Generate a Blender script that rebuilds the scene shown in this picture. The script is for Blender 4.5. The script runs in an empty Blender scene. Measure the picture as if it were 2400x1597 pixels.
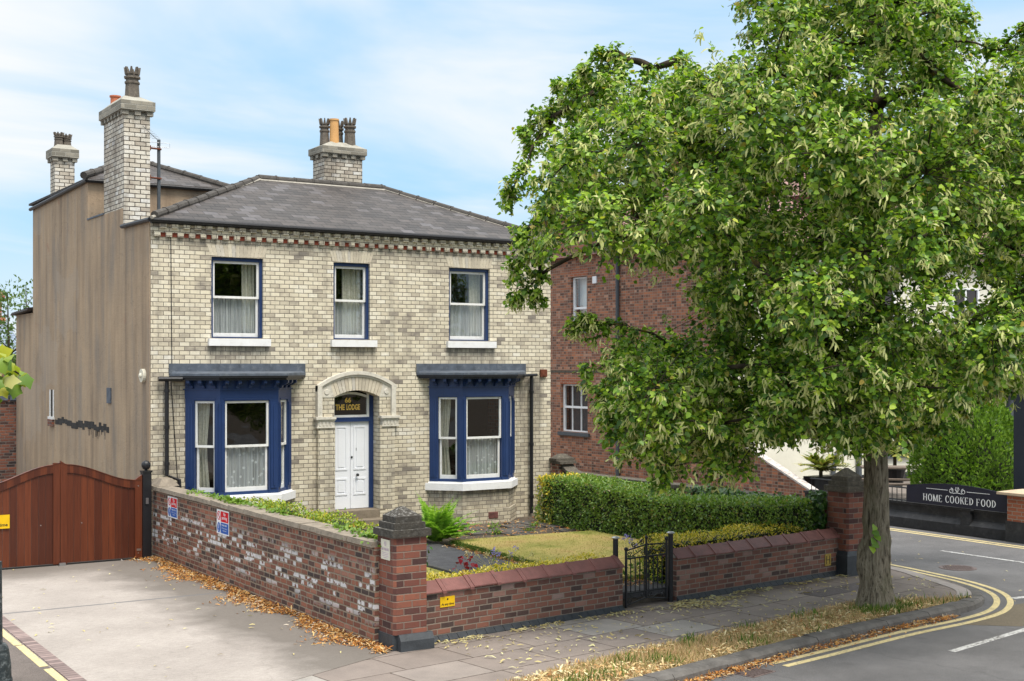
import bpy, math, random
import numpy as np
from mathutils import Vector
from math import radians as R, sin, cos, pi
S = bpy.context.scene
random.seed(3)
rng = np.random.default_rng(11)

# ------------------------------------------------------------------ camera, sky, sun, exposure
cam = bpy.data.objects.new('camera', bpy.data.cameras.new('camera'))
S.collection.objects.link(cam)
cam.location = (0, 0, 3.6)
cam.rotation_euler = (R(90), 0, R(-32.7))
cam.data.lens = 45.75
cam.data.sensor_width = 36
cam.data.shift_y = 0.0235
cam.data.clip_end = 3000
S.camera = cam
S.view_settings.view_transform = 'Standard'
S.view_settings.look = 'None'
S.view_settings.exposure = 0.5
S.view_settings.gamma = 1.0
SUN_EL, SUN_AZ = 63, 176      # azimuth clockwise from +Y
wd = bpy.data.worlds.new('World'); S.world = wd; wd.use_nodes = True
sun = bpy.data.objects.new('sun', bpy.data.lights.new('sun', 'SUN'))
S.collection.objects.link(sun)
sun.data.energy = 2.9; sun.data.angle = R(24); sun.data.color = (1, .945, .86)
sd = Vector((sin(R(SUN_AZ)) * cos(R(SUN_EL)), cos(R(SUN_AZ)) * cos(R(SUN_EL)), sin(R(SUN_EL))))
sun.rotation_euler = sd.to_track_quat('Z', 'Y').to_euler()

# ------------------------------------------------------------------ node helper
class NT:
    def __init__(s, tree):
        s.t = tree; s.t.nodes.clear()
    def n(s, typ, **kw):
        nd = s.t.nodes.new(typ)
        for k, v in kw.items():
            setattr(nd, k, v)
        return nd
    def put(s, sock, v):
        if hasattr(v, 'is_linked'):
            s.t.links.new(v, sock)
        elif isinstance(v, (tuple, list)):
            if sock.type == 'RGBA' and len(v) == 3: v = (*v, 1)
            sock.default_value = v
        elif v is not None:
            sock.default_value = v
    def m(s, op, a, b=None, c=None, clamp=False):
        nd = s.n('ShaderNodeMath', operation=op); nd.use_clamp = clamp
        s.put(nd.inputs[0], a)
        if b is not None: s.put(nd.inputs[1], b)
        if c is not None: s.put(nd.inputs[2], c)
        return nd.outputs[0]
    def vm(s, op, a, b=None):
        nd = s.n('ShaderNodeVectorMath', operation=op)
        s.put(nd.inputs[0], a)
        if b is not None: s.put(nd.inputs[1], b)
        return nd.outputs[0]
    def sep(s, v):
        nd = s.n('ShaderNodeSeparateXYZ'); s.put(nd.inputs[0], v); return nd.outputs
    def comb(s, x, y, z=0.0):
        nd = s.n('ShaderNodeCombineXYZ')
        for i, q in enumerate((x, y, z)): s.put(nd.inputs[i], q)
        return nd.outputs[0]
    def mix(s, f, a, b, blend='MIX'):
        nd = s.n('ShaderNodeMix', data_type='RGBA', blend_type=blend)
        s.put(nd.inputs[0], f); s.put(nd.inputs[6], a); s.put(nd.inputs[7], b)
        return nd.outputs[2]
    def noise(s, vec, scale=5, detail=4, rough=.55, dist=0.0):
        nd = s.n('ShaderNodeTexNoise')
        if vec is not None: s.put(nd.inputs['Vector'], vec)
        s.put(nd.inputs['Scale'], scale); s.put(nd.inputs['Detail'], detail)
        s.put(nd.inputs['Roughness'], rough); s.put(nd.inputs['Distortion'], dist)
        return nd.outputs[0]
    def wn(s, vec):
        nd = s.n('ShaderNodeTexWhiteNoise', noise_dimensions='3D'); s.put(nd.inputs[0], vec)
        return nd.outputs
    def vor(s, vec, scale, feature='F1', out=0, rand=1.0):
        nd = s.n('ShaderNodeTexVoronoi', feature=feature); s.put(nd.inputs['Vector'], vec)
        s.put(nd.inputs['Scale'], scale); s.put(nd.inputs['Randomness'], rand)
        return nd.outputs[out]
    def ramp(s, f, stops, interp='LINEAR'):
        nd = s.n('ShaderNodeValToRGB'); cr = nd.color_ramp; cr.interpolation = interp
        while len(cr.elements) < len(stops): cr.elements.new(.5)
        for e, (p, c) in zip(cr.elements, stops):
            e.position = p; e.color = (*c, 1) if len(c) == 3 else c
        s.put(nd.inputs[0], f); return nd.outputs[0]
    def mr(s, v, a, b, c=0.0, d=1.0, smooth=False):
        nd = s.n('ShaderNodeMapRange'); nd.clamp = True
        if smooth: nd.interpolation_type = 'SMOOTHSTEP'
        for i, q in enumerate((v, a, b, c, d)): s.put(nd.inputs[i], q)
        return nd.outputs[0]
    def geo(s): return s.n('ShaderNodeNewGeometry').outputs
    def island(s): return s.geo()['Random Per Island']
    def bump(s, h, dist=.01, strength=1.0):
        nd = s.n('ShaderNodeBump'); s.put(nd.inputs['Height'], h)
        nd.inputs['Distance'].default_value = dist; nd.inputs['Strength'].default_value = strength
        return nd.outputs[0]
    def pbsdf(s, col, rough=.8, normal=None, spec=.3, metal=0.0):
        nd = s.n('ShaderNodeBsdfPrincipled')
        s.put(nd.inputs['Base Color'], col); s.put(nd.inputs['Roughness'], rough)
        s.put(nd.inputs['Specular IOR Level'], spec); s.put(nd.inputs['Metallic'], metal)
        if normal is not None: s.put(nd.inputs['Normal'], normal)
        return nd.outputs[0]
    def out(s, sh):
        o = s.n('ShaderNodeOutputMaterial'); s.t.links.new(sh, o.inputs[0])

def mat(name):
    m = bpy.data.materials.new(name); m.use_nodes = True
    return m, NT(m.node_tree)

# sky: Nishita with thin high cloud
nt = NT(wd.node_tree)
sky = nt.n('ShaderNodeTexSky', sky_type='NISHITA', sun_disc=False, sun_elevation=R(SUN_EL), sun_rotation=R(SUN_AZ),
           air_density=1.0, dust_density=.6, ozone_density=1.6)
g = nt.n('ShaderNodeTexCoord').outputs['Generated']
x, y, z = nt.sep(g)
zz = nt.m('ADD', nt.m('MAXIMUM', z, 0.0), .16)
pv = nt.comb(nt.m('DIVIDE', x, zz), nt.m('DIVIDE', y, zz), 0.0)
pv = nt.vm('MULTIPLY', pv, (.8, 1.0, 1.0))
c1 = nt.noise(pv, .9, 6, .52, .8)
c2 = nt.noise(pv, .5, 2, .5, .3)
cl = nt.m('ADD', nt.m('MULTIPLY', c1, .6), nt.m('MULTIPLY', c2, .5))
cf = nt.mr(cl, .43, .64, .05, 1.0, True)
hz = nt.mr(z, .0, .14, .55, 0.0, True)
cf = nt.m('MAXIMUM', cf, hz)
skc = nt.vm('MULTIPLY', sky.outputs[0], (.1, .1, .1))
skc = nt.mix(.8, skc, (.31, .55, .77))
cf = nt.m('MAXIMUM', cf, nt.mr(z, .3, .65, 0.0, .8))
fin = nt.mix(cf, skc, (.7, .71, .715))
bg = nt.n('ShaderNodeBackground'); nt.put(bg.inputs[0], fin); nt.put(bg.inputs[1], nt.mr(z, .28, 1.0, 1.0, 2.35))
o = nt.n('ShaderNodeOutputWorld'); nt.t.links.new(bg.outputs[0], o.inputs[0])

# ------------------------------------------------------------------ materials
def uv_wall(t, flat_ok=True):
    G = t.geo(); px, py, pz = t.sep(G['Position']); nx, ny, nz = t.sep(G['True Normal'])
    u = t.m('SUBTRACT', t.m('MULTIPLY', py, nx), t.m('MULTIPLY', px, ny))
    fl = t.m('GREATER_THAN', t.m('ABSOLUTE', nz), .8)
    u = t.m('ADD', t.m('MULTIPLY', u, t.m('SUBTRACT', 1.0, fl)), t.m('MULTIPLY', px, fl))
    v = t.m('ADD', t.m('MULTIPLY', pz, t.m('SUBTRACT', 1.0, fl)), t.m('MULTIPLY', py, fl))
    return G['Position'], u, v

def brick(name, stops, mortar, bl=.225, ch=.085, mo=.009, hdr=0, jitter=.004, stain=.35, stain_col=(.12, .1, .08),
          white=0.0, low_stain=None, clump=0.0, streak=0.0, runs=(), rough=.85, rnd_off=False, vary=.35, bumpd=.006):
    m, t = mat(name)
    pos, u, v = uv_wall(t)
    w1 = t.noise(pos, 9, 3); w2 = t.noise(t.vm('ADD', pos, (7, 3, 5)), 9, 3)
    u = t.m('ADD', u, t.m('MULTIPLY', t.m('SUBTRACT', w1, .5), jitter * 3))
    v = t.m('ADD', v, t.m('MULTIPLY', t.m('SUBTRACT', w2, .5), jitter * 2))
    vv = t.m('DIVIDE', v, ch); row = t.m('FLOOR', vv); fv = t.m('SUBTRACT', vv, row)
    uu = t.m('ADD', t.m('DIVIDE', u, bl), t.m('MULTIPLY', t.m('FLOORED_MODULO', row, 2.0), .5))
    if rnd_off:
        uu = t.m('ADD', uu, t.m('MULTIPLY', t.wn(t.comb(row, 3.3, 1.1))[0], .35))
    if hdr:
        hh = t.m('LESS_THAN', t.m('FLOORED_MODULO', row, float(hdr)), .5)
        k = t.m('ADD', 1.0, hh); uu = t.m('MULTIPLY', uu, k); ble = t.m('DIVIDE', bl, k)
    else: ble = bl
    col = t.m('FLOOR', uu); fu = t.m('SUBTRACT', uu, col)
    du = t.m('MULTIPLY', t.m('MINIMUM', fu, t.m('SUBTRACT', 1.0, fu)), ble)
    dv = t.m('MULTIPLY', t.m('MINIMUM', fv, t.m('SUBTRACT', 1.0, fv)), ch)
    d = t.m('MINIMUM', du, dv)
    d = t.m('ADD', d, t.m('MULTIPLY', t.m('SUBTRACT', t.noise(pos, 45, 3), .5), .004))
    mask = t.mr(d, mo * .45, mo * .45 + .005, 0, 1, True)
    w = t.wn(t.comb(col, row, 2.7))
    wv0 = w[0]
    if clump:
        cn = t.mr(t.noise(t.comb(t.m('MULTIPLY', u, .8), t.m('MULTIPLY', v, 1.3), 0.0), 1.5, 4, .6), .3, .7)
        wv0 = t.m('ADD', t.m('MULTIPLY', w[0], 1 - clump), t.m('MULTIPLY', cn, clump))
    base = t.ramp(wv0, stops)
    sc = t.noise(t.vm('ADD', pos, t.vm('MULTIPLY', w[1], (5, 5, 5))), 14, 5, .65)
    base = t.mix(t.mr(sc, .45, .75, 0, vary), base, stain_col, 'MIX')
    base = t.mix(.5, base, t.ramp(sc, [(.3, (.75, .75, .75)), (.7, (1.2, 1.2, 1.2))]), 'MULTIPLY')
    if white:
        wv = t.m('GREATER_THAN', t.noise(t.comb(t.m('MULTIPLY', col, .21), t.m('MULTIPLY', row, .3), 0.0), 1.6, 2), .5)
        ww = t.m('MULTIPLY', t.m('LESS_THAN', t.wn(t.comb(col, row, 9.1))[0], t.m('MULTIPLY', white, 1.25)), wv)
        pz_ = t.sep(pos)[2]
        band = t.m('MULTIPLY', t.mr(pz_, .25, .4, 0, 1), t.mr(pz_, .85, 1.05, 1, 0))
        ww = t.m('MULTIPLY', t.m('MULTIPLY', ww, band), t.mr(t.noise(pos, 13, 4), .4, .46))
        base = t.mix(ww, base, (.62, .59, .58))
    if streak:
        sk = t.noise(t.comb(t.m('MULTIPLY', u, 3.2), t.m('MULTIPLY', v, .28), 0.0), 1.0, 5, .65)
        base = t.mix(t.mr(sk, .52, .7, 0, streak), base, (.17, .15, .125))
    if runs:
        X_, Y_, Z_ = t.sep(pos)
        sk2 = t.noise(t.comb(t.m('MULTIPLY', u, 9.0), t.m('MULTIPLY', v, .9), 0.0), 1.0, 4, .65)
        tot = None
        for x0, x1, zt, ln in runs:
            q = t.m('MULTIPLY', t.m('MULTIPLY', t.mr(X_, x0 - .05, x0 + .08), t.mr(X_, x1 - .08, x1 + .05, 1, 0)), t.m('MULTIPLY', t.mr(Z_, zt - ln, zt, 0, 1), t.m('LESS_THAN', Z_, zt)))
            tot = q if tot is None else t.m('MAXIMUM', tot, q)
        base = t.mix(t.m('MULTIPLY', tot, t.mr(sk2, .35, .62, .15, .95)), base, (.14, .125, .105))
    big = t.noise(pos, .9, 5, .6)
    base = t.mix(t.mr(big, .5, .75, 0, stain), base, stain_col)
    if low_stain:
        z0, z1, amt, lc = low_stain
        lz = t.m('ADD', t.sep(pos)[2], t.m('MULTIPLY', t.m('SUBTRACT', t.noise(pos, 2.5, 4), .5), .9))
        base = t.mix(t.mr(lz, z0, z1, amt, 0), base, lc, 'MULTIPLY')
    mcol = t.mix(t.noise(pos, 30, 2), mortar, tuple(q * .6 for q in mortar))
    c = t.mix(mask, mcol, base)
    h = t.m('ADD', t.m('MULTIPLY', mask, .7), t.m('MULTIPLY', sc, .5))
    t.out(t.pbsdf(c, rough, t.bump(h, bumpd), .25))
    return m

def simple(name, col, rough=.6, var=.15, scale=6, spec=.3, metal=0.0, bumpd=.002, bscale=40, dirt=None):
    m, t = mat(name)
    pos = t.geo()['Position']
    n = t.noise(pos, scale, 5, .6)
    c = t.mix(1.0, col, t.ramp(n, [(.25, (1 - var,) * 3), (.75, (1 + var,) * 3)]), 'MULTIPLY')
    if dirt:
        c = t.mix(t.mr(t.noise(pos, scale * 1.7, 6, .7), .52, .7, 0, dirt[1]), c, dirt[0])
    t.out(t.pbsdf(c, rough, t.bump(t.noise(pos, bscale, 3), bumpd), spec, metal))
    return m

M = {}
CREAM = [(0, (.165, .145, .127)), (.12, (.27, .235, .195)), (.24, (.49, .43, .33)), (.38, (.65, .575, .435)), (.6, (.72, .645, .49)), (.8, (.76, .695, .555)), (.93, (.81, .765, .66)), (1, (.69, .65, .57))]
M['cream'] = brick('cream_brick', CREAM, (.22, .19, .155), .205, .084, .0085, stain=.3, stain_col=(.2, .18, .155), vary=.45, clump=.42, streak=.4, runs=[(8.66, 9.93, 3.97, .6), (11.26, 12.29, 3.97, .55), (13.98, 15.22, 3.97, .6), (7.55, 16.7, 6.04, .3), (7.6, 8.2, 3.35, 2.6), (15.75, 16.5, 3.35, 2.8), (9.0, 10.4, .92, .7), (13.5, 15.7, .92, .6)],
                   low_stain=(.2, 3.2, .6, (.72, .7, .66)))
M['chim'] = brick('chimney_brick', [(0, (.15, .13, .11)), (.1, (.36, .31, .26)), (.3, (.6, .54, .44)), (.7, (.72, .67, .57)), (1, (.7, .71, .72))], (.07, .058, .048), .225, .088, .012,
                  stain=.7, stain_col=(.17, .125, .09), vary=.6, clump=.3, streak=.8)
RED = [(0, (.045, .035, .035)), (.15, (.09, .05, .042)), (.35, (.16, .065, .048)), (.6, (.22, .085, .055)), (.85, (.3, .11, .065)), (1, (.36, .17, .12))]
M['oldwall'] = brick('old_red_brick', RED, (.34, .27, .2), .215, .077, .016, hdr=3, jitter=.01, vary=.5, stain=.3, stain_col=(.1, .08, .065), white=.5, rnd_off=True, bumpd=.014)
M['pillar'] = brick('pillar_brick', [(0, (.06, .032, .03)), (.3, (.15, .055, .042)), (.7, (.24, .085, .055)), (1, (.31, .115, .07))], (.26, .2, .16), .23, .0885, .009, vary=.5, stain=.3, stain_col=(.07, .045, .04))
M['front'] = brick('front_wall_brick', [(0, (.06, .042, .038)), (.25, (.14, .066, .052)), (.6, (.21, .09, .064)), (.9, (.29, .12, .08)), (1, (.32, .22, .19))], (.3, .24, .19), .215, .077, .012, rnd_off=True, vary=.5, stain=.35, stain_col=(.1, .075, .065))
M['pubred'] = brick('pub_red_brick', [(0, (.1, .055, .042)), (.2, (.2, .09, .06)), (.6, (.31, .13, .08)), (.9, (.45, .175, .09)), (1, (.46, .26, .18))], (.34, .27, .21), .215, .082, .012, hdr=2, stain=.3, stain_col=(.12, .085, .07))
M['backred'] = brick('yard_brick', RED, (.25, .2, .17), .215, .075, .014, stain=.25, rnd_off=True, jitter=.012, bumpd=.015)
M['cleanred'] = brick('clean_red_brick', [(0, (.3, .09, .045)), (1, (.42, .14, .075))], (.4, .33, .26), .225, .08, .012, stain=.1)
M['blue'] = simple('blue_paint', (.016, .039, .122), .38, .12, 3, .45, bumpd=.001)
M['white'] = simple('white_paint', (.76, .75, .72), .45, .06, 4, .4, dirt=((.45, .4, .33), .35))
M['doorwhite'] = simple('door_paint', (.76, .77, .8), .35, .03, 3, .45)
M['stonewhite'] = simple('painted_stone', (.6, .56, .48), .7, .12, 7, dirt=((.32, .28, .22), .6), bumpd=.004)
M['sillwhite'] = simple('sill_paint', (.76, .75, .74), .6, .06, 5, dirt=((.5, .44, .36), .3))
M['lead'] = simple('lead', (.085, .1, .125), .6, .35, 5, .35, bumpd=.004, bscale=12, dirt=((.2, .215, .235), .5))
M['black'] = simple('black_paint', (.012, .012, .014), .4, .2, 6, .4)
M['stone'] = simple('weathered_stone', (.095, .082, .065), .9, .35, 9, .2, bumpd=.01, bscale=30, dirt=((.24, .22, .17), .5))
m, t = mat('lichen_stone'); M['lichen'] = m
G = t.geo(); pos = G['Position']; nz = t.sep(G['Normal'])[2]
c = t.mix(t.noise(pos, 9, 5), (.03, .028, .026), (.085, .075, .06))
li = t.m('MULTIPLY', t.mr(t.noise(pos, 20, 6, .75), .5, .62), t.mr(nz, .1, .5, .15, .8))
c = t.mix(li, c, (.3, .285, .26)); t.out(t.pbsdf(c, .92, t.bump(t.noise(pos, 30, 5), .012), .2))
M['coping'] = simple('coping_stone', (.24, .2, .155), .9, .3, 7, .2, bumpd=.008, bscale=30, dirt=((.1, .085, .065), .6))
M['stepstone'] = simple('step_stone', (.21, .17, .125), .9, .25, 5, .2, bumpd=.006, dirt=((.09, .075, .055), .5))
M['terracotta'] = simple('terracotta_coping', (.21, .09, .078), .5, .25, 4, .35, bumpd=.003, dirt=((.1, .055, .05), .6))
M['bluebrick'] = simple('blue_engineering_brick', (.045, .05, .056), .55, .3, 8, .35, bumpd=.004)
M['pot'] = simple('old_chimney_pot', (.13, .11, .09), .85, .35, 14, .2, bumpd=.006, dirt=((.26, .23, .16), .5))
M['potbuff'] = simple('buff_pot', (.62, .34, .13), .7, .1, 5, .3)
M['potred'] = simple('red_pot', (.5, .16, .08), .7, .1, 5, .3)
M['mortar'] = simple('mortar', (.36, .33, .28), .95, .2, 12, .2, bumpd=.01)
M['rust'] = simple('rust', (.14, .045, .025), .9, .3, 20, .2)
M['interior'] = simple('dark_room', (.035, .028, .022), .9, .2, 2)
M['drape'] = simple('drape', (.5, .48, .39), .9, .25, 26)
M['gold'] = simple('gold_leaf', (.95, .62, .14), .7, .05, 6, .2)
M['dent_red'] = simple('red_dentil', (.24, .055, .03), .8, .2, 12)
M['greypaint'] = simple('grey_paint', (.075, .085, .095), .5, .1, 4)
M['creamwall'] = simple('cream_render', (.7, .67, .56), .85, .08, 1.2, bumpd=.004, bscale=14)
M['tilered'] = None
M['white_plastic'] = simple('white_plastic', (.78, .79, .8), .35, .03, 5)
M['signwhite'] = simple('sign_white', (.8, .8, .8), .3, .03, 5)
M['signred'] = simple('sign_red', (.62, .012, .022), .35, .05, 5)
M['signblue'] = simple('sign_blue', (.012, .1, .4), .35, .05, 5)
M['signyellow'] = simple('sign_yellow', (.75, .46, .008), .4, .08, 5)
M['signold'] = simple('faded_sign', (.66, .62, .5), .5, .08, 7)
M['signink'] = simple('faded_ink', (.5, .38, .47), .6, .2, 30)
M['ink'] = simple('ink', (.015, .015, .015), .5, .05, 5)
M['signboard'] = simple('sign_board', (.016, .016, .028), .5, .2, 3)
M['blackwall'] = simple('black_masonry', (.028, .028, .03), .65, .4, 4, .35, bumpd=.01, bscale=9, dirt=((.09, .088, .085), .4))
M['steel'] = simple('steel', (.5, .5, .5), .35, .05, 5, .5, 1.0)
M['navy'] = simple('navy_post', (.02, .026, .036), .5, .1, 3)
M['tablewood'] = simple('weathered_wood', (.16, .125, .1), .85, .25, 5)
M['asphpath'] = simple('asphalt_path', (.085, .082, .085), .9, .25, 5, .2, bumpd=.006, bscale=60)
M['soil'] = simple('soil', (.1, .08, .062), .95, .45, 5, .1, bumpd=.03, bscale=16, dirt=((.17, .14, .1), .5))

m, t = mat('render_coat'); M['render'] = m
pos = t.geo()['Position']; px, py, pz = t.sep(pos)
st = t.noise(t.comb(t.m('MULTIPLY', px, 1.2), t.m('MULTIPLY', py, 1.2), t.m('MULTIPLY', pz, .1)), 2.2, 5, .6)
bl_ = t.noise(pos, 1.1, 5, .6)
c = t.ramp(st, [(.3, (.235, .18, .13)), (.42, (.33, .248, .172)), (.56, (.41, .308, .21)), (.66, (.36, .285, .21)), (.75, (.3, .25, .205))])
c = t.mix(.6, c, t.ramp(bl_, [(.3, (.8, .8, .82)), (.7, (1.15, 1.1, 1.05))]), 'MULTIPLY')
c = t.mix(t.mr(t.noise(pos, 6, 6, .7), .64, .72, 0, .7), c, (.3, .25, .19))
pat = t.m('MULTIPLY', t.mr(t.noise(t.vm('ADD', pos, (3, 1, 4)), 1.6, 6, .75), .62, .7), t.mr(pz, 4.2, 5.0))
c = t.mix(t.m('MULTIPLY', pat, .7), c, (.3, .14, .09))
gs = t.mr(t.noise(t.comb(t.m('MULTIPLY', px, .7), t.m('MULTIPLY', py, .7), t.m('MULTIPLY', pz, .16)), 2.6, 4, .6), .5, .68, 0, .6)
c = t.mix(gs, c, (.225, .198, .172))
ck = t.vor(t.vm('ADD', pos, t.vm('MULTIPLY', t.comb(t.noise(pos, 2, 4), t.noise(t.vm('ADD', pos, (4, 4, 4)), 2, 4), t.noise(t.vm('ADD', pos, (9, 2, 1)), 2, 4)), (.9, .9, .9))), .55, 'DISTANCE_TO_EDGE')
c = t.mix(t.mr(ck, .005, .002, 0, .25), c, (.1, .08, .06))
rp2 = t.wn(t.vm('FLOOR', t.vm('DIVIDE', t.vm('ADD', pos, t.vm('MULTIPLY', t.comb(t.noise(pos, 1, 3), t.noise(pos, 1.3, 3), t.noise(pos, .9, 3)), (1.6, 1.6, 1.6))), (9.0, 1.7, 1.3))))[0]
c = t.mix(t.mr(rp2, .8, .82, 0, .3), c, (.38, .32, .26))
c = t.mix(t.mr(t.noise(pos, 2.3, 6, .75), .58, .66, 0, .35), c, (.36, .29, .22))
c = t.mix(t.mr(t.vor(pos, 7), .05, .03, 0, .6), c, (.05, .04, .035))
t.out(t.pbsdf(c, .95, t.bump(t.noise(pos, 16, 6, .7), .012), .15))

def slate(name, stops, bl=.3, ch=.2, pitch=.38, gap=.007, bd=.01):
    m, t = mat(name)
    G = t.geo(); pos = G['Position']; px, py, pz = t.sep(pos); nx, ny, nz = t.sep(G['True Normal'])
    ln = t.m('SQRT', t.m('ADD', t.m('MULTIPLY', nx, nx), t.m('MULTIPLY', ny, ny)))
    u = t.m('DIVIDE', t.m('SUBTRACT', t.m('MULTIPLY', py, nx), t.m('MULTIPLY', px, ny)), ln)
    v = t.m('DIVIDE', pz, ln)
    v = t.m('ADD', v, t.m('MULTIPLY', t.m('SUBTRACT', t.noise(pos, 3, 2), .5), .03))
    vv = t.m('DIVIDE', v, ch); row = t.m('FLOOR', vv); fv = t.m('SUBTRACT', vv, row)
    uu = t.m('ADD', t.m('DIVIDE', u, bl), t.m('MULTIPLY', t.m('FLOORED_MODULO', row, 2.0), .5))
    uu = t.m('ADD', uu, t.m('MULTIPLY', t.wn(t.comb(row, 1.3, 1.1))[0], .2))
    col = t.m('FLOOR', uu); fu = t.m('SUBTRACT', uu, col)
    w = t.wn(t.comb(col, row, .7))
    fv = t.m('ADD', fv, t.m('MULTIPLY', t.m('SUBTRACT', w[0], .5), .12))
    du = t.m('MULTIPLY', t.m('MINIMUM', fu, t.m('SUBTRACT', 1.0, fu)), bl)
    mk = t.m('MULTIPLY', t.mr(du, gap * .3, gap * .9), t.mr(fv, .05, .11))
    c = t.ramp(w[0], stops)
    sc = t.noise(t.vm('ADD', pos, t.vm('MULTIPLY', w[1], (3, 3, 3))), 7, 5, .65)
    c = t.mix(.7, c, t.ramp(sc, [(.3, (.7, .7, .72)), (.7, (1.3, 1.28, 1.25))]), 'MULTIPLY')
    c = t.mix(t.mr(t.noise(pos, .8, 4), .5, .7, 0, .3), c, (.095, .085, .08))
    c = t.mix(mk, (.014, .012, .012), c)  # dark side joints plus a shadow line painted along each slate's lower edge
    h = t.m('ADD', t.m('MULTIPLY', t.m('SUBTRACT', 1.0, fv), .6), t.m('MULTIPLY', mk, .5))
    h = t.m('ADD', h, t.m('MULTIPLY', w[0], .25))
    t.out(t.pbsdf(c, .62, t.bump(h, bd), .35))
    return m
M['slate'] = slate('roof_slate', [(0, (.042, .035, .031)), (.4, (.058, .048, .042)), (.8, (.074, .061, .054)), (1, (.1, .09, .09))])
M['ridge'] = simple('ridge_tile', (.07, .062, .055), .8, .25, 6, .25, bumpd=.006, dirt=((.22, .2, .17), .35))
M['tilered'] = slate('clay_tile', [(0, (.2, .1, .085)), (.5, (.29, .15, .125)), (1, (.36, .2, .165))], .2, .13, gap=.004)
M['farslate'] = slate('far_slate', [(0, (.16, .2, .26)), (1, (.24, .3, .37))], .3, .25)

m, t = mat('wood_gate'); M['gatewood'] = m
pos = t.geo()['Position']; rp = t.island()
gr = t.noise(t.vm('MULTIPLY', t.vm('ADD', pos, t.comb(t.m('MULTIPLY', rp, 40.0), 0.0, 0.0)), (30, 30, 1.2)), 1.5, 5, .6)
c = t.mix(rp, (.06, .014, .006), (.13, .032, .011))
c = t.mix(.8, c, t.ramp(gr, [(.3, (.65, .6, .6)), (.7, (1.25, 1.25, 1.2))]), 'MULTIPLY')
t.out(t.pbsdf(c, .4, t.bump(gr, .002), .4))

m, t = mat('glass'); M['glass'] = m
fr = t.n('ShaderNodeFresnel'); t.put(fr.inputs[0], t.m('SUBTRACT', 1.5, t.m('MULTIPLY', t.geo()['Backfacing'], .8333)))
gl = t.n('ShaderNodeBsdfGlossy'); gl.inputs['Roughness'].default_value = .01; gl.inputs[0].default_value = (1, 1, 1, 1)
bn = t.bump(t.noise(t.geo()['Position'], 1.3, 2), .01)
t.put(gl.inputs['Normal'], bn)
tr = t.n('ShaderNodeBsdfTransparent'); tr.inputs[0].default_value = (.86, .88, .87, 1)
mx = t.n('ShaderNodeMixShader'); t.put(mx.inputs[0], t.m('MULTIPLY', fr.outputs[0], 2.0, clamp=True))
t.t.links.new(tr.outputs[0], mx.inputs[1]); t.t.links.new(gl.outputs[0], mx.inputs[2]); t.out(mx.outputs[0])

def net(name, spots):
    m, t = mat(name)
    pos = t.geo()['Position']; px, py, pz = t.sep(pos)
    fold = t.noise(t.comb(t.m('MULTIPLY', px, 24.0), t.m('MULTIPLY', py, 24.0), t.m('MULTIPLY', pz, .5)), 1.0, 3, .6)
    a = t.mr(fold, .3, .7, .3, .9)
    if spots:
        d = t.vor(t.comb(px, 0.0, pz), 9.5)
        a = t.m('MAXIMUM', a, t.mr(d, .3, .24, 0, .95))
    df = t.n('ShaderNodeBsdfDiffuse'); df.inputs[0].default_value = (.88, .9, .91, 1)
    tl = t.n('ShaderNodeBsdfTranslucent'); tl.inputs[0].default_value = (.7, .7, .7, 1)
    ad = t.n('ShaderNodeMixShader'); ad.inputs[0].default_value = .3
    t.t.links.new(df.outputs[0], ad.inputs[1]); t.t.links.new(tl.outputs[0], ad.inputs[2])
    tr = t.n('ShaderNodeBsdfTransparent')
    mx = t.n('ShaderNodeMixShader'); t.put(mx.inputs[0], a)
    t.t.links.new(tr.outputs[0], mx.inputs[1]); t.t.links.new(ad.outputs[0], mx.inputs[2]); t.out(mx.outputs[0])
    return m
M['net'] = net('net_curtain', False); M['netspot'] = net('spotted_net', True)

def leafmat(name, stops, trans=.35, rough=.45, spec=.35, tcol=None):
    m, t = mat(name)
    c = t.ramp(t.island(), stops)
    p = t.pbsdf(c, rough, None, spec)
    tl = t.n('ShaderNodeBsdfTranslucent')
    t.put(tl.inputs[0], t.mix(1.0, c, tcol or (1.6, 1.7, .8), 'MULTIPLY'))
    mx = t.n('ShaderNodeMixShader'); mx.inputs[0].default_value = trans
    t.t.links.new(p, mx.inputs[1]); t.t.links.new(tl.outputs[0], mx.inputs[2]); t.out(mx.outputs[0])
    return m
M['lime'] = leafmat('lime_leaf', [(0, (.03, .075, .012)), (.3, (.085, .18, .02)), (.65, (.2, .335, .028)), (.97, (.38, .5, .05)), (1, (.42, .3, .06))], .3, tcol=(1.4, 1.55, .65))
M['bract'] = leafmat('lime_bract', [(0, (.46, .49, .15)), (1, (.68, .67, .31))], .3, .6, .2, (1, 1, .8))
M['hedge'] = leafmat('hedge_leaf', [(0, (.065, .13, .02)), (.45, (.14, .25, .035)), (.8, (.23, .34, .05)), (.94, (.3, .37, .08)), (1, (.28, .18, .08))], .25, .32, .5)
M['hedgecore'] = simple('hedge_twigs', (.02, .026, .012), .95, .3, 12)
M['yellow'] = leafmat('golden_leaf', [(0, (.3, .34, .03)), (.25, (.58, .5, .04)), (.7, (.8, .62, .07)), (1, (.85, .7, .25))], .25, tcol=(1.1, 1.1, .6))
M['golden_low'] = leafmat('golden_green_leaf', [(0, (.1, .2, .02)), (.5, (.27, .36, .03)), (.9, (.46, .46, .04)), (1, (.5, .28, .05))], .25, tcol=(1.1, 1.1, .6))
M['ivy'] = leafmat('ivy_leaf', [(0, (.02, .06, .012)), (.6, (.05, .12, .02)), (1, (.12, .2, .04))], .15, .35, .45)
M['ivypale'] = leafmat('pale_ivy_leaf', [(0, (.08, .16, .02)), (1, (.2, .3, .04))], .25)
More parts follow.
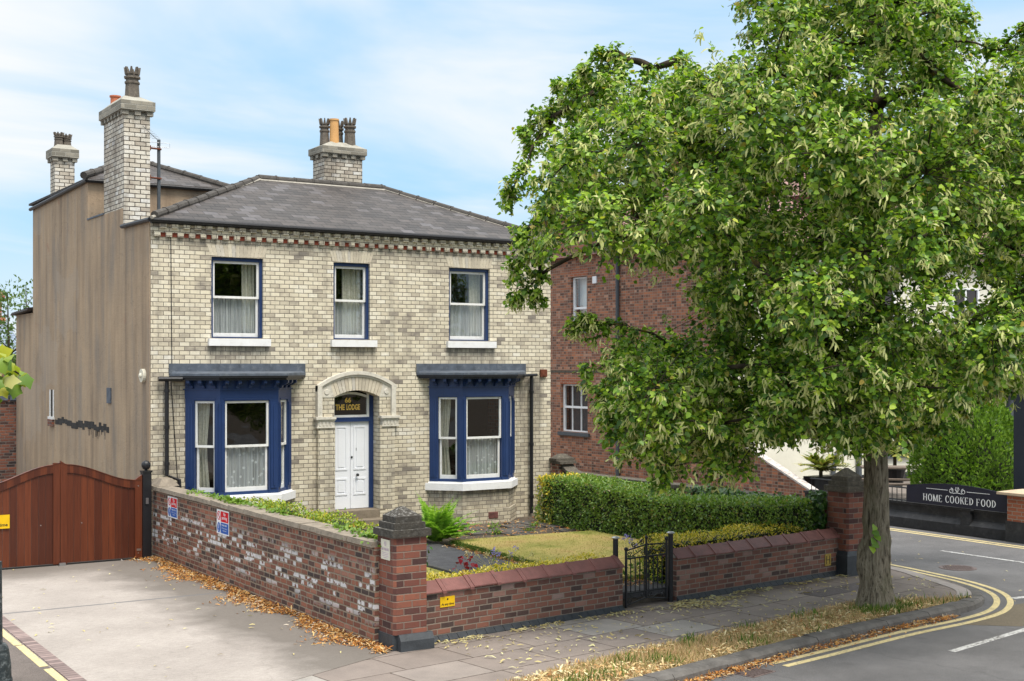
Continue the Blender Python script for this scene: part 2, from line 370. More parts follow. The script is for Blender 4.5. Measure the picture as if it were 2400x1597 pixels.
M['fern'] = leafmat('fern_leaf', [(0, (.18, .33, .04)), (.7, (.28, .46, .07)), (1, (.38, .54, .1))], .4)
M['syc'] = leafmat('sycamore_leaf', [(0, (.06, .14, .02)), (.4, (.16, .25, .02)), (.75, (.34, .38, .02)), (.9, (.46, .44, .03)), (1, (.3, .3, .18))], .3, tcol=(1.1, 1.1, .5))
M['bush'] = leafmat('conifer_spray', [(0, (.07, .14, .016)), (.6, (.14, .255, .025)), (1, (.24, .37, .045))], .25)
M['fartree'] = leafmat('birch_leaf', [(0, (.06, .11, .03)), (1, (.13, .2, .06))], .3)
M['dry'] = leafmat('dry_grass', [(0, (.2, .2, .05)), (.15, (.4, .31, .13)), (.6, (.57, .42, .23)), (.92, (.6, .38, .21)), (1, (.14, .24, .04))], .2, .8, .1, (1, 1, 1))
M['green'] = leafmat('green_grass', [(0, (.04, .1, .015)), (.7, (.1, .18, .03)), (1, (.22, .24, .06))], .2, .7, .1)
M['lawnblade'] = leafmat('lawn_grass', [(0, (.2, .25, .04)), (.35, (.36, .34, .09)), (.8, (.5, .4, .14)), (1, (.56, .42, .2))], .2, .8, .1, (1, 1, 1))
M['litter'] = leafmat('leaf_litter', [(0, (.12, .07, .04)), (.2, (.3, .11, .03)), (.45, (.48, .2, .05)), (.7, (.58, .32, .1)), (.9, (.62, .45, .22)), (1, (.5, .45, .4))], .1, .85, .1, (1, 1, 1))
M['vlitter'] = leafmat('verge_litter', [(0, (.4, .17, .06)), (.25, (.6, .4, .18)), (.7, (.7, .56, .3)), (1, (.72, .64, .4))], .1, .85, .1, (1, 1, 1))
M['fallen'] = leafmat('fallen_bract', [(0, (.42, .32, .13)), (.6, (.55, .47, .22)), (1, (.62, .58, .32))], .1, .8, .1, (1, 1, 1))
M['redleaf'] = leafmat('red_leaf', [(0, (.16, .01, .02)), (1, (.42, .03, .05))], .25, tcol=(1, .6, .6))
M['purple'] = leafmat('purple_petal', [(0, (.2, .15, .5)), (1, (.38, .32, .7))], .25, tcol=(1, 1, 1))
M['stalk'] = simple('pale_stalk', (.3, .28, .14), .8, .2, 9)
M['twig'] = simple('twig', (.07, .055, .035), .85, .3, 9)

m, t = mat('bark'); M['bark'] = m
pos = t.geo()['Position']
rid = t.noise(t.vm('MULTIPLY', pos, (9, 9, 1.5)), 3.2, 6, .7, .6)
big = t.noise(pos, 3, 4)
c = t.ramp(rid, [(.36, (.05, .04, .03)), (.48, (.21, .175, .125)), (.68, (.34, .295, .22))])
c = t.mix(t.mr(big, .5, .7, 0, .5), c, (.1, .105, .05))
t.out(t.pbsdf(c, .95, t.bump(rid, .035), .1))
m, t = mat('branch_bark'); M['branch'] = m
pos = t.geo()['Position']
c = t.ramp(t.noise(pos, 5, 5, .6), [(.42, (.026, .02, .014)), (.6, (.07, .055, .035)), (.72, (.24, .17, .025))])
t.out(t.pbsdf(c, .9, None, .1))

m, t = mat('concrete'); M['concrete'] = m
pos = t.geo()['Position']; px, py, pz = t.sep(pos)
n1 = t.noise(pos, .55, 5, .6); n2 = t.noise(t.vm('MULTIPLY', pos, (3, 14, 1)), 2.2, 6, .7); n3 = t.noise(pos, 60, 3, .7)
c = t.ramp(n1, [(.3, (.3, .262, .23)), (.6, (.385, .34, .3)), (.8, (.42, .375, .335))])
c = t.mix(.9, c, t.ramp(n2, [(.3, (.78, .78, .79)), (.7, (1.12, 1.12, 1.12))]), 'MULTIPLY')
c = t.mix(.6, c, t.ramp(n3, [(.35, (.78, .78, .8)), (.6, (1.08, 1.08, 1.08))]), 'MULTIPLY')
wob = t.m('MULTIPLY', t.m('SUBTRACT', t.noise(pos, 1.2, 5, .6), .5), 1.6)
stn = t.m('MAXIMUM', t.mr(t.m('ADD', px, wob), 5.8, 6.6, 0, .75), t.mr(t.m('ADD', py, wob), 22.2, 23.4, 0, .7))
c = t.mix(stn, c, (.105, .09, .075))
c = t.mix(t.mr(t.noise(t.vm('ADD', pos, (2, 8, 0)), 2.4, 3, .5), .68, .76, 0, .55), c, (.13, .115, .1))
crk = t.vor(t.vm('ADD', pos, t.vm('MULTIPLY', t.comb(t.noise(pos, 3, 4), t.noise(t.vm('ADD', pos, (4, 4, 4)), 3, 4), 0.0), (.5, .5, .0))), .33, 'DISTANCE_TO_EDGE')
c = t.mix(t.mr(crk, .003, .001, 0, .12), c, (.12, .1, .085))
jl = t.m('ABSOLUTE', t.m('SUBTRACT', t.m('ADD', py, t.m('MULTIPLY', t.m('SUBTRACT', t.noise(pos, 4, 3), .5), .06)), 19.75))
c = t.mix(t.mr(jl, .05, .03, 0, .8), c, (.14, .135, .135))
t.out(t.pbsdf(c, .92, t.bump(t.m('ADD', n3, n2), .006), .2))

def flags(name):
    m, t = mat(name)
    pos = t.geo()['Position']; px, py, pz = t.sep(pos)
    a = .125
    u = t.m('ADD', t.m('MULTIPLY', px, cos(a)), t.m('MULTIPLY', py, sin(a)))
    v = t.m('SUBTRACT', t.m('MULTIPLY', py, cos(a)), t.m('MULTIPLY', px, sin(a)))
    vv = t.m('DIVIDE', v, .74); row = t.m('FLOOR', vv); fv = t.m('SUBTRACT', vv, row)
    wr = t.wn(t.comb(row, 4.4, 0.0))[0]
    uu = t.m('ADD', t.m('DIVIDE', u, 1.0), t.m('MULTIPLY', wr, 1.0)); col = t.m('FLOOR', uu); fu = t.m('SUBTRACT', uu, col)
    w = t.wn(t.comb(col, row, 1.7))
    du = t.m('MINIMUM', fu, t.m('SUBTRACT', 1.0, fu)); dv = t.m('MULTIPLY', t.m('MINIMUM', fv, t.m('SUBTRACT', 1.0, fv)), .74)
    d = t.m('ADD', t.m('MINIMUM', du, dv), t.m('MULTIPLY', t.m('SUBTRACT', t.noise(pos, 14, 3), .5), .02))
    mk = t.mr(d, .004, .013)
    c = t.ramp(w[0], [(0, (.215, .178, .155)), (.7, (.24, .2, .175)), (.86, (.255, .218, .192)), (.94, (.29, .262, .235)), (1, (.32, .295, .265))])
    c = t.mix(.8, c, t.ramp(t.noise(pos, 1.6, 6, .65), [(.3, (.78, .78, .78)), (.7, (1.22, 1.2, 1.18))]), 'MULTIPLY')
    n3 = t.noise(pos, 55, 3, .7)
    c = t.mix(.5, c, t.ramp(n3, [(.35, (.8, .8, .8)), (.65, (1.15, 1.15, 1.15))]), 'MULTIPLY')
    c = t.mix(mk, (.08, .06, .048), c)
    t.out(t.pbsdf(c, .9, t.bump(t.m('ADD', mk, t.m('MULTIPLY', n3, .3)), .006), .2))
    return m
M['flags'] = flags('paving_flags')

def asphalt(name, col, var=.25):
    m, t = mat(name)
    pos = t.geo()['Position']
    n1 = t.noise(pos, .7, 5, .6); n3 = t.noise(pos, 75, 4, .75); n2 = t.noise(pos, 9, 5, .7)
    c = t.mix(1.0, col, t.ramp(n1, [(.3, (1 - var,) * 3), (.7, (1 + var,) * 3)]), 'MULTIPLY')
    c = t.mix(.9, c, t.ramp(n3, [(.3, (.55, .55, .57)), (.5, (1, 1, 1)), (.68, (1.6, 1.58, 1.55))]), 'MULTIPLY')
    c = t.mix(.5, c, t.ramp(n2, [(.3, (.85, .85, .85)), (.7, (1.15, 1.15, 1.15))]), 'MULTIPLY')
    ck = t.vor(t.vm('ADD', pos, t.vm('MULTIPLY', t.comb(t.noise(pos, 2, 5), t.noise(t.vm('ADD', pos, (4, 4, 4)), 2, 5), 0.0), (.8, .8, 0.0))), .22, 'DISTANCE_TO_EDGE')
    c = t.mix(t.mr(ck, .005, .002, 0, .2), c, (.035, .033, .032))
    c = t.mix(t.mr(t.noise(t.vm('ADD', pos, (1, 5, 0)), 1.7, 3), .64, .72, 0, .4), c, (.06, .058, .058))
    t.out(t.pbsdf(c, .88, t.bump(n3, .008), .25))
    return m
M['road'] = asphalt('road_asphalt', (.122, .117, .116))
M['lane'] = asphalt('lane_asphalt', (.13, .108, .095), .3)
M['patch'] = asphalt('buff_patch', (.14, .115, .08), .1)

def worn(name, col, amt=.5):
    m, t = mat(name)
    pos = t.geo()['Position']
    n = t.noise(pos, 24, 6, .75); n2 = t.noise(pos, 3, 3)
    c = t.mix(t.mr(t.m('ADD', n, t.m('MULTIPLY', n2, .35)), .66, .78, 0, amt), col, (.14, .13, .12))
    t.out(t.pbsdf(c, .85, None, .2))
    return m
M['yline'] = worn('yellow_line', (.6, .49, .25)); M['wline'] = worn('white_line', (.5, .49, .47), 1.0)
m, t = mat('lawn_turf'); M['turf'] = m
pos = t.geo()['Position']
c = t.ramp(t.noise(pos, 1.1, 5, .6), [(.3, (.2, .22, .05)), (.42, (.33, .3, .09)), (.55, (.46, .36, .13)), (.64, (.48, .34, .14)), (.75, (.42, .25, .1))])
c = t.mix(.6, c, t.ramp(t.noise(pos, 22, 4, .7), [(.3, (.7, .72, .6)), (.7, (1.2, 1.2, 1.1))]), 'MULTIPLY')
t.out(t.pbsdf(c, .95, t.bump(t.noise(pos, 50, 4), .02), .1))
m, t = mat('dry_verge'); M['verge'] = m
pos = t.geo()['Position']
c = t.ramp(t.noise(pos, 2.2, 6, .65), [(.3, (.14, .1, .06)), (.43, (.34, .26, .13)), (.6, (.5, .37, .2)), (.75, (.42, .26, .14))])
t.out(t.pbsdf(c, .95, t.bump(t.noise(pos, 40, 4), .03), .1))
# ------------------------------------------------------------------ geometry helpers
W = {}
def tag(o, label=None, cat=None, group=None, kind=None):
    if label: o['label'] = label
    if cat: o['category'] = cat
    if group: o['group'] = group
    if kind: o['kind'] = kind
    return o
def place(o, origin, parent):
    S.collection.objects.link(o)
    W[o.name] = tuple(origin)
    if parent is not None:
        o.parent = parent; b = W[parent.name]
        o.location = [origin[i] - b[i] for i in range(3)]
    else: o.location = origin
    return o
def empty(name, loc, label, cat, group=None):
    o = bpy.data.objects.new(name, None); o.empty_display_size = .2
    place(o, loc, None); return tag(o, label, cat, group)

class Fr:                                   # local frame: u along, d outwards, z up
    def __init__(s, x, y, ux, uy, z=0.0):
        L = math.hypot(ux, uy); s.x, s.y, s.z = x, y, z; s.u = (ux / L, uy / L); s.n = (uy / L, -ux / L)
    def p(s, u, d, z):
        return (s.x + s.u[0] * u + s.n[0] * d, s.y + s.u[1] * u + s.n[1] * d, s.z + z)

class MB:
    def __init__(s): s.v = []; s.f = []; s.mi = []
    def add(s, vs, fs, mi=0):
        b = len(s.v); s.v += [tuple(q) for q in vs]
        for f in fs: s.f.append(tuple(b + i for i in f)); s.mi.append(mi)
    def hexa(s, p, mi=0):
        s.add(p, [(0, 3, 2, 1), (4, 5, 6, 7), (0, 1, 5, 4), (1, 2, 6, 5), (2, 3, 7, 6), (3, 0, 4, 7)], mi)
    def box(s, x0, x1, y0, y1, z0, z1, mi=0):
        s.hexa([(x0, y0, z0), (x1, y0, z0), (x1, y1, z0), (x0, y1, z0), (x0, y0, z1), (x1, y0, z1), (x1, y1, z1), (x0, y1, z1)], mi)
    def lbox(s, F, u0, u1, d0, d1, z0, z1, mi=0):
        s.hexa([F.p(u0, d0, z0), F.p(u0, d1, z0), F.p(u1, d1, z0), F.p(u1, d0, z0), F.p(u0, d0, z1), F.p(u0, d1, z1), F.p(u1, d1, z1), F.p(u1, d0, z1)][:8], mi)
    def poly(s, pts, z0, z1, mi=0):
        n = len(pts)
        a = sum(pts[i][0] * pts[(i + 1) % n][1] - pts[(i + 1) % n][0] * pts[i][1] for i in range(n))
        if a < 0: pts = pts[::-1]
        v = [(q[0], q[1], z0) for q in pts] + [(q[0], q[1], z1) for q in pts]
        f = [tuple(range(n - 1, -1, -1)), tuple(range(n, 2 * n))] + [(i, (i + 1) % n, n + (i + 1) % n, n + i) for i in range(n)]
        s.add(v, f, mi)
    def lpoly(s, F, pts, d0, d1, mi=0):      # polygon in (u,z) extruded in d
        n = len(pts)
        a = sum(pts[i][0] * pts[(i + 1) % n][1] - pts[(i + 1) % n][0] * pts[i][1] for i in range(n))
        if a < 0: pts = pts[::-1]
        v = [F.p(q[0], d1, q[1]) for q in pts] + [F.p(q[0], d0, q[1]) for q in pts]
        f = [tuple(range(n)), tuple(range(2 * n - 1, n - 1, -1))] + [(i, n + i, n + (i + 1) % n, (i + 1) % n) for i in range(n)]
        s.add(v, f, mi)
    def frustum(s, x0, x1, y0, y1, z0, z1, k, mi=0):
        cx, cy = (x0 + x1) / 2, (y0 + y1) / 2; q = lambda a, c: c + (a - c) * k
        s.hexa([(x0, y0, z0), (x1, y0, z0), (x1, y1, z0), (x0, y1, z0), (q(x0, cx), q(y0, cy), z1), (q(x1, cx), q(y0, cy), z1), (q(x1, cx), q(y1, cy), z1), (q(x0, cx), q(y1, cy), z1)], mi)
    def lathe(s, cx, cy, prof, n=14, mi=0, rot=0.0):
        v = []; f = []
        for r, z in prof:
            for i in range(n):
                a = 2 * pi * i / n + rot; v.append((cx + r * cos(a), cy + r * sin(a), z))
        for j in range(len(prof) - 1):
            for i in range(n):
                k = (i + 1) % n; f.append((j * n + i, j * n + k, (j + 1) * n + k, (j + 1) * n + i))
        f.append(tuple(range(n - 1, -1, -1))); f.append(tuple(range((len(prof) - 1) * n, len(prof) * n)))
        s.add(v, f, mi)
    def tube(s, pts, r, n=8, mi=0):
        pts = [Vector(p) for p in pts]; m = len(pts)
        rs = r if isinstance(r, (list, tuple)) else [r] * m
        v = []; f = []; prev = None
        for i, p in enumerate(pts):
            t = (pts[min(i + 1, m - 1)] - pts[max(i - 1, 0)]).normalized()
            if prev is None:
                a = Vector((0, 0, 1)) if abs(t.z) < .9 else Vector((1, 0, 0)); x = t.cross(a).normalized()
            else: x = (prev - t * prev.dot(t)).normalized()
            prev = x; y = t.cross(x)
            for k in range(n):
                an = 2 * pi * k / n; v.append(p + (x * cos(an) + y * sin(an)) * rs[i])
        for i in range(m - 1):
            for k in range(n):
                q = (k + 1) % n; f.append((i * n + k, i * n + q, (i + 1) * n + q, (i + 1) * n + k))
        f.append(tuple(range(n - 1, -1, -1))); f.append(tuple(range((m - 1) * n, m * n)))
        s.add(v, f, mi)
    def text(s, F, string, u, z, h, d=.002, w=None, mi=0, bold=.0, align='CENTER', sx=1.0):
        cu = bpy.data.curves.new('lettering', 'FONT'); cu.body = string; cu.size = 1; cu.offset = bold; cu.resolution_u = 3
        cu.align_x = align
        ob = bpy.data.objects.new('lettering', cu); S.collection.objects.link(ob)
        dg = bpy.context.evaluated_depsgraph_get(); me = bpy.data.meshes.new_from_object(ob.evaluated_get(dg))
        vs = [q.co.copy() for q in me.vertices]; fs = [tuple(p.vertices) for p in me.polygons]
        bpy.data.objects.remove(ob); bpy.data.meshes.remove(me); bpy.data.curves.remove(cu)
        k = h / .7; kx = k * sx
        if w:
            x0 = min(q.x for q in vs); x1 = max(q.x for q in vs); kx = w / (x1 - x0); vs = [Vector((q.x - (x0 + x1) / 2, q.y, 0)) for q in vs]
        s.add([F.p(u + q.x * kx, d, z + q.y * k) for q in vs], fs, mi)
    def build(s, name, mats, parent=None, label=None, cat=None, group=None, kind=None, smooth=False):
        V = np.array(s.v, float); lo = V.min(0); hi = V.max(0)
        org = ((lo[0] + hi[0]) / 2, (lo[1] + hi[1]) / 2, lo[2])
        me = bpy.data.meshes.new(name); me.from_pydata((V - org).tolist(), [], s.f)
        for q in (mats if isinstance(mats, (list, tuple)) else [mats]): me.materials.append(M[q])
        if any(s.mi): me.polygons.foreach_set('material_index', s.mi)
        if smooth: me.polygons.foreach_set('use_smooth', [True] * len(me.polygons))
        me.update()
        o = bpy.data.objects.new(name, me); place(o, org, parent)
        return tag(o, label, cat, group, kind)

def leaf_obj(name, P, D, Up, size, mats, parent=None, tmpl='heart', mi=None, extra=None, **kw):
    """many small leaf faces as one mesh. P position, D direction, Up face normal hint, size length"""
    T = {'heart': (np.array([[0, 0, 0], [.1, .38, .05], [.6, .36, .09], [1.05, 0, -.06], [.6, -.36, .09], [.1, -.38, .05]]), [(0, 3, 2, 1), (0, 5, 4, 3)]),
         'oval': (np.array([[0, 0, 0], [.4, .27, .07], [1, 0, 0], [.4, -.27, .07]]), [(0, 2, 1), (0, 3, 2)]),
         'strip': (np.array([[0, .06, 0], [0, -.06, 0], [.5, -.13, .1], [.5, .13, .1], [1, .06, -.06], [1, -.06, -.06]]), [(0, 1, 2, 3), (3, 2, 5, 4)]),
         'blade': (np.array([[0, .06, 0], [0, -.06, 0], [.6, -.035, .06], [.6, .035, .06], [1, 0, .22]]), [(0, 1, 2, 3), (3, 2, 4)]),
         'maple': (np.array([[0, 0, 0], [.02, .36, .05], [.24, .38, .06], [.5, .56, .0], [.64, .32, .06], [1.0, 0, -.1], [.64, -.32, .06], [.5, -.56, .0], [.24, -.38, .06], [.02, -.36, .05], [.3, 0, .1]]),
                   [(0, 10, 2, 1), (10, 4, 3, 2), (10, 5, 4), (0, 9, 8, 10), (10, 8, 7, 6), (10, 6, 5)])}[tmpl]
    tv, tf = T; N = len(P); k = len(tv)
    D = D / (np.linalg.norm(D, axis=1, keepdims=True) + 1e-9)
    s_ = np.cross(Up, D); s_ /= (np.linalg.norm(s_, axis=1, keepdims=True) + 1e-9); n_ = np.cross(D, s_)
    sz = np.asarray(size).reshape(-1, 1, 1)
    V = P[:, None, :] + sz * (tv[None, :, 0:1] * D[:, None, :] + tv[None, :, 1:2] * s_[:, None, :] + tv[None, :, 2:3] * n_[:, None, :])
    V = V.reshape(-1, 3); lo = V.min(0); hi = V.max(0); org = ((lo[0] + hi[0]) / 2, (lo[1] + hi[1]) / 2, lo[2])
    V = V - np.array(org)
    me = bpy.data.meshes.new(name)
    base = (np.arange(N) * k)
    loops = []; starts = []; tot = []
    per = np.concatenate([np.array(f) for f in tf]); lens = np.array([len(f) for f in tf])
    L = (base[:, None] + per[None, :]).reshape(-1)
    lt = np.tile(lens, N); ls = np.concatenate([[0], np.cumsum(lt)[:-1]])
    me.vertices.add(len(V)); me.vertices.foreach_set('co', V.astype(np.float32).ravel())
    me.loops.add(len(L)); me.loops.foreach_set('vertex_index', L.astype(np.int32))
    me.polygons.add(len(lt)); me.polygons.foreach_set('loop_start', ls.astype(np.int32)); me.polygons.foreach_set('loop_total', lt.astype(np.int32))
    for q in (mats if isinstance(mats, (list, tuple)) else [mats]): me.materials.append(M[q])
    if mi is not None: me.polygons.foreach_set('material_index', np.repeat(np.asarray(mi), len(tf)).astype(np.int32))
    me.update(calc_edges=True); me.validate()
    o = bpy.data.objects.new(name, me); place(o, org, parent)
    return tag(o, **kw)
def rdir(n, bias=(0, 0, 0), spread=1.0):
    d = rng.normal(size=(n, 3)) * spread + np.array(bias); return d / (np.linalg.norm(d, axis=1, keepdims=True) + 1e-9)
# ------------------------------------------------------------------ setting: ground, roads, paving
b = MB(); b.box(-900, 900, -300, 900, -.6, -.12); b.build('ground', 'soil', kind='structure')
KERB = [(-14, 7.6), (-2, 9.75), (5, 10.75), (8, 11.27), (9.96, 11.62), (11.48, 11.93), (13.8, 12.34), (15.5, 12.52), (16.5, 12.72), (17.2, 13.12), (17.75, 13.75), (18.1, 14.6), (18.3, 15.6), (18.45, 17), (18.6, 20), (19.2, 45)]
def smooth_path(P, k=5):
    P = [np.array(p, float) for p in P]; out = []
    for i in range(len(P) - 1):
        a, b_, c_, d_ = P[max(i - 1, 0)], P[i], P[i + 1], P[min(i + 2, len(P) - 1)]
        for j in range(k):
            t_ = j / k
            out.append(.5 * (2 * b_ + (c_ - a) * t_ + (2 * a - 5 * b_ + 4 * c_ - d_) * t_ ** 2 + (3 * b_ - a - 3 * c_ + d_) * t_ ** 3))
    out.append(P[-1]); return np.array(out)
KS = smooth_path(KERB)
def offset(P, d):
    T = np.gradient(P, axis=0); T /= np.linalg.norm(T, axis=1, keepdims=True)
    return P + np.stack([T[:, 1], -T[:, 0]], 1) * d          # positive: to the right of travel (street side)
def band(P, d0, d1, z0, z1, name, mt, i0=0, i1=None, dashed=None, **kw):
    A = offset(P, d0)[i0:i1]; B = offset(P, d1)[i0:i1]; b = MB()
    n = len(A)
    for i in range(n - 1):
        if dashed and (i // dashed) % 2: continue
        b.hexa([(*A[i], z0), (*B[i], z0), (*B[i + 1], z0), (*A[i + 1], z0), (*A[i], z1), (*B[i], z1), (*B[i + 1], z1), (*A[i + 1], z1)])
    return b.build(name, mt, kind='structure', **kw)
b = MB(); b.poly([(-60, -40), (23.3, -40), (23.3, 60), (-60, 60)], -.3, -.08); b.build('road', 'road', kind='structure')
A_ = offset(KS, -.2); b = MB()
Q_ = np.array([(min(q[0], 16.3), 17.0 if q[1] < 17 else q[1]) for q in A_]); Q_[0] = (-14, 17)
for i in range(len(A_) - 1):
    b.add([(*A_[i], 0), (*A_[i + 1], 0), (*Q_[i + 1], 0), (*Q_[i], 0), (*A_[i], -.3), (*A_[i + 1], -.3)], [(0, 1, 2, 3), (4, 5, 1, 0)])
b.add([(-14, 17, 0), (16.3, 17, 0), (16.3, 60, 0), (-14, 60, 0)], [(0, 1, 2, 3)]); b.build('pavement', 'flags', kind='structure')
# kerb of separate stones
KD = smooth_path(KERB, 40); seg = np.concatenate([[0], np.cumsum(np.linalg.norm(np.diff(KD, axis=0), axis=1))])
def at_len(P, s_, s0):
    return np.array([np.interp(s0, s_, P[:, 0]), np.interp(s0, s_, P[:, 1])])
KI = offset(KD, -.24); b = MB(); s0 = 8.0
while s0 < seg[-1] - 1.2:
    L = rng.uniform(.8, 1.1); dz = rng.normal() * .006; tl = rng.normal() * .012; drop = np.interp(s0, [0, 30.4, 32, 80], [.035, .03, -.03, -.03])
    a = [at_len(KD, seg, s0 + k * L / 3) for k in range(4)]; c = [at_len(KI, seg, s0 + k * L / 3) for k in range(4)]
    sh = .008 / L
    for k in range(3):
        A0, A1 = a[k].copy(), a[k + 1].copy(); C0, C1 = c[k].copy(), c[k + 1].copy()
        if k == 2: A1 = A1 + (A0 - A1) * sh * 4; C1 = C1 + (C0 - C1) * sh * 4
        e0 = A0 + (C0 - A0) * .16; e1 = A1 + (C1 - A1) * .16; z1 = drop + dz + tl * k / 3
        b.hexa([(*A0, -.3), (*A1, -.3), (*C1, -.3), (*C0, -.3), (*A0, z1 - .035), (*A1, z1 - .035), (*C1, z1), (*C0, z1)])
        b.hexa([(*(A0 + (C0 - A0) * .005), z1 - .036), (*(A1 + (C1 - A1) * .005), z1 - .036), (*C1, z1 - .03), (*C0, z1 - .03), (*e0, z1 + .004), (*e1, z1 + .004), (*C1, z1 + .004), (*C0, z1 + .004)])
    s0 += L
M['kerb'] = simple('kerb_stone', (.125, .115, .105), .9, .4, 4, .2, bumpd=.012, bscale=22)
b.build('kerb', 'kerb', kind='structure')
# markings
YL = smooth_path([(6, 10.75), (8.2, 11.0), (10.5, 11.43), (12.21, 11.68), (14.19, 11.99), (15.6, 12.12), (16.6, 12.35), (17.45, 12.85), (18.05, 13.5), (18.45, 14.4), (18.65, 15.4), (18.78, 16.4), (18.95, 19), (19.5, 40)], 8)
n0 = 20
band(YL, -.04, .055, -.078, -.0755, 'yellow_line', 'yline', n0)
band(YL, -.235, -.14, -.078, -.0755, 'yellow_line', 'yline', n0)
YP = np.array([(22.87, -10), (22.87, 16.5), (22.92, 19.84), (23.0, 45)])
band(YP, -.05, .05, -.078, -.0755, 'yellow_line', 'yline'); band(YP, -.26, -.16, -.078, -.0755, 'yellow_line', 'yline')
b = MB()
def dash(b, a, c, w=.1):
    a = np.array(a); c = np.array(c); t_ = (c - a) / np.linalg.norm(c - a); n_ = np.array([-t_[1], t_[0]]) * w / 2
    b.poly([tuple(a - n_), tuple(c - n_), tuple(c + n_), tuple(a + n_)], -.078, -.075)
dash(b, (21.02, 17.05), (21.07, 15.1)); dash(b, (21.0, 21.5), (21.01, 19.3)); dash(b, (13.75, 10.99), (15.9, 11.38)); dash(b, (17.68, 12.98), (18.6, 12.85), .12); dash(b, (17.8, 11.75), (19.9, 12.2))
b.build('road_marking', 'wline', kind='structure')
b = MB(); b.poly([(15.3, 12.05), (17.28, 12.62), (18.6, 12.55), (17.4, 11.75), (15.9, 11.52)], -.079, -.0768); b.build('road_patch', 'patch', kind='structure')
M['manhole'] = simple('manhole_iron', (.13, .095, .085), .7, .4, 30, .4, bumpd=.01, bscale=25)
b = MB(); b.lathe(19.5, 15.45, [(.33, -.079), (.33, -.072)], 24)
for i in range(-4, 5):
    for j in range(-4, 5):
        if i * i + j * j < 18: b.box(19.5 + i * .065 - .02, 19.5 + i * .065 + .02, 15.45 + j * .065 - .02, 15.45 + j * .065 + .02, -.0719, -.066)
b.build('manhole_cover', 'manhole', label='round rusty iron manhole cover in the side street by the dashed line', cat='manhole cover')
# drain grate
F = Fr(10.62, 11.42, .97, .2, -.08); e = empty('drain_grate', F.p(.22, 0, .004), 'rusty iron drain grate at the kerb where the double yellow lines begin', 'drain')
b = MB(); b.lbox(F, 0, .46, -.18, .1, .001, .006); b.build('grate_frame', 'manhole', e)
b = MB()
for i in range(9): b.lbox(F, .03 + i * .046, .05 + i * .046, -.16, .08, .0062, .016)
b.build('bars', 'manhole', e)
# tactile pale strip and pavement inspection cover
TS = smooth_path([(16.15, 13.0), (16.75, 13.2), (17.2, 13.55), (17.45, 14.0), (17.75, 14.8), (18.05, 15.7), (18.12, 17.5)], 8)
M['palestrip'] = simple('pale_strip', (.32, .28, .255), .9, .12, 8)
band(TS, -.1, .12, .001, .009, 'path', 'palestrip')
M['cover'] = asphalt('cover_asphalt', (.13, .11, .105))
b = MB(); F = Fr(14.9, 14.35, .99, .13); b.lbox(F, 0, 1.9, -.45, .0, .001, .005); b.build('path', 'cover', kind='structure')
# driveway, lane, brick edging
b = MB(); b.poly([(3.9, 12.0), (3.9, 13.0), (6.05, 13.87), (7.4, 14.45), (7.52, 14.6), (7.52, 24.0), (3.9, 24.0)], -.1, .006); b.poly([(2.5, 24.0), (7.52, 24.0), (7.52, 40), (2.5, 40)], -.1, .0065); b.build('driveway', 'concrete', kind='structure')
b = MB(); b.poly([(-6, 8), (3.72, 10), (3.74, 24), (2.4, 24.2), (2.4, 60), (-6, 60)], -.1, .004); b.build('lane', 'lane', kind='structure')
M['edging'] = brick('edging_brick', [(0, (.17, .12, .11)), (1, (.27, .19, .17))], (.1, .08, .07), .14, .3, .01)
b = MB(); b.poly([(3.75, 12), (3.915, 12), (3.935, 24), (3.77, 24)], -.1, .012)
m, t = mat('edging_sets'); M['edging'] = m
pos = t.geo()['Position']; q = t.sep(pos)[1]; fq = t.m('FRACT', t.m('DIVIDE', q, .11)); idq = t.m('FLOOR', t.m('DIVIDE', q, .11))
c = t.ramp(t.wn(t.comb(idq, 0.0, 0.0))[0], [(0, (.17, .125, .115)), (1, (.3, .22, .2))])
c = t.mix(t.mr(t.m('MINIMUM', fq, t.m('SUBTRACT', 1.0, fq)), .04, .1), (.06, .05, .045), c)
c = t.mix(.6, c, t.ramp(t.noise(pos, 9, 4), [(.3, (.75,) * 3), (.7, (1.2,) * 3)]), 'MULTIPLY')
t.out(t.pbsdf(c, .9)); b.build('kerb', 'edging', kind='structure')
b = MB()
for a, c_ in ((10, 15.9), (16.05, 17.4), (17.45, 24)): b.poly([(3.63, a), (3.73, a), (3.74, c_), (3.64, c_)], .0042, .0075)
b.build('yellow_line', 'yline', kind='structure')

# verge with dry grass
VG = [(7.0, 11.35), (8, 11.56), (9.96, 11.9), (11.48, 12.2), (13.8, 12.6), (15.5, 12.78), (16.4, 12.95), (16.75, 12.98), (16.35, 13.2), (15.6, 13.5), (14.9, 13.72), (14.3, 13.6), (12.9, 13.32), (11.3, 13.05), (9.9, 12.85), (8.79, 12.63), (8.08, 12.39), (7.2, 12.1)]
b = MB(); b.poly(VG, -.05, .012); b.build('verge', 'verge', kind='structure')
def in_poly(X, Y, P):
    c = np.zeros(len(X), bool); n = len(P)
    for i in range(n):
        x0, y0 = P[i]; x1, y1 = P[(i + 1) % n]
        with np.errstate(divide='ignore', invalid='ignore'):
            c ^= ((y0 > Y) != (y1 > Y)) & (X < (x1 - x0) * (Y - y0) / (y1 - y0 + 1e-12) + x0)
    return c
def scatter(P, n):
    P_ = np.array(P); lo, hi = P_.min(0), P_.max(0); xs = []; k = 0
    while k < n:
        q = rng.uniform(lo, hi, (n * 3, 2)); q = q[in_poly(q[:, 0], q[:, 1], P)]; xs.append(q); k += len(q)
    return np.concatenate(xs)[:n]
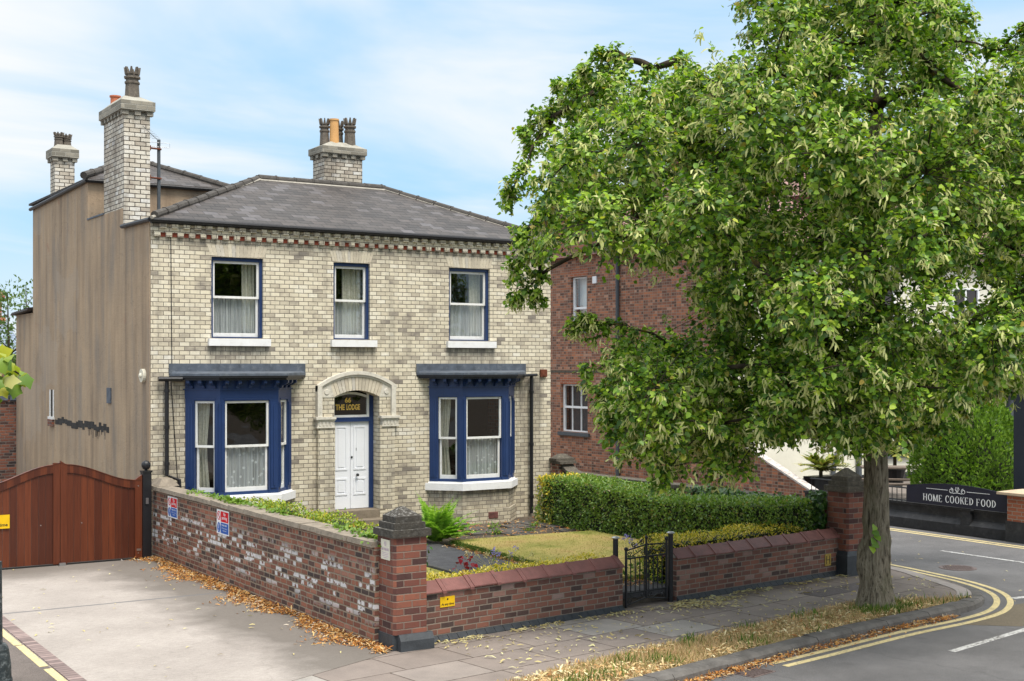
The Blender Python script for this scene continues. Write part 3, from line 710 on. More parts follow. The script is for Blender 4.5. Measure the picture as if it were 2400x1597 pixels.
def patchy(q, s, seed):
    r = np.random.default_rng(seed); a = r.uniform(0, 6.28, 8); ph = r.uniform(0, 6.28, 8); k = s * r.uniform(.6, 1.8, 8)
    return sum(np.sin(k[i] * (q[:, 0] * cos(a[i]) + q[:, 1] * sin(a[i])) + ph[i]) for i in range(8)) / 8
VGg = [(x_, y_) for x_, y_ in VG]
q = scatter(VGg, 20000); pt = patchy(q, 4, 4); near = np.exp(-((q[:, 0] - 14.9) ** 2 + (q[:, 1] - 13.2) ** 2) / .35)
q = q[(pt + rng.normal(size=len(q)) * .2 > -.35)]; pt = patchy(q, 4, 4)
d = rdir(len(q), (0, 0, .9), .55); d[:, 2] = np.abs(d[:, 2]) * .8 + .12
P = np.c_[q, np.full(len(q), .01)]
leaf_obj('dry_grass', P, d, rdir(len(q)), rng.uniform(.03, .11, len(q)), 'dry', tmpl='blade', kind='stuff', label='dry straw-coloured grass on the kerbside verge under the lime tree')
ctr = np.array([(9.0, 12.0), (8.6, 11.9), (10.9, 12.9), (12.2, 13.2), (14.4, 13.0), (14.6, 12.95), (14.85, 12.92), (15.1, 12.95), (15.3, 13.0), (14.5, 13.15), (15.9, 12.85), (16.55, 12.97), (16.6, 13.0), (12.9, 12.4), (11.6, 12.4), (13.5, 13.2), (15.35, 13.35), (10.0, 12.2), (9.6, 12.4), (8.3, 11.75), (14.7, 12.9)])
q = np.concatenate([c_ + rng.normal(size=(70, 2)) * rng.uniform(.07, .17) for c_ in ctr]); q = q[in_poly(q[:, 0], q[:, 1], VG)]
d = rdir(len(q), (0, 0, 1.5), .5); d[:, 2] = np.abs(d[:, 2]) + .1
leaf_obj('green_grass', np.c_[q, np.full(len(q), .01)], d, rdir(len(q)), rng.uniform(.06, .17, len(q)), 'green', tmpl='blade', kind='stuff', label='tufts of green grass on the verge and round the tree trunk')

def litter(name, q, z, size, mt, label, tm='strip', flat=.25):
    n = len(q); d = rng.normal(size=(n, 3)); d[:, 2] *= flat; up = rng.normal(size=(n, 3)) * .35 + np.array([0, 0, 1])
    zz_ = z if np.ndim(z) else np.full(n, z)
    return leaf_obj(name, np.c_[q, zz_], d, up, rng.uniform(size[0], size[1], n), mt, tmpl=tm, kind='stuff', label=label)
# litter along the garden wall
t_ = rng.uniform(0, 1, 9000); yy = 14.5 + 9.5 * t_
wd_ = .16 + .1 * np.sin(yy * 2.1) + .07 * np.sin(yy * 5.3 + 1) + .1 * t_
xx = 7.49 - np.abs(rng.normal(size=9000)) * wd_ * .75
litter('leaf_litter', np.c_[xx, yy], .012 + rng.uniform(0, .05, 9000) * np.exp(-(7.5 - xx) * 5), (.025, .085), 'litter', 'drift of orange dead leaf litter along the foot of the garden wall')
# gutter litter along the kerb
n = 3200; okk = np.where((KD[:, 0] > 9.2) & (KD[:, 0] < 16.4))[0]; i_ = rng.choice(okk, n); base = offset(KD, .03)[i_]; pw = patchy(base, 2.2, 9)
off = np.abs(rng.normal(size=n)) * (.07 + .05 * pw); q = offset(KD, .02)[i_] + (offset(KD, .5)[i_] - offset(KD, .02)[i_]) * (off / .48)[:, None] + rng.normal(size=(n, 2)) * .05
q = q[(pw > -.25)]
litter('leaf_litter', q, -.068 + rng.uniform(0, .03, len(q)), (.025, .075), 'litter', 'orange leaf litter lying in the road gutter below the kerb')
# verge litter
q = scatter(VG, 4200); q = q[patchy(q, 3, 12) > -.25]
litter('leaf_litter', q, .03 + rng.uniform(0, .02, len(q)), (.04, .11), 'vlitter', 'dead leaves and bracts scattered over the dry verge')
# fallen bracts on the paving
PV = [(8.3, 12.7), (11.3, 13.2), (14.3, 13.75), (16.3, 13.4), (17.8, 14.5), (17.3, 15.5), (16.7, 15.5), (12.9, 15.1), (8.2, 14.5)]
q = scatter(PV, 520); n = len(q)
k = rng.uniform(0, 1, 800); k = k[np.sin(k * 37) + np.sin(k * 83 + 1) + rng.normal(size=800) * .5 > -.1]; nk = len(k); ed = np.c_[8.2 + 8.5 * k, 14.66 + .98 * k - np.abs(rng.normal(size=nk)) * .09]
cl_ = np.concatenate([np.array(c_) + rng.normal(size=(70, 2)) * np.array([.22, .1]) for c_ in ((12.9, 14.95), (13.1, 14.7), (13.6, 15.0), (12.6, 14.9))])
q = np.concatenate([q, ed, cl_])
litter('leaf_litter', q, .012 + rng.uniform(0, .012, len(q)), (.05, .1), 'fallen', 'pale yellow fallen lime bracts on the pavement flags', flat=.08)
q = np.concatenate([scatter([(3.9, 13), (7.4, 14.6), (7.4, 24), (3.9, 24)], 60), scatter([(11, 8), (19, 11), (22.5, 20), (19.3, 20), (18.9, 14), (16, 11.9)], 60)])
litter('leaf_litter', q, np.where(q[:, 0] < 8, .02, -.066), (.05, .09), 'fallen', 'single fallen bracts scattered on driveway and road', flat=.06)
# ------------------------------------------------------------------ the house
YF = 24.4; XL, XR = 7.55, 16.71; ZE = 6.33
house = empty('house', (12.1, 27.5, 0), 'two-storey cream brick villa with slate hipped roof and two blue bay windows', 'house')
def wall_grid(b, F, u0, u1, z0, z1, d0, d1, holes):
    us = sorted({u0, u1, *[h[0] for h in holes], *[h[1] for h in holes]}); zs = sorted({z0, z1, *[h[2] for h in holes], *[h[3] for h in holes]})
    inside = lambda u, z: any(h[0] < u < h[1] and h[2] < z < h[3] for h in holes)
    for i in range(len(us) - 1):
        for j in range(len(zs) - 1):
            uc, zc = (us[i] + us[i + 1]) / 2, (zs[j] + zs[j + 1]) / 2
            if inside(uc, zc): continue
            A, B, c, d = us[i], us[i + 1], zs[j], zs[j + 1]
            b.add([F.p(A, d1, c), F.p(B, d1, c), F.p(B, d1, d), F.p(A, d1, d)], [(0, 1, 2, 3)])
            b.add([F.p(A, d0, c), F.p(B, d0, c), F.p(B, d0, d), F.p(A, d0, d)], [(3, 2, 1, 0)])
    for h in holes:
        A, B, c, d = h
        b.add([F.p(A, d1, c), F.p(A, d0, c), F.p(A, d0, d), F.p(A, d1, d)], [(0, 3, 2, 1)])
        b.add([F.p(B, d1, c), F.p(B, d0, c), F.p(B, d0, d), F.p(B, d1, d)], [(0, 1, 2, 3)])
        b.add([F.p(A, d1, d), F.p(B, d1, d), F.p(B, d0, d), F.p(A, d0, d)], [(0, 3, 2, 1)])
        b.add([F.p(A, d1, c), F.p(B, d1, c), F.p(B, d0, c), F.p(A, d0, c)], [(0, 1, 2, 3)])
    A, B, c, d = u0, u1, z0, z1
    b.add([F.p(A, d1, c), F.p(A, d0, c), F.p(A, d0, d), F.p(A, d1, d)], [(0, 1, 2, 3)])
    b.add([F.p(B, d1, c), F.p(B, d0, c), F.p(B, d0, d), F.p(B, d1, d)], [(0, 3, 2, 1)])
    b.add([F.p(A, d1, d), F.p(B, d1, d), F.p(B, d0, d), F.p(A, d0, d)], [(0, 1, 2, 3)])
FF = Fr(0, YF, 1, 0)                        # u = world X, d = towards the street
WIN = [(8.73, 9.80), (11.32, 12.15), (14.05, 15.08)]
BAY = [(8.21, 10.39), (13.56, 15.72)]
b = MB()
holes = [(a, c, 4.12, 5.70) for a, c in WIN] + [(a + .06, c - .06, 1.0, 3.2) for a, c in BAY] + [(11.31, 12.34, .2, 3.08)]
wall_grid(b, FF, XL, XR, -.1, ZE, -.3, 0, holes)
b.build('front_wall', 'cream', house)
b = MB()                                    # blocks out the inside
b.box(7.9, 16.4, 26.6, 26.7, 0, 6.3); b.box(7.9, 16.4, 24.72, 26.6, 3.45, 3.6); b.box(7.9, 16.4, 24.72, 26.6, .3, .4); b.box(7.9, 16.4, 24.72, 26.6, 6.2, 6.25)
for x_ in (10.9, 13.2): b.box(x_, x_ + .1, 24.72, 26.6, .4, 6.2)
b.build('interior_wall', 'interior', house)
# rendered side wall with its steps, and the back
b = MB()
b.box(7.53, 7.85, YF + .03, 26.2, -.1, 6.34); b.box(7.53, 7.85, 26.2, 28.82, -.1, 6.74)
b.hexa([(7.53, 28.82, -.1), (10.6, 28.82, -.1), (10.6, 34.0, -.1), (7.53, 34.0, -.1), (7.53, 28.82, 7.62), (10.6, 28.82, 7.62), (10.6, 34.0, 7.5), (7.53, 34.0, 7.5)])
b.box(7.53, 10.4, 34.0, 35.9, -.1, 4.9)
b.build('side_wall', 'render', house)
b = MB(); b.box(7.51, 7.87, 27.55, 28.83, 6.74, 6.775); b.build('parapet_flashing', 'lead', house)
b = MB(); b.box(16.4, XR - .002, YF + .301, 30.6, -.1, ZE); b.box(10.6, 16.4, 30.3, 30.6, -.1, ZE); b.build('rear_wall', 'pubred', house)
# soft stain line and small fittings on the rendered wall
FS = Fr(7.53, 0, 0, -1)                     # u = -Y, d = towards -X
b = MB(); u_ = -31.7; k = 0
while u_ < -27.2:
    L = rng.uniform(.15, .5); z_ = 2.27 + rng.normal() * .025
    b.lbox(FS, u_, min(u_ + L, -27.15), .001, .004 + rng.uniform(0, .004), z_ - rng.uniform(.05, .1), z_ + rng.uniform(.02, .09)); u_ += L * rng.uniform(.75, 1.05)
for u_ in rng.uniform(-28.8, -27.3, 14): b.lbox(FS, u_, u_ + .03, .001, .003, 2.0 + rng.uniform(0, .12), 2.25)
M['tar'] = simple('tar', (.035, .032, .03), .9, .6, 9, bumpd=.01)
b.build('tar_line', 'tar', house)
b = MB(); b.lbox(FS, -27.25, -26.98, .001, .03, 2.8, 3.12); b.build('vent_plate', 'lead', house)
b = MB(); b.tube([(7.53, 24.76, 3.39), (7.47, 24.76, 3.39)], [.13, .13], 18); b.tube([(7.469, 24.76, 3.39), (7.43, 24.76, 3.39)], [.05, .035], 12); b.build('wall_disc', 'signold', house)
w = MB(); w.lbox(FS, -32.2, -31.8, .0, .004, 2.36, 3.0); w = w.build('window', 'interior', house)
b = MB()
for a in ((-32.2, -32.12), (-31.87, -31.8)): b.lbox(FS, a[0], a[1], .004, .02, 2.36, 3.0)
b.lbox(FS, -32.25, -31.76, .004, .05, 2.3, 2.36); b.build('frame', 'white', w)
b = MB(); b.lbox(FS, -32.22, -31.8, .004, .06, 2.14, 2.298); b.build('sill', 'backred', w)

# upper sash windows
def sash(b, F, u0, u1, z0, z1, d0, d1, st=.045, bot=.045, top=.045):
    b.lbox(F, u0, u0 + st, d0, d1, z0, z1); b.lbox(F, u1 - st, u1, d0, d1, z0, z1)
    b.lbox(F, u0 + st, u1 - st, d0, d1 - .002, z0, z0 + bot); b.lbox(F, u0 + st, u1 - st, d0, d1 - .002, z1 - top, z1)
def pane(F, u0, u1, z0, z1, d, parent):
    b = MB(); b.add([F.p(u0, d, z0), F.p(u1, d, z0), F.p(u1, d, z1), F.p(u0, d, z1)], [(0, 1, 2, 3)]); b.build('pane', 'glass', parent)
def curtain(name, F, u0, u1, z0, z1, d, mt, label, amp=.02, k=42, scallop=False, gather=0.0):
    b = MB(); n = 60; rows = 6
    v = []
    for j in range(rows + 1):
        tt = j / rows
        for i in range(n + 1):
            s_ = i / n; u = u0 + (u1 - u0) * s_; z = z0 + (z1 - z0) * tt
            if gather: u = u0 + (u - u0) * (1 - gather * math.exp(-((tt - .45) / .35) ** 2))
            if j == 0 and scallop: z += .012 * abs(sin(s_ * 30))
            v.append(F.p(u, d + amp * sin(s_ * k + .6 * sin(s_ * 9)) * (1.0 - .3 * tt), z))
    f = [(j * (n + 1) + i, j * (n + 1) + i + 1, (j + 1) * (n + 1) + i + 1, (j + 1) * (n + 1) + i) for j in range(rows) for i in range(n)]
    b.add(v, f)
    g_ = 'spotted net curtains in the bay windows' if mt == 'netspot' else ('net curtains in the upper windows' if mt == 'net' else 'pale drapes behind the windows')
    return b.build(name, mt, label=label, cat='curtain', group=g_)
pos_n = ['upper left', 'upper middle', 'upper right']
for k, (a, c) in enumerate(WIN):
    b = MB(); z0, z1 = 4.12, 5.70
    b.lbox(FF, a + .001, a + .055, -.24, -.06, z0, z1 - .001); b.lbox(FF, c - .055, c - .001, -.24, -.06, z0, z1 - .001); b.lbox(FF, a + .055, c - .055, -.24, -.062, z1 - .07, z1 - .001); b.lbox(FF, a + .055, c - .055, -.24, -.06, z0, z0 + .025)
    w = b.build('window', 'blue', house)
    zm = 4.93
    b = MB(); sash(b, FF, a + .057, c - .057, zm - .03, z1 - .072, -.14, -.1); b.build('sash', 'white', w)
    b = MB(); sash(b, FF, a + .057, c - .057, z0 + .027, zm + .012, -.19, -.145, bot=.075); b.build('sash', 'white', w)
    pane(FF, a + .1, c - .1, zm, z1 - .1, -.12, w); pane(FF, a + .1, c - .1, z0 + .08, zm, -.168, w)
    b = MB(); b.lbox(FF, a - .07, c + .13, -.06, .085, 3.965, 4.105); b.lbox(FF, a + .001, c - .001, -.25, -.06, 4.07, 4.119); b.build('sill', 'sillwhite', w)
    # flat arch of gauged brick
    b = MB(); n = 15; cx = (a + c) / 2; hw = (c - a) / 2
    for i in range(n):
        s0, s1 = -1 + 2 * i / n, -1 + 2 * (i + 1) / n; g_ = .004
        b.lpoly(FF, [(cx + s0 * (hw + .02) + g_, 5.702 - .02 * (1 - s0 * s0) + .02), (cx + s1 * (hw + .02) - g_, 5.702 - .02 * (1 - s1 * s1) + .02), (cx + s1 * (hw + .09) - g_, 5.93), (cx + s0 * (hw + .09) + g_, 5.93)], -.05, .004)
    if 'vouss' not in M:
        m, t = mat('voussoir_brick'); M['vouss'] = m
        pos = t.geo()['Position']
        c_ = t.ramp(t.island(), [(0, (.42, .37, .29)), (.3, (.55, .48, .37)), (.8, (.66, .59, .46)), (1, (.5, .46, .4))])
        c_ = t.mix(.6, c_, t.ramp(t.noise(pos, 12, 5, .65), [(.3, (.72,) * 3), (.7, (1.15,) * 3)]), 'MULTIPLY')
        t.out(t.pbsdf(c_, .85, t.bump(t.noise(pos, 30, 4), .004)))
    b.build('lintel', 'vouss', w)
    curtain('net_curtain', FF, a + .08, c - .08, 4.2, 4.95, -.215, 'net', f'sheer gathered net curtain across the lower half of the {pos_n[k]} window', k=60 if k != 1 else 44, scallop=True)
    curtain('drape', FF, c - (.34, .5, .36)[k], c - .06, 4.3, 5.66, -.3, 'drape', f'pale drape hanging at the right side of the {pos_n[k]} window', k=22, amp=.03)

# cornice with two rows of dentils
b = MB()
b.lbox(FF, XL - .0, XR, .002, .045, 6.112, 6.19)
b.build('cornice_band', 'cream', house)
b = MB(); x_ = XL + .05
while x_ < XR - .1:
    x_ += .2255
for nm, off, wd_d, pr_, z0, z1, bk in (('dentil_course', 0, .115, .062, 6.03, 6.111, .009), ('dentil_course', .1, .12, .105, 6.192, 6.268, .03)):
    pts = [(XL + .01, YF - .001)]; x_ = XL + .05 + off
    pts.append((XL + .01, YF - bk))
    while x_ < XR - .15: pts += [(x_, YF - bk), (x_, YF - pr_), (x_ + wd_d, YF - pr_), (x_ + wd_d, YF - bk)]; x_ += .2255
    pts += [(XR - .01, YF - bk), (XR - .01, YF - .001)]
    b = MB(); b.poly(pts, z0, z1); b.build(nm, 'cream', house)
b = MB(); b.lbox(FF, XL + .05, XR - .03, .001, .0125, 6.031, 6.1105); b.build('red_dentil_course', 'dent_red', house)
b = MB(); b.lbox(FF, XL - .02, XR + .05, .02, .12, 6.27, 6.31); b.build('soffit_board', 'black', house)
b = MB(); b.tube([(XL - .07, YF - .14, 6.33), (XR + .1, YF - .14, 6.33)], .05, 10); b.tube([(XL - .06, YF - .14, 6.335), (XL - .06, 26.1, 6.36)], .045, 8)
b.build('gutter', 'black', house); b = MB(); b.tube([(XL - .05, 28.74, 7.6), (10.72, 28.74, 7.6)], .05, 8); b.tube([(XL - .06, 28.74, 7.6), (XL - .06, 34.1, 7.5)], .045, 8)
b.build('gutter', 'black', house)

# roofs
def hip(b, x0, x1, y0, y1, ze, xa, xb, yr, zr, th=.05):
    A, B, C_, D_ = (x0, y0, ze), (x1, y0, ze), (x1, y1, ze), (x0, y1, ze); P, Q = (xa, yr, zr), (xb, yr, zr)
    dn = lambda p: (p[0], p[1], p[2] - th)
    b.add([A, B, C_, D_, P, Q] + [dn(p) for p in (A, B, C_, D_, P, Q)],
          [(0, 1, 5, 4), (1, 2, 5), (2, 3, 4, 5), (3, 0, 4), (6, 10, 11, 7), (7, 11, 8), (8, 11, 10, 9), (9, 10, 6), (0, 6, 7, 1), (1, 7, 8, 2), (2, 8, 9, 3), (3, 9, 6, 0)])
def ridge(b, p, q, L=.42, r=.082):
    p, q = Vector(p), Vector(q); n = max(1, int((q - p).length / L))
    for i in range(n):
        a, c = p.lerp(q, i / n), p.lerp(q, (i + 1) / n - .004); j = Vector((0, 0, rng.normal() * .004))
        b.tube([a + j, c + j], [r, r * .97], 10)
        b.tube([a + j + (c - a) * .93, c + j], [r * 1.12, r * 1.12], 10)
b = MB(); hip(b, 7.56, 16.85, 24.23, 30.85, 6.37, 10.93, 14.02, 27.5, 7.75)
rf = b.build('roof', 'slate', house)
b = MB(); up = lambda p: (p[0], p[1], p[2] + .0)
for p, q in (((7.58, 24.27, 6.41), (10.93, 27.5, 7.75)), ((10.93, 27.5, 7.76), (14.02, 27.5, 7.76)), ((16.8, 24.27, 6.4), (14.02, 27.5, 7.75))): ridge(b, p, q)
b.build('ridge_tiles', 'ridge', rf)
b = MB()                                     # mortar fillet beside hips
for p, q in (((7.5, 24.2, 6.36), (10.93, 27.42, 7.72)), ((10.93, 27.4, 7.7), (14.02, 27.4, 7.7)), ((16.8, 24.2, 6.34), (14.02, 27.42, 7.72))): b.tube([p, q], .035, 6)
b.build('mortar_fillet', 'mortar', rf)
b = MB(); hip(b, 7.45, 10.75, 28.7, 34.1, 7.64, 9.05, 9.1, 30.6, 8.42); r2 = b.build('roof', 'slate', house)
b = MB(); ridge(b, (7.4, 28.66, 7.68), (9.05, 30.6, 8.42)); ridge(b, (10.75, 28.66, 7.66), (9.1, 30.6, 8.42)); b.build('ridge_tiles', 'ridge', r2)
b = MB()
for i in range(9): b.hexa([(7.4, 33.98 + i * .22, 4.99 - i * .008), (7.4, 34.2 + i * .22, 4.95 - i * .008), (10.4, 34.2 + i * .22, 4.95), (10.4, 33.98 + i * .22, 4.99), (7.4, 33.98 + i * .22, 5.03 - i * .008), (7.4, 34.2 + i * .22, 4.99 - i * .008), (10.4, 34.2 + i * .22, 5.3), (10.4, 33.98 + i * .22, 5.34)])
b.build('roof', 'slate', house)

# chimneys
def crown_pot(b, cx, cy, z0, h, r, n=4, mi=0):
    b.lathe(cx, cy, [(r * 1.12, z0), (r * .98, z0 + h * .48), (r * 1.12, z0 + h * .5), (r * 1.12, z0 + h * .55), (r * .95, z0 + h * .57), (r * .92, z0 + h * .64), (r * 1.2, z0 + h * .66), (r * 1.2, z0 + h * .72), (r * .95, z0 + h * .73), (r * .95, z0 + h * .79)], n if n > 4 else 8, mi)
    for i in range(8):
        a = 2 * pi * i / 8 + .39; dx, dy = cos(a), sin(a); q = r * .95; wv = r * .3
        p = lambda s_, o_, z_: (cx + dx * (q + o_) - dy * s_, cy + dy * (q + o_) + dx * s_, z0 + h * z_)
        b.hexa([p(-wv, -.03, .78), p(wv, -.03, .78), p(wv, .012, .78), p(-wv, .012, .78), p(-wv * .35, -.01, 1), p(wv * .35, -.01, 1), p(wv * .35, .035, 1), p(-wv * .35, .035, 1)], mi)
def chimney(x0, x1, y0, y1, z0, zc, zt, zf):
    b = MB(); b.box(x0, x1, y0, y1, z0, zc); st_ = b.build('chimney', 'chim', house)
    b = MB(); o1, o2 = .055, .085; zb = zc + .075
    n = max(3, round((x1 - x0) / .2)); w_ = (x1 - x0 + .1) / (2 * n - 1)
    for i in range(n):
        xa = x0 - .05 + 2 * i * w_
        b.box(xa, xa + w_, y0 - o1, y0 + .02, zc - .0, zb); b.box(xa, xa + w_, y1 - .02, y1 + o1, zc, zb)
    n = max(3, round((y1 - y0) / .2)); w_ = (y1 - y0 + .1) / (2 * n - 1)
    for i in range(n):
        ya = y0 - .05 + 2 * i * w_
        b.box(x0 - o1, x0 + .02, ya, ya + w_, zc + .001, zb); b.box(x1 - .02, x1 + o1, ya, ya + w_, zc + .001, zb)
    b.box(x0 + .001, x1 - .001, y0 + .001, y1 - .001, zc, zb + .01)
    b.box(x0 - .06, x1 + .06, y0 - .06, y1 + .06, zb, zb + .02)
    b.box(x0 - o2, x1 + o2, y0 - o2, y1 + o2, zb + .02, zt)
    b.build('chimney_cap', 'chimcap', st_)
    b = MB(); b.frustum(x0 - o2 + .01, x1 + o2 - .01, y0 - o2 + .01, y1 + o2 - .01, zt, zf, .5); b.build('flaunching', 'flaunch', st_)
    return st_
M['chimcap'] = brick('chimney_cap_brick', [(0, (.18, .165, .135)), (1, (.38, .345, .28))], (.36, .34, .29), .225, .09, .012, stain=.4, stain_col=(.1, .09, .06))
M['flaunch'] = simple('flaunching_mortar', (.33, .31, .26), .95, .2, 6, bumpd=.01)
st_ = chimney(7.545, 8.07, 26.14, 27.6, 6.2, 8.62, 8.9, 9.06)
b = MB(); crown_pot(b, 7.83, 26.55, 9.0, .66, .14); b.build('chimney_pot', 'pot', st_)
b = MB(); b.lathe(7.74, 27.45, [(.1, 8.85), (.1, 9.2), (.12, 9.2), (.12, 9.23)], 12); b.build('chimney_pot', 'potred', st_)
st_ = chimney(7.545, 8.0, 31.8, 32.25, 7.3, 8.43, 8.72, 8.84)
b = MB(); crown_pot(b, 7.68, 32.0, 8.8, .34, .1); crown_pot(b, 7.88, 32.05, 8.8, .32, .1); b.build('chimney_pot', 'pot', st_)
st_ = chimney(12.76, 13.74, 28.0, 28.65, 6.9, 8.47, 8.72, 8.86)
for cx, cy, h, r in ((12.92, 28.35, .62, .11), (13.5, 28.18, .66, .13), (13.33, 28.45, .62, .11)):
    b = MB(); crown_pot(b, cx, cy, 8.8, h, r); b.build('chimney_pot', 'pot', st_)
b = MB(); b.lathe(13.1, 28.2, [(.115, 8.78), (.1, 9.36), (.115, 9.37), (.115, 9.41)], 16); b.build('chimney_pot', 'potbuff', st_)
# aerial on the big chimney
b = MB(); b.tube([(8.3, 26.3, 6.75), (8.3, 26.3, 8.2)], .036, 8)
ae = b.build('aerial', 'greypaint', house)
b = MB()
for z_ in (8.0, 7.4): b = MB(); b.tube([(8.05, 26.2, z_), (8.34, 26.27, z_)], .02, 6); b.box(8.04, 8.1, 26.17, 26.23, z_ - .05, z_ + .05); b.build('bracket', 'rust', ae)
b = MB(); d_ = Vector((-.75, -.55, .38)).normalized(); p0 = Vector((8.28, 26.28, 8.18)); b.tube([p0, p0 + d_ * .55], .007, 6)
sd_ = d_.cross(Vector((0, 0, 1))).normalized()
for i in range(8): q = p0 + d_ * (.08 + i * .06); b.tube([q - sd_ * .1, q + sd_ * .1], .003, 4)
for s_ in (-1, 1):
    q = Vector((8.3 + s_ * .11, 26.25, 8.09)); b.tube([q + Vector((-.1, 0, -.05)), q + Vector((.1, 0, -.05)), q + Vector((.1, 0, .04)), q + Vector((-.1, 0, .04)), q + Vector((-.1, 0, -.05))], .006, 5)
b.build('aerial_rods', 'steel', ae)

# bay windows
def bay(a, c, side):
    p, cc = .55, .5
    F1 = Fr(a, YF, cc, -p); F2 = Fr(a + cc, YF - p, 1, 0); F3 = Fr(c - cc, YF - p, cc, p); L1 = math.hypot(cc, p); L2 = c - a - 2 * cc
    def outline(o):                         # canted plan offset outwards by o
        k = o * math.tan(math.atan2(p, cc) / 2); h = o / math.sin(math.atan2(p, cc))
        return [(a - h, YF), (a + cc - k, YF - p - o), (c - cc + k, YF - p - o), (c + h, YF)]
    b = MB()
    posts = ((F1, L1, .2, .62), (F2, L2, .1, .99), (F3, L1, L1 - .62, L1 - .2))
    for F, L, s0, s1 in posts:
        for u0, u1 in ((.0, s0), (s1, L)):
            b.lbox(F, u0 + .002, u1 - .002, -.12, 0, 1.1, 2.95)
            b.lbox(F, u0 + .03, u1 - .03, -.01, .018, 1.2, 2.86)              # raised fillets
            wv = (u1 - u0)
            if wv > .12: b.lbox(F, u0 + wv * .42, u0 + wv * .58, .017, .032, 1.25, 2.8)
        b.lbox(F, s0, s1, -.12, -.02, 1.1, 1.16)
        b.lbox(F, s0, s1, -.12, -.03, 2.9, 2.95)
        b.lbox(F, s0 - .02, s1 + .02, -.03, .012, 2.915, 2.948)
    b.poly(outline(.005), 2.95, 3.13); b.poly(outline(.03), 3.115, 3.135)
    b.poly(outline(.0), 3.13, 3.33)
    w = b.build('bay_window', 'blue', house)
    for k, (F, L, s0, s1) in enumerate(posts):
        zm = 2.04
        b = MB(); sash(b, F, s0 + .002, s1 - .002, zm - .03, 2.9, -.07, -.03, st=.04, top=.04); b.build('sash', 'white', w)
        b = MB(); sash(b, F, s0 + .012, s1 - .012, 1.16, zm + .01, -.115, -.072, st=.04, bot=.08); b.build('sash', 'white', w)
        pane(F, s0 + .03, s1 - .03, zm, 2.88, -.05, w); pane(F, s0 + .03, s1 - .03, 1.2, zm, -.092, w)
    def brk(F, u):
        b = MB(); b.lpoly(Fr(*F.p(u, 0, 0)[:2], F.n[0], F.n[1]), [(0, 3.145), (.04, 3.145), (.055, 3.19), (.14, 3.225), (.17, 3.25), (.17, 3.299), (0, 3.299)], -.035, .035); b.build('bracket', 'blue', w)
    for u in (.15, .4, .63): brk(F1, u); brk(F3, L1 - u)
    for i in range(5): brk(F2, .08 + i * (L2 - .16) / 4)
    b = MB(); b.poly(outline(.2), 3.3, 3.345); b.poly(outline(.23), 3.345, 3.385); b.build('bay_gutter', 'black', w)
    b = MB(); b.poly(outline(.235), 3.386, 3.43)
    O = outline(.235); I = outline(.0)
    b.add([(q[0], q[1], 3.43) for q in O] + [(q[0] * .98 + (a + c) / 2 * .02, YF - .002, 3.47) if i in (0, 3) else (q[0], q[1] + .4, 3.46) for i, q in enumerate(O)], [(0, 1, 5, 4), (1, 2, 6, 5), (2, 3, 7, 6), (4, 5, 6, 7)])
    b.lbox(FF, a - .32, c + .3, .001, .025, 3.42, 3.62)
    for s_ in (.35, .5, .72): b.lbox(FF, a - .3 + s_ * (c - a + .6), a - .295 + s_ * (c - a + .6), .02, .029, 3.44, 3.62)
    b.build('lead_roof', 'lead', w)
    b = MB(); b.poly(outline(.075), .92, 1.07); b.poly(outline(.02), 1.07, 1.1); b.build('sill', 'sillwhite', w)
    b = MB(); b.poly(outline(.0), -.05, .92); b.poly(outline(.045), -.05, .5); b.build('brick_base', 'cream', w)
    b = MB()
    Oi = [(q[0], q[1]) for q in outline(-.12)]; b.poly(Oi, 1.02, 1.06); b.build('inner_sill', 'interior', w); b = MB(); b.poly(Oi, 2.96, 3.0); b.build('inner_head', 'interior', w)
    curtain('net_curtain', F2, .05, L2 - .05, 1.2, 2.02, -.15, 'netspot', f'spotted white net curtain in the lower sash of the {side} bay window', k=55 if side == 'left' else 70)
    curtain('drape', F1, .2, .44, 1.2, 2.9, -.17, 'drape', f'pale patterned drape tied back in the narrow left light of the {side} bay', k=16, amp=.03, gather=.3)
    return w
w1 = bay(*BAY[0], 'left'); w2 = bay(*BAY[1], 'right')
b = MB(); b.lbox(Fr(14.06, YF - .55, 1, 0), .62, .86, .046, .056, .29, .43)
for i in range(5): b.lbox(Fr(14.06, YF - .55, 1, 0), .635, .845, .056, .062, .305 + i * .024, .318 + i * .024)
b.build('air_brick', 'terracotta', house)

# rainwater pipes
def pipe(pts, r, name='downpipe', mt='black'):
    b = MB(); b.tube(pts, r, 10)
    for p, q in zip(pts, pts[1:]):
        p, q = Vector(p), Vector(q)
        if (p - q).length > 1:
            for k in (.12, .5, .88): c_ = p.lerp(q, k); dz = (q - p).normalized() * .03; b.tube([c_ - dz, c_ + dz], r * 1.35, 10)
    return b.build(name, mt, house)
pipe([(7.83, 24.32, 3.32), (7.83, 24.32, 1.5), (8.06, 24.3, 1.4), (8.09, 24.3, .9)], .038)
pipe([(16.14, 24.33, 3.36), (16.14, 24.33, .27)], .04)
b = MB(); b.tube([(7.66, 24.3, 3.33), (8.1, 24.22, 3.33)], .045, 8); b.build('gutter', 'black', house)
b = MB(); b.tube([(15.85, 24.22, 3.36), (16.28, 24.32, 3.37)], .03, 8); b.build('gutter', 'black', house)
b = MB(); b.tube([(7.8, 24.385, 6.2), (7.93, 24.39, 6.0), (7.95, 24.39, 3.6), (7.93, 24.38, 3.3), (8.06, 24.39, 1.4)], .008, 5); b.build('cable', 'ink', house)
b = MB(); b.lbox(FF, 16.41, 16.58, .001, .05, 3.32, 3.49); b.lbox(FF, 16.435, 16.555, .05, .06, 3.345, 3.465); b.build('alarm_box', 'rust', house)

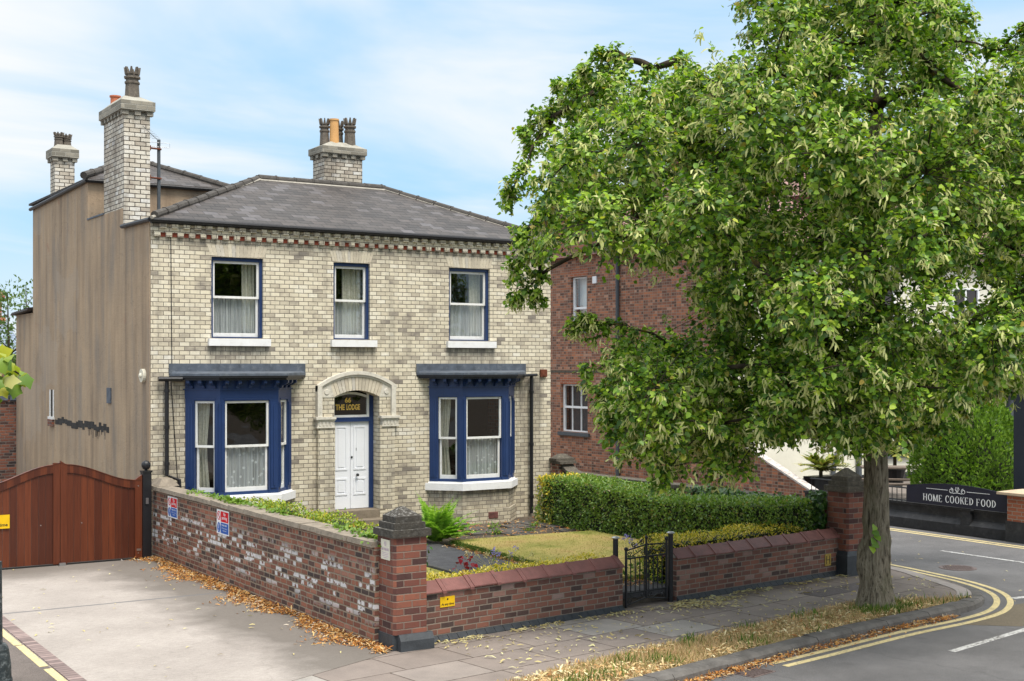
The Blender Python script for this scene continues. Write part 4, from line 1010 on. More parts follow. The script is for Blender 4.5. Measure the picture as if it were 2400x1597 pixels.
# doorway: brick pilasters, painted caps, arched head
FD = FF
b = MB()
b.lbox(FD, 10.94, 11.309, .001, .1, .28, 2.34); b.lbox(FD, 12.341, 12.68, .001, .1, .28, 2.34)
b.lbox(FD, 10.9, 11.33, .001, .13, .2, .56); b.lbox(FD, 12.32, 12.72, .001, .13, .2, .56)
b.lbox(FD, 11.02, 11.309, .001, .06, 2.53, 3.0); b.lbox(FD, 12.341, 12.6, .001, .06, 2.53, 3.0)
ds = b.build('door_surround', 'cream', house)
b = MB()
for u0, u1 in ((10.87, 11.312), (12.338, 12.78)):
    b.lbox(FD, u0, u1, .001, .16, 2.485, 2.535); b.lbox(FD, u0 + .03, u1 - .01, .001, .135, 2.45, 2.485); b.lbox(FD, u0 + .05, u1 - .02, .001, .115, 2.335, 2.45)
    for i in range(4): b.lbox(FD, u0 + .08 + i * .08, u0 + .12 + i * .08, .115, .128, 2.36, 2.44)
    b.lbox(FD, u0 + .03, u1 - .005, .001, .125, 2.31, 2.34)
b.lbox(FD, 10.92, 11.02, .001, .12, 2.535, 3.18); b.lbox(FD, 12.6, 12.7, .001, .12, 2.535, 3.18)
# arched hood and spandrels
cx = 11.82; n = 22
zo = lambda u: 3.17 + .30 * (1 - ((u - cx) / .9) ** 2)        # hood top
zi = lambda u: 2.935 + .135 * (1 - ((u - cx) / .515) ** 2)     # arch soffit
for i in range(n):
    u0, u1 = cx - .9 + 1.8 * i / n, cx - .9 + 1.8 * (i + 1) / n
    b.lpoly(FD, [(u0, zo(u0) - .075), (u1, zo(u1) - .075), (u1, zo(u1)), (u0, zo(u0))], .001, .115)
    b.lpoly(FD, [(u0, zo(u0) - .12), (u1, zo(u1) - .12), (u1, zo(u1) - .075), (u0, zo(u0) - .075)], .001, .085)
for s_ in (-1, 1):
    b.lpoly(FD, [(cx + s_ * .515, 2.93), (cx + s_ * .8, 2.93), (cx + s_ * .8, 3.12), (cx + s_ * .6, 3.22)], .001, .07)
    b.tube([FD.p(cx + s_ * .68, .07, 3.04), FD.p(cx + s_ * .68, .085, 3.04)], [.06, .05], 14)
b.build('painted_mouldings', 'stonewhite', ds)
b = MB(); n = 15
for i in range(n):
    s0, s1 = -1 + 2 * i / n, -1 + 2 * (i + 1) / n; g_ = .004
    q0, q1 = cx + s0 * .515 + g_, cx + s1 * .515 - g_; r0, r1 = cx + s0 * .63 + g_, cx + s1 * .63 - g_
    b.lpoly(FD, [(q0, zi(q0)), (q1, zi(q1)), (r1, zo(r1) - .12), (r0, zo(r0) - .12)], -.28, .065)
b.build('arch_bricks', 'vouss', ds)
# frame, fanlight and the two leaves
dd = -.25
b = MB()
b.lbox(FD, 11.312, 11.40, dd - .06, dd + .03, .59, 3.06); b.lbox(FD, 12.245, 12.338, dd - .06, dd + .03, .59, 3.06); b.lbox(FD, 11.40, 12.245, dd - .06, dd + .05, 2.41, 2.5)
for i in range(9): b.lbox(FD, 11.42 + i * .09, 11.47 + i * .09, dd + .05, dd + .062, 2.475, 2.498)
door = b.build('door', 'blue', house)
b = MB(); sashd = dd + .02
b.lbox(FD, 11.402, 11.45, dd - .02, sashd, 2.502, 3.0); b.lbox(FD, 12.195, 12.243, dd - .02, sashd, 2.502, 3.0); b.lbox(FD, 11.45, 12.195, dd - .02, sashd - .002, 2.502, 2.55)
for i in range(12):
    u0, u1 = 11.402 + .841 * i / 12, 11.402 + .841 * (i + 1) / 12; zz_ = lambda u: 2.93 + .1 * (1 - ((u - cx) / .43) ** 2)
    b.lpoly(FD, [(u0, zz_(u0) - .05), (u1, zz_(u1) - .05), (u1, zz_(u1)), (u0, zz_(u0))], dd - .02, sashd - .003)
b.build('fanlight_frame', 'white', door)
pane(FD, 11.43, 12.22, 2.53, 2.99, dd, door)
b = MB(); b.text(FD, '66', 11.765, 2.81, .1, dd + .003, bold=.03); b.text(FD, 'THE', 11.585, 2.66, .11, dd + .003, w=.205, bold=.03); b.text(FD, 'LODGE', 11.885, 2.66, .11, dd + .003, w=.31, bold=.03); b.build('lettering', 'gold', door)
b = MB()
for u0, u1 in ((11.402, 11.815), (11.823, 12.243)):
    b.lbox(FD, u0, u1, dd - .05, dd, .6, 2.408)
    for z0, z1 in ((.68, .82), (.9, 1.22), (1.42, 2.3)):
        if z0 == .68: continue
        a_, c_ = u0 + .085, u1 - .085
        for q in (((a_, z0), (c_, z0)), ((a_, z1), (c_, z1)), ((a_, z0), (a_, z1)), ((c_, z0), (c_, z1))):
            (ua, za), (ub, zb) = q
            hz_ = abs(za - zb) < 1e-6; b.lbox(FD, min(ua, ub) - .017, max(ua, ub) + .017, dd, dd + .012, min(za, zb) - (.017 if hz_ else -.017), max(za, zb) + (.017 if hz_ else -.017))
        b.lbox(FD, a_ + .05, c_ - .05, dd, dd + .01, z0 + .05, z1 - .05)
b.build('leaf', 'doorwhite', door)
b = MB(); b.lbox(FD, 11.95, 12.11, dd + .001, dd + .008, 1.8, 1.86); b.build('letter_plate', 'black', door)
b = MB(); b.lathe(0, 0, [(.012, 0), (.012, .03), (.032, .045), (.03, .07), (.01, .08)], 12); b.v = [(11.96 + q[0], YF - dd - q[2] - .003, 1.3 + q[1]) for q in b.v]; b.build('knob', 'black', door)
b = MB(); b.tube([FD.p(11.85, dd + .001, 1.67), FD.p(11.85, dd + .015, 1.67)], .022, 10); b.build('lock', 'black', door)
b = MB(); b.lbox(FD, 11.2, 12.45, -.3, .12, .4, .59); b.lbox(FD, 11.0, 12.7, -.3, .45, .1, .42); b.build('doorstep', 'stepstone', house)
# ------------------------------------------------------------------ garden walls, pillars, gates, signs
def chamfer_cap(b, x0, x1, y0, y1, zs):
    for z0, z1, o in zs: b.box(x0 - o, x1 + o, y0 - o, y1 + o, z0, z1)
# long side wall
gw = empty('garden_wall', (7.64, 19.5, 0), 'long old red brick garden wall with stone coping and flaking white paint beside the driveway', 'wall')
b = MB(); b.box(7.5, 7.73, 14.93, 24.15, -.1, 1.265); b.build('brickwork', 'oldwall', gw)
b = MB(); y_ = 14.93
while y_ < 24.1:
    L = min(rng.uniform(.6, .95), 24.15 - y_); dz = rng.normal() * .006; x_ = rng.normal() * .008
    b.hexa([(7.455 + x_, y_, 1.265), (7.79 + x_, y_, 1.265), (7.79 + x_, y_ + L - .012, 1.265), (7.455 + x_, y_ + L - .012, 1.265), (7.465 + x_, y_, 1.335 + dz), (7.78 + x_, y_, 1.34 + dz), (7.78 + x_, y_ + L - .012, 1.34 - dz), (7.465 + x_, y_ + L - .012, 1.335 - dz)])
    y_ += L
b.build('coping', 'coping', gw)
b = MB(); b.hexa([(7.5, 23.8, 1.34), (7.9, 23.8, 1.34), (7.9, 24.35, 1.34), (7.5, 24.35, 1.34), (7.6, 23.9, 1.47), (7.8, 23.9, 1.47), (7.8, 24.25, 1.47), (7.6, 24.25, 1.47)]); b.build('end_stone', 'coping', gw)
# corner pillar
def pillar(name, x0, x1, y0, y1, zb, label, apex, cm='stone'):
    e = empty(name, ((x0 + x1) / 2, (y0 + y1) / 2, 0), label, 'gate pillar', 'brick pillars with stone caps on the front wall')
    b = MB(); c_ = .035
    pts = [(x0 + c_, y0), (x1, y0), (x1, y1), (x0, y1), (x0, y0 + c_)]
    b.poly(pts, .2, zb); b.build('shaft', 'pillar', e)
    b = MB(); chamfer_cap(b, x0, x1, y0, y1, [(zb, zb + .09, .045)]); b.build('slab', cm, e)
    b = MB(); chamfer_cap(b, x0, x1, y0, y1, [(zb + .09, zb + .17, -.01), (zb + .17, zb + .25, -.045)]); b.frustum(x0 + .05, x1 - .05, y0 + .05, y1 - .05, zb + .25, apex, .12); b.build('cap', cm, e)
    return e
pA = pillar('brick_pillar', 7.565, 8.03, 14.52, 14.97, 1.43, 'red brick corner pillar with weathered stone cap and a faded notice on it', 1.79, 'lichen')
b = MB(); b.box(7.555, 8.06, 14.55, 14.97, -.1, .2); b.box(7.62, 8.1, 14.44, 14.55, -.1, .13)
b.hexa([(7.62, 14.44, .13), (8.1, 14.44, .13), (8.1, 14.55, .13), (7.62, 14.55, .13), (7.62, 14.49, .205), (8.1, 14.49, .205), (8.1, 14.55, .205), (7.62, 14.55, .205)]); b.build('plinth', 'bluebrick', pA)
pB = pillar('brick_pillar', 16.76, 17.2, 15.54, 16.0, 1.43, 'red brick pillar with stone cap behind the lime tree trunk', 1.82)
b = MB(); b.box(16.71, 17.24, 15.5, 16.0, -.1, .34); b.hexa([(16.71, 15.5, .34), (17.24, 15.5, .34), (17.24, 16.0, .34), (16.71, 16.0, .34), (16.76, 15.54, .42), (17.2, 15.54, .42), (17.2, 16.0, .42), (16.76, 16.0, .42)]); b.build('plinth', 'bluebrick', pB)

# low front walls with terracotta copings
d_ = (16.76 - 8.03, 15.76 - 14.75)
FW = Fr(8.03, 14.75, *d_)
def low_wall(s0, s1, label):
    mid = FW.p((s0 + s1) / 2, -.11, 0)
    e = empty('front_wall', mid, label, 'wall', 'low front garden walls')
    b = MB(); b.lbox(FW, s0, s1, -.23, 0, -.1, .655); b.build('brickwork', 'front', e)
    b = MB(); u = s0; 
    while u < s1 - .02:
        L = min(.155, s1 - u); 
        b.hexa([FW.p(u, .0, -.1), FW.p(u, .07, -.1), FW.p(u + L - .008, .07, -.1), FW.p(u + L - .008, 0, -.1), FW.p(u, .0, .075), FW.p(u, .07, .01), FW.p(u + L - .008, .07, .01), FW.p(u + L - .008, 0, .075)]); u += L
    b.build('plinth', 'bluebrick', e)
    b = MB(); b.lbox(FW, s0, s1, -.2, -.03, .655, .7); b.build('bedding_mortar', 'mortar', e)
    b = MB(); u = s0 - .02
    lay = lambda o: [(.045 + o, .655 + o * .3), (-.115, .785 + o), (-.275 - o, .655 + o * .3), (-.275 - o, .64 - o), (-.115, .755), (.045 + o, .64 - o)]
    while u < s1:
        L = min(.455, s1 - u + .01); j = rng.normal() * .004
        def seg_(u0, u1, o):
            pr = lay(o); n = len(pr)
            v = [FW.p(u0, q[0], q[1] + j) for q in pr] + [FW.p(u1, q[0], q[1] + j) for q in pr]
            b.add(v, [(i, (i + 1) % n, n + (i + 1) % n, n + i) for i in range(n)] + [tuple(range(n - 1, -1, -1)), tuple(range(n, 2 * n))])
        seg_(u, u + L - .01, 0)
        if L > .3: seg_(u + L - .075, u + L - .012, .014)
        u += L
    b.build('coping_tiles', 'terracotta', e)
    return e
fw1 = low_wall(.0, 3.66, 'low red brick front wall with terracotta coping and a yellow plate between pillar and iron gate')
fw2 = low_wall(4.8, 8.79, 'low red brick front wall with terracotta coping from the iron gate to the pillar behind the tree')

# wrought iron garden gate
gt = empty('iron_gate', FW.p(4.17, -.03, 0), 'black wrought iron garden gate with scrolls between the low front walls', 'gate')
def gp(u, z): return FW.p(u, -.02, z)
def scroll(b, u, z, r, turns=1.4, flip=1, up=1, rad=.007):
    pts = []
    for i in range(16):
        a = turns * 2 * pi * i / 15; q = r * (1 - i / 19); pts.append(gp(u + flip * q * cos(a), z + up * q * sin(a)))
    b.tube(pts, rad, 5)
b = MB()
b.tube([gp(3.75, .02), gp(3.75, .86)], .02, 8); b.tube([gp(4.6, .06), gp(4.6, .95)], .02, 8); b.tube([gp(4.17, .12), gp(4.17, 1.0)], .018, 8)
for z_ in (.23, .74): b.tube([gp(3.75, z_), gp(4.6, z_)], .013, 6)
b.tube([gp(3.75, .86), gp(4.17, .92), gp(4.6, .9)], .011, 6); b.tube([gp(3.75, .05), gp(4.17, .13), gp(4.6, .07)], .01, 6)
gate_f = b.build('gate_frame', 'black', gt)
b = MB()
for i in range(1, 9):
    if i == 4.5: continue
    u = 3.75 + .85 * i / 9; b.tube([gp(u, .23), gp(u, .74)], .009, 6)
b.build('bars', 'black', gt)
b = MB()
for u, z_, fl, up in ((3.82, .8, 1, 1), (4.1, .79, -1, 1), (4.24, .79, 1, 1), (4.52, .8, -1, 1), (4.08, .96, -1, 1), (4.25, .97, 1, 1), (3.9, .93, -1, 1), (4.1, .17, -1, 1), (4.24, .17, 1, 1), (3.82, .1, 1, 1), (4.53, .13, -1, 1)): scroll(b, u, z_, .045, 1.4, fl, up)
b.tube([gp(3.84, .76), gp(4.1, .86)], .007, 5); b.tube([gp(4.5, .78), gp(4.24, .86)], .007, 5); b.tube([gp(3.92, .9), gp(4.1, 1.0)], .007, 5)
b.tube([gp(3.84, .19), gp(4.05, .12)], .007, 5); b.tube([gp(4.5, .2), gp(4.28, .11)], .007, 5)
b.build('scrollwork', 'black', gt)
for u, z_, r in ((3.75, .88, .03), (4.6, .97, .032), (4.17, 1.02, .028)): b = MB(); q = gp(u, z_); b.lathe(q[0], q[1], [(.012, z_ - .03), (r, z_ - .005), (r, z_ + .015), (.01, z_ + .035)], 8); b.build('finial', 'black', gt)
for s_, dd_, lb in ((3.67, -.16, 'round black iron gate post with flat cap at the left of the iron gate'), (4.72, -.05, 'round black iron gate post with flat cap at the right of the iron gate')):
    q = FW.p(s_, dd_, 0); e = empty('gate_post', q, lb, 'post', 'iron posts of the garden gate')
    b = MB(); b.lathe(q[0], q[1], [(.04, -.05), (.04, 1.035)], 14); b.build('shaft', 'black', e)
    b = MB(); b.lathe(q[0], q[1], [(.06, 1.035), (.062, 1.05), (.03, 1.065)], 14); b.build('cap', 'steel', e)

# timber driveway gate
FG = Fr(4.3, 24.0, 1, 0)
def gate_leaf(u0, u1, hinge_right, label):
    e = empty('timber_gate', FG.p((u0 + u1) / 2, 0, 0), label, 'gate', 'tall timber driveway gates')
    L = u1 - u0
    s_of = lambda u: (u1 - u) / L if not hinge_right else (u - u0) / L       # 0 at meeting edge, 1 at hinge
    def zt(u):
        s_ = s_of(u)
        return 1.80 - .34 * (.5 - .5 * cos(pi * min(1, max(0, (s_ - .05) / .9)))) + (.035 * (1 - s_ / .08) if s_ < .08 else 0)
    b = MB(); n = 26
    for i in range(n):
        a, c_ = u0 + L * i / n, u0 + L * (i + 1) / n
        b.lpoly(FG, [(a, zt(a) - .14), (c_, zt(c_) - .14), (c_, zt(c_)), (a, zt(a))], -.03, .03)
        b.lpoly(FG, [(a, zt(a)), (c_, zt(c_)), (c_, zt(c_) + .012), (a, zt(a) + .012)], -.036, .038)
    m_, h_ = (u0, u1) if hinge_right else (u1, u0); sg = 1 if hinge_right else -1
    A, B = sorted((m_ + sg * .003, m_ + sg * .12)); b.lpoly(FG, [(A, .03), (B, .03), (B, zt(B) + .0), (A, zt(A) + .045)], -.032, .034)
    A, B = sorted((h_, h_ - sg * .13)); b.lpoly(FG, [(A, .03), (B, .03), (B, 1.47 if sg < 0 else 1.56), ((A + B) / 2, 1.52), (A, 1.56 if sg < 0 else 1.47)], -.032, .034)
    b.build('gate_frame', 'gatewood', e)
    b = MB(); k = 10; a0, a1 = u0 + .12, u1 - .12
    for i in range(k):
        a, c_ = a0 + (a1 - a0) * i / k + .003, a0 + (a1 - a0) * (i + 1) / k - .003
        b.lpoly(FG, [(a, .04), (c_, .04), (c_, zt(c_) - .13), (a, zt(a) - .13)], -.02, .008)
    b.build('boards', 'gatewood', e)
    b = MB(); b.lbox(FG, u0, u1, -.025, .028, .0, .028); b.build('bottom_rail', 'ink', e)
    s_ = u0 + .38 if hinge_right else u1 - .33; b = MB(); b.tube([FG.p(s_, .008, .74), FG.p(s_, .014, .74)], .012, 8); b.build('bolt', 'steel', e)
    if hinge_right:
        for z_ in (1.36, .12): b = MB(); b.tube([FG.p(u1 - .07, .034, z_), FG.p(u1 - .07, .04, z_)], .012, 8); b.build('bolt', 'steel', e)
        b = MB(); b.lbox(FG, u1 - .1, u1 - .02, .034, .038, .16, .2); b.build('maker_plate', 'steel', e)
    return e
gate_leaf(1.48, 2.95, True, 'right leaf of the tall brown timber driveway gate')
gate_leaf(.01, 1.478, False, 'left leaf of the tall brown timber driveway gate with a yellow plate')
b = MB(); b.box(5.74, 5.85, 23.86, 23.93, .006, .06); b.build('gate_stop', 'steel', label='small metal drop stop on the concrete where the timber gates meet', cat='gate stop')
e = empty('gate_post', (7.34, 24.02, 0), 'square black gate post with ball finial beside the timber gate', 'post')
b = MB(); b.box(7.26, 7.42, 23.94, 24.1, -.05, 1.6); b.build('shaft', 'black', e)
b = MB(); b.box(7.25, 7.43, 23.93, 24.11, 1.6, 1.63); b.lathe(7.34, 24.02, [(.03, 1.63), (.03, 1.65), (.06, 1.665), (.078, 1.7), (.085, 1.735), (.078, 1.77), (.055, 1.8), (.02, 1.818)], 18); b.build('ball_finial', 'black', e)
b = MB(); b.box(7.31, 7.36, 23.92, 23.94, 1.02, 1.13); b.build('lock_plate', 'steel', e)

# signs
FL = Fr(7.5, 0, 0, -1)                    # u = -Y, d = -X
def parking_sign(y0, y1, z1, z0, label):
    u0, u1 = -y0, -y1; w_ = u1 - u0; h_ = z1 - z0
    e = empty('parking_sign', FL.p((u0 + u1) / 2, 0, z0), label, 'sign', 'no parking signs on the garden wall')
    b = MB(); b.lbox(FL, u0, u1, .004, .014, z0, z1); b.build('plate', 'signwhite', e)
    um = u0 + w_ * .34
    b = MB(); b.lbox(FL, um, u1 - .015, .014, .0155, z0 + h_ * .52, z1 - .02)
    cu, cz = u0 + w_ * .18, z0 + h_ * .75; r0 = w_ * .135
    ring = lambda r: [FL.p(cu + r * cos(2 * pi * i / 20), .0155, cz + r * sin(2 * pi * i / 20)) for i in range(20)]
    b.add(ring(r0) + ring(r0 * .76), [(i, (i + 1) % 20, 20 + (i + 1) % 20, 20 + i) for i in range(20)])
    q = r0 * .62; k = r0 * .12
    b.add([FL.p(cu - q - k, .0156, cz + q - k), FL.p(cu - q + k, .0156, cz + q + k), FL.p(cu + q + k, .0156, cz - q + k), FL.p(cu + q - k, .0156, cz - q - k)], [(0, 3, 2, 1)])
    b.build('red_panel', 'signred', e)
    b = MB(); b.lbox(FL, um, u1 - .015, .014, .0155, z0 + .02, z0 + h_ * .485)
    cz2 = z0 + h_ * .26; b.add([FL.p(cu + r0 * cos(2 * pi * i / 20), .0155, cz2 + r0 * 1.15 * sin(2 * pi * i / 20)) for i in range(20)], [tuple(range(20))])
    b.build('blue_panel', 'signblue', e)
    b = MB(); um2 = (um + u1 - .015) / 2; ww = u1 - um
    b.text(FL, 'No', um2, z0 + h_ * .79, .055, .0165, w=ww * .27, bold=.012); b.text(FL, 'parking', um2, z0 + h_ * .63, .055, .0165, w=ww * .66, bold=.012)
    b.text(FL, 'Keep clear', um2, z0 + h_ * .36, .035, .0165, w=ww * .66, bold=.01); b.text(FL, '24 hour access', um2, z0 + h_ * .24, .026, .0165, w=ww * .7, bold=.0); b.text(FL, 'required', um2, z0 + h_ * .14, .026, .0165, w=ww * .42, bold=.0)
    b.lbox(FL, cu - .009, cu + .009, .0155, .0165, cz2 - .02, cz2 + r0 * .8); b.lbox(FL, cu - .009, cu + .009, .0155, .0165, cz2 - r0 * .8, cz2 - r0 * .5)
    b.build('lettering', 'signwhite', e)
parking_sign(23.2, 22.68, 1.225, .85, 'red, white and blue no parking sign on the garden wall nearest the timber gate')
parking_sign(20.66, 20.11, 1.225, .83, 'red, white and blue no parking sign midway along the garden wall')
e = empty('notice', (7.56, 14.75, 1.19), 'small faded cream no parking notice on the corner pillar', 'sign')
FP = Fr(7.565, 0, 0, -1)
b = MB(); b.lbox(FP, -14.86, -14.62, .002, .01, 1.13, 1.385); b.build('plate', 'signold', e)
b = MB(); b.text(FP, 'NO PARKING', -14.74, 1.245, .035, .012, w=.2, bold=.02)
for i, w_ in enumerate((.18, .16, .19, .1)): b.lbox(FP, -14.74 - w_ / 2, -14.74 + w_ / 2, .0101, .0115, 1.215 - i * .021, 1.222 - i * .021)
ring = lambda r: [FP.p(-14.74 + r * cos(2 * pi * i / 18), .012, 1.33 + r * sin(2 * pi * i / 18)) for i in range(18)]
b.add(ring(.03) + ring(.021), [(i, (i + 1) % 18, 18 + (i + 1) % 18, 18 + i) for i in range(18)])
b.add([FP.p(-14.76, .0121, 1.345), FP.p(-14.755, .0121, 1.35), FP.p(-14.72, .0121, 1.315), FP.p(-14.725, .0121, 1.31)], [(0, 3, 2, 1)])
b.build('lettering', 'signink', e)
def time_plate(F, u0, u1, z0, z1, label):
    e = empty('time_plate', F.p((u0 + u1) / 2, .004, z0), label, 'sign', 'yellow restriction plates')
    b = MB(); b.lbox(F, u0, u1, .003, .01, z0, z1); b.build('plate', 'signyellow', e)
    h_ = z1 - z0; uc = (u0 + u1) / 2
    b = MB(); b.text(F, 'At any time', uc, z0 + h_ * .17, h_ * .22, .0115, w=(u1 - u0) * .86, bold=.025)
    b.add([F.p(uc + h_ * .1 * cos(2 * pi * i / 16), .0115, z0 + h_ * .74 + h_ * .1 * sin(2 * pi * i / 16)) for i in range(16)], [tuple(range(16))]); b.build('lettering', 'ink', e)
time_plate(FW, .35, .585, .43, .565, 'small yellow plate reading At any time on the low front wall')
FGd = Fr(4.3, 23.97, 1, 0)
time_plate(FGd, .15, .615, .73, .97, 'yellow plate reading At any time on the timber gate, cut by the photo edge')
e = empty('hydrant_sign', FW.p(8.5, .004, .17), 'small worn yellow hydrant plate on the front wall near the pillar', 'sign')
b = MB(); b.lbox(FW, 8.42, 8.58, .003, .012, .18, .38)
M['hyd'] = simple('worn_yellow_plate', (.4, .27, .06), .7, .3, 18, dirt=((.2, .15, .08), .6)); b.build('plate', 'hyd', e)
b = MB()
for u_ in (8.455, 8.535): b.lbox(FW, u_, u_ + .014, .012, .014, .21, .35)
b.lbox(FW, 8.469, 8.535, .012, .014, .275, .287); b.build('lettering', 'ink', e)
# ------------------------------------------------------------------ garden
GZ = .22
b = MB(); b.poly([(7.72, 14.95), (8.1, 14.98), (16.8, 16.0), (16.95, 16.0), (16.95, 24.45), (7.72, 24.45)], -.2, GZ - .03); b.build('garden_soil', 'soil', kind='structure')
b = MB(); b.poly([(10.6, 15.3), (13.0, 15.42), (13.0, 16.1), (12.03, 16.2), (12.08, 21.1), (12.3, 24.0), (10.6, 24.0)], GZ - .1, GZ); b.build('path', 'asphpath', kind='structure')
M['pathkerb'] = simple('path_kerb', (.09, .085, .08), .9, .3, 8)
b = MB(); b.box(10.5, 10.6, 15.3, 21.5, GZ - .1, GZ + .05); b.build('kerb', 'pathkerb', kind='structure')
LR = [(12.04, 16.2), (12.75, 16.15), (15.3, 16.7), (15.35, 21.0), (12.3, 21.25)]
b = MB(); b.poly(LR, GZ - .1, GZ + .07); b.build('lawn', 'turf', kind='structure')
LL = [(8.35, 15.6), (10.48, 15.7), (10.48, 21.5), (8.35, 21.5)]
b = MB(); b.poly(LL, GZ - .1, GZ + .02); b.build('lawn', 'turf', kind='structure')
q = scatter(LR, 9000); d = rdir(len(q), (0, 0, .8), .6); d[:, 2] = np.abs(d[:, 2]) + .05
leaf_obj('lawn_grass', np.c_[q, np.full(len(q), GZ + .07)], d, rdir(len(q)), rng.uniform(.02, .045, len(q)), 'lawnblade', tmpl='blade', kind='stuff', label='short parched grass of the front lawn')
k = rng.uniform(0, 1, 2600); e0, e1 = np.array([12.04, 16.2]), np.array([12.3, 21.25]); q = e0 + (e1 - e0) * k[:, None] + np.c_[rng.normal(size=2600) * .03 - .02, np.zeros(2600)]
d = rdir(2600, (-.5, 0, .4), .5)
leaf_obj('lawn_edge', np.c_[q, GZ + rng.uniform(.0, .07, 2600)], d, rdir(2600), rng.uniform(.04, .09, 2600), 'green', tmpl='blade', kind='stuff', label='longer dark green grass along the lawn edge by the path')
# stone bed in front of the bay: old flags, weeds, litter
b = MB()
for i in range(22):
    x_, y_ = rng.uniform(12.2, 15.6), rng.uniform(21.5, 23.7); b.box(x_, x_ + rng.uniform(.3, .7), y_, y_ + rng.uniform(.3, .5), GZ - .05, GZ + rng.uniform(-.015, .02) + .0007 * i)
M['bedstone'] = simple('bed_stone', (.1, .09, .08), .95, .35, 6, bumpd=.01)
b.build('bed_paving', 'bedstone', kind='structure')
ctr = np.array([(12.9, 21.9), (13.3, 22.4), (13.9, 22.2), (14.5, 22.0), (14.2, 22.9), (15.2, 22.6), (13.0, 22.9), (15.9, 23.6), (16.2, 23.9), (16.3, 23.6), (15.8, 23.3), (16.0, 23.9)])
P = np.concatenate([np.r_[c_, GZ] + np.abs(rng.normal(size=(60 if i < 7 else 130, 3))) * np.array([.1, .1, .03 if i < 7 else .13]) * np.sign(np.r_[rng.normal(size=2), 1]) for i, c_ in enumerate(ctr)])
leaf_obj('weeds', P, rdir(len(P), (0, 0, .5)), rdir(len(P), (0, -.3, 1)), rng.uniform(.03, .07, len(P)), 'ivypale', tmpl='oval', kind='stuff', label='pale green weeds on the bare bed by the bay window and downpipe')
q = np.concatenate([scatter([(12.2, 21.3), (15.5, 21.1), (16.3, 23.8), (12.3, 23.7)], 500), scatter([(12.0, 16.2), (12.1, 16.2), (12.14, 21), (11.95, 21)], 280), scatter([(11.8, 15.6), (12.75, 15.7), (12.75, 16.2), (12.0, 16.2)], 160)])
litter('leaf_litter', q, GZ + .02, (.04, .09), 'litter', 'dead leaves on the bed before the house and along the lawn edge')

def box_hedge(name, x0, x1, y0, y1, z0, ztop, nleaf, size, mt, label, mid=None, core='hedgecore', bump_=.05, cat='hedge', group=None, mt2=None, fmix=None, inset=.09, shear=0.0):
    e = empty(name, ((x0 + x1) / 2, (y0 + y1) / 2, z0), label, cat, group)
    zt = ztop if callable(ztop) else (lambda x, y: ztop + 0 * x)
    b = MB(); n = 14; i_ = inset
    ys = np.linspace(y0 + i_, y1 - i_, n)
    for a, c_ in zip(ys[:-1], ys[1:]):
        za, zc = float(zt(np.array(x0), np.array(a))) - i_, float(zt(np.array(x0), np.array(c_))) - i_
        b.hexa([(x0 + i_, a, z0 - .05), (x1 - i_, a, z0 - .05), (x1 - i_, c_, z0 - .05), (x0 + i_, c_, z0 - .05), (x0 + i_, a, za), (x1 - i_, a, za), (x1 - i_, c_, zc), (x0 + i_, c_, zc)])
    b.v = [(p[0], p[1] + shear * (p[0] - x0), p[2]) for p in b.v]
    b.build('twigs', core, e)
    dx, dy = x1 - x0, y1 - y0; h_ = float(np.mean(zt(np.linspace(x0, x1, 5), np.linspace(y0, y1, 5)))) - z0
    ar = np.array([dx * dy, dy * h_, dy * h_, dx * h_, dx * h_]); cnt = (nleaf * ar / ar.sum()).astype(int)
    Ps = []; Ns = []
    for k, c_ in enumerate(cnt):
        a, q = rng.uniform(0, 1, c_), rng.uniform(0, 1, c_)
        if k == 0: x, y = x0 + dx * a, y0 + dy * q; z = zt(x, y); nr = (0, 0, 1)
        elif k in (1, 2): x = np.full(c_, x0 if k == 1 else x1); y = y0 + dy * a; z = z0 + (zt(x, y) - z0) * q; nr = (-1 if k == 1 else 1, 0, 0)
        else: y = np.full(c_, y0 if k == 3 else y1); x = x0 + dx * a; z = z0 + (zt(x, y) - z0) * q; nr = (0, -1 if k == 3 else 1, 0)
        Ps.append(np.c_[x, y, z]); Ns.append(np.tile(nr, (c_, 1)))
    P = np.concatenate(Ps); N = np.concatenate(Ns).astype(float)
    w_ = (np.sin(P[:, 0] * 7 + P[:, 2] * 5) + np.sin(P[:, 1] * 6.3 + P[:, 2] * 8.1 + 1) + np.sin(P[:, 1] * 13 + P[:, 0] * 11 - P[:, 2] * 12)) / 3
    # rounded edges
    ctr_ = np.array([(x0 + x1) / 2, (y0 + y1) / 2, 0]); 
    P = P + N * (w_ * bump_ + rng.normal(size=len(P)) * bump_ * .55 - bump_ * .6)[:, None]
    ed = np.minimum.reduce([np.abs(zt(P[:, 0], P[:, 1]) - P[:, 2])]) ; top = (N[:, 2] > .5)
    edge = np.minimum(np.abs(P[:, 0] - x0), np.abs(P[:, 0] - x1)); P[top, 2] -= .05 * np.exp(-edge[top] / .06)
    D = rdir(len(P)) + N * .55 + np.array([0, 0, .25]); U = N + rdir(len(P)) * .7
    mi = None; mats = mt
    if mt2: mats = [mt, mt2]; mi = (rng.uniform(size=len(P)) < fmix(P)).astype(int)
    P[:, 1] += shear * (P[:, 0] - x0)
    leaf_obj('leaves', P, D, U, rng.uniform(size * .7, size * 1.3, len(P)), mats, e, tmpl='oval', mi=mi)
    return e
hz = lambda x, y: np.interp(y, [16, 17.2, 18.2, 19.2, 20.2, 21.6, 23.2], [1.27, 1.2, 1.13, 1.06, 1.14, 1.2, 1.22]) + 0 * x
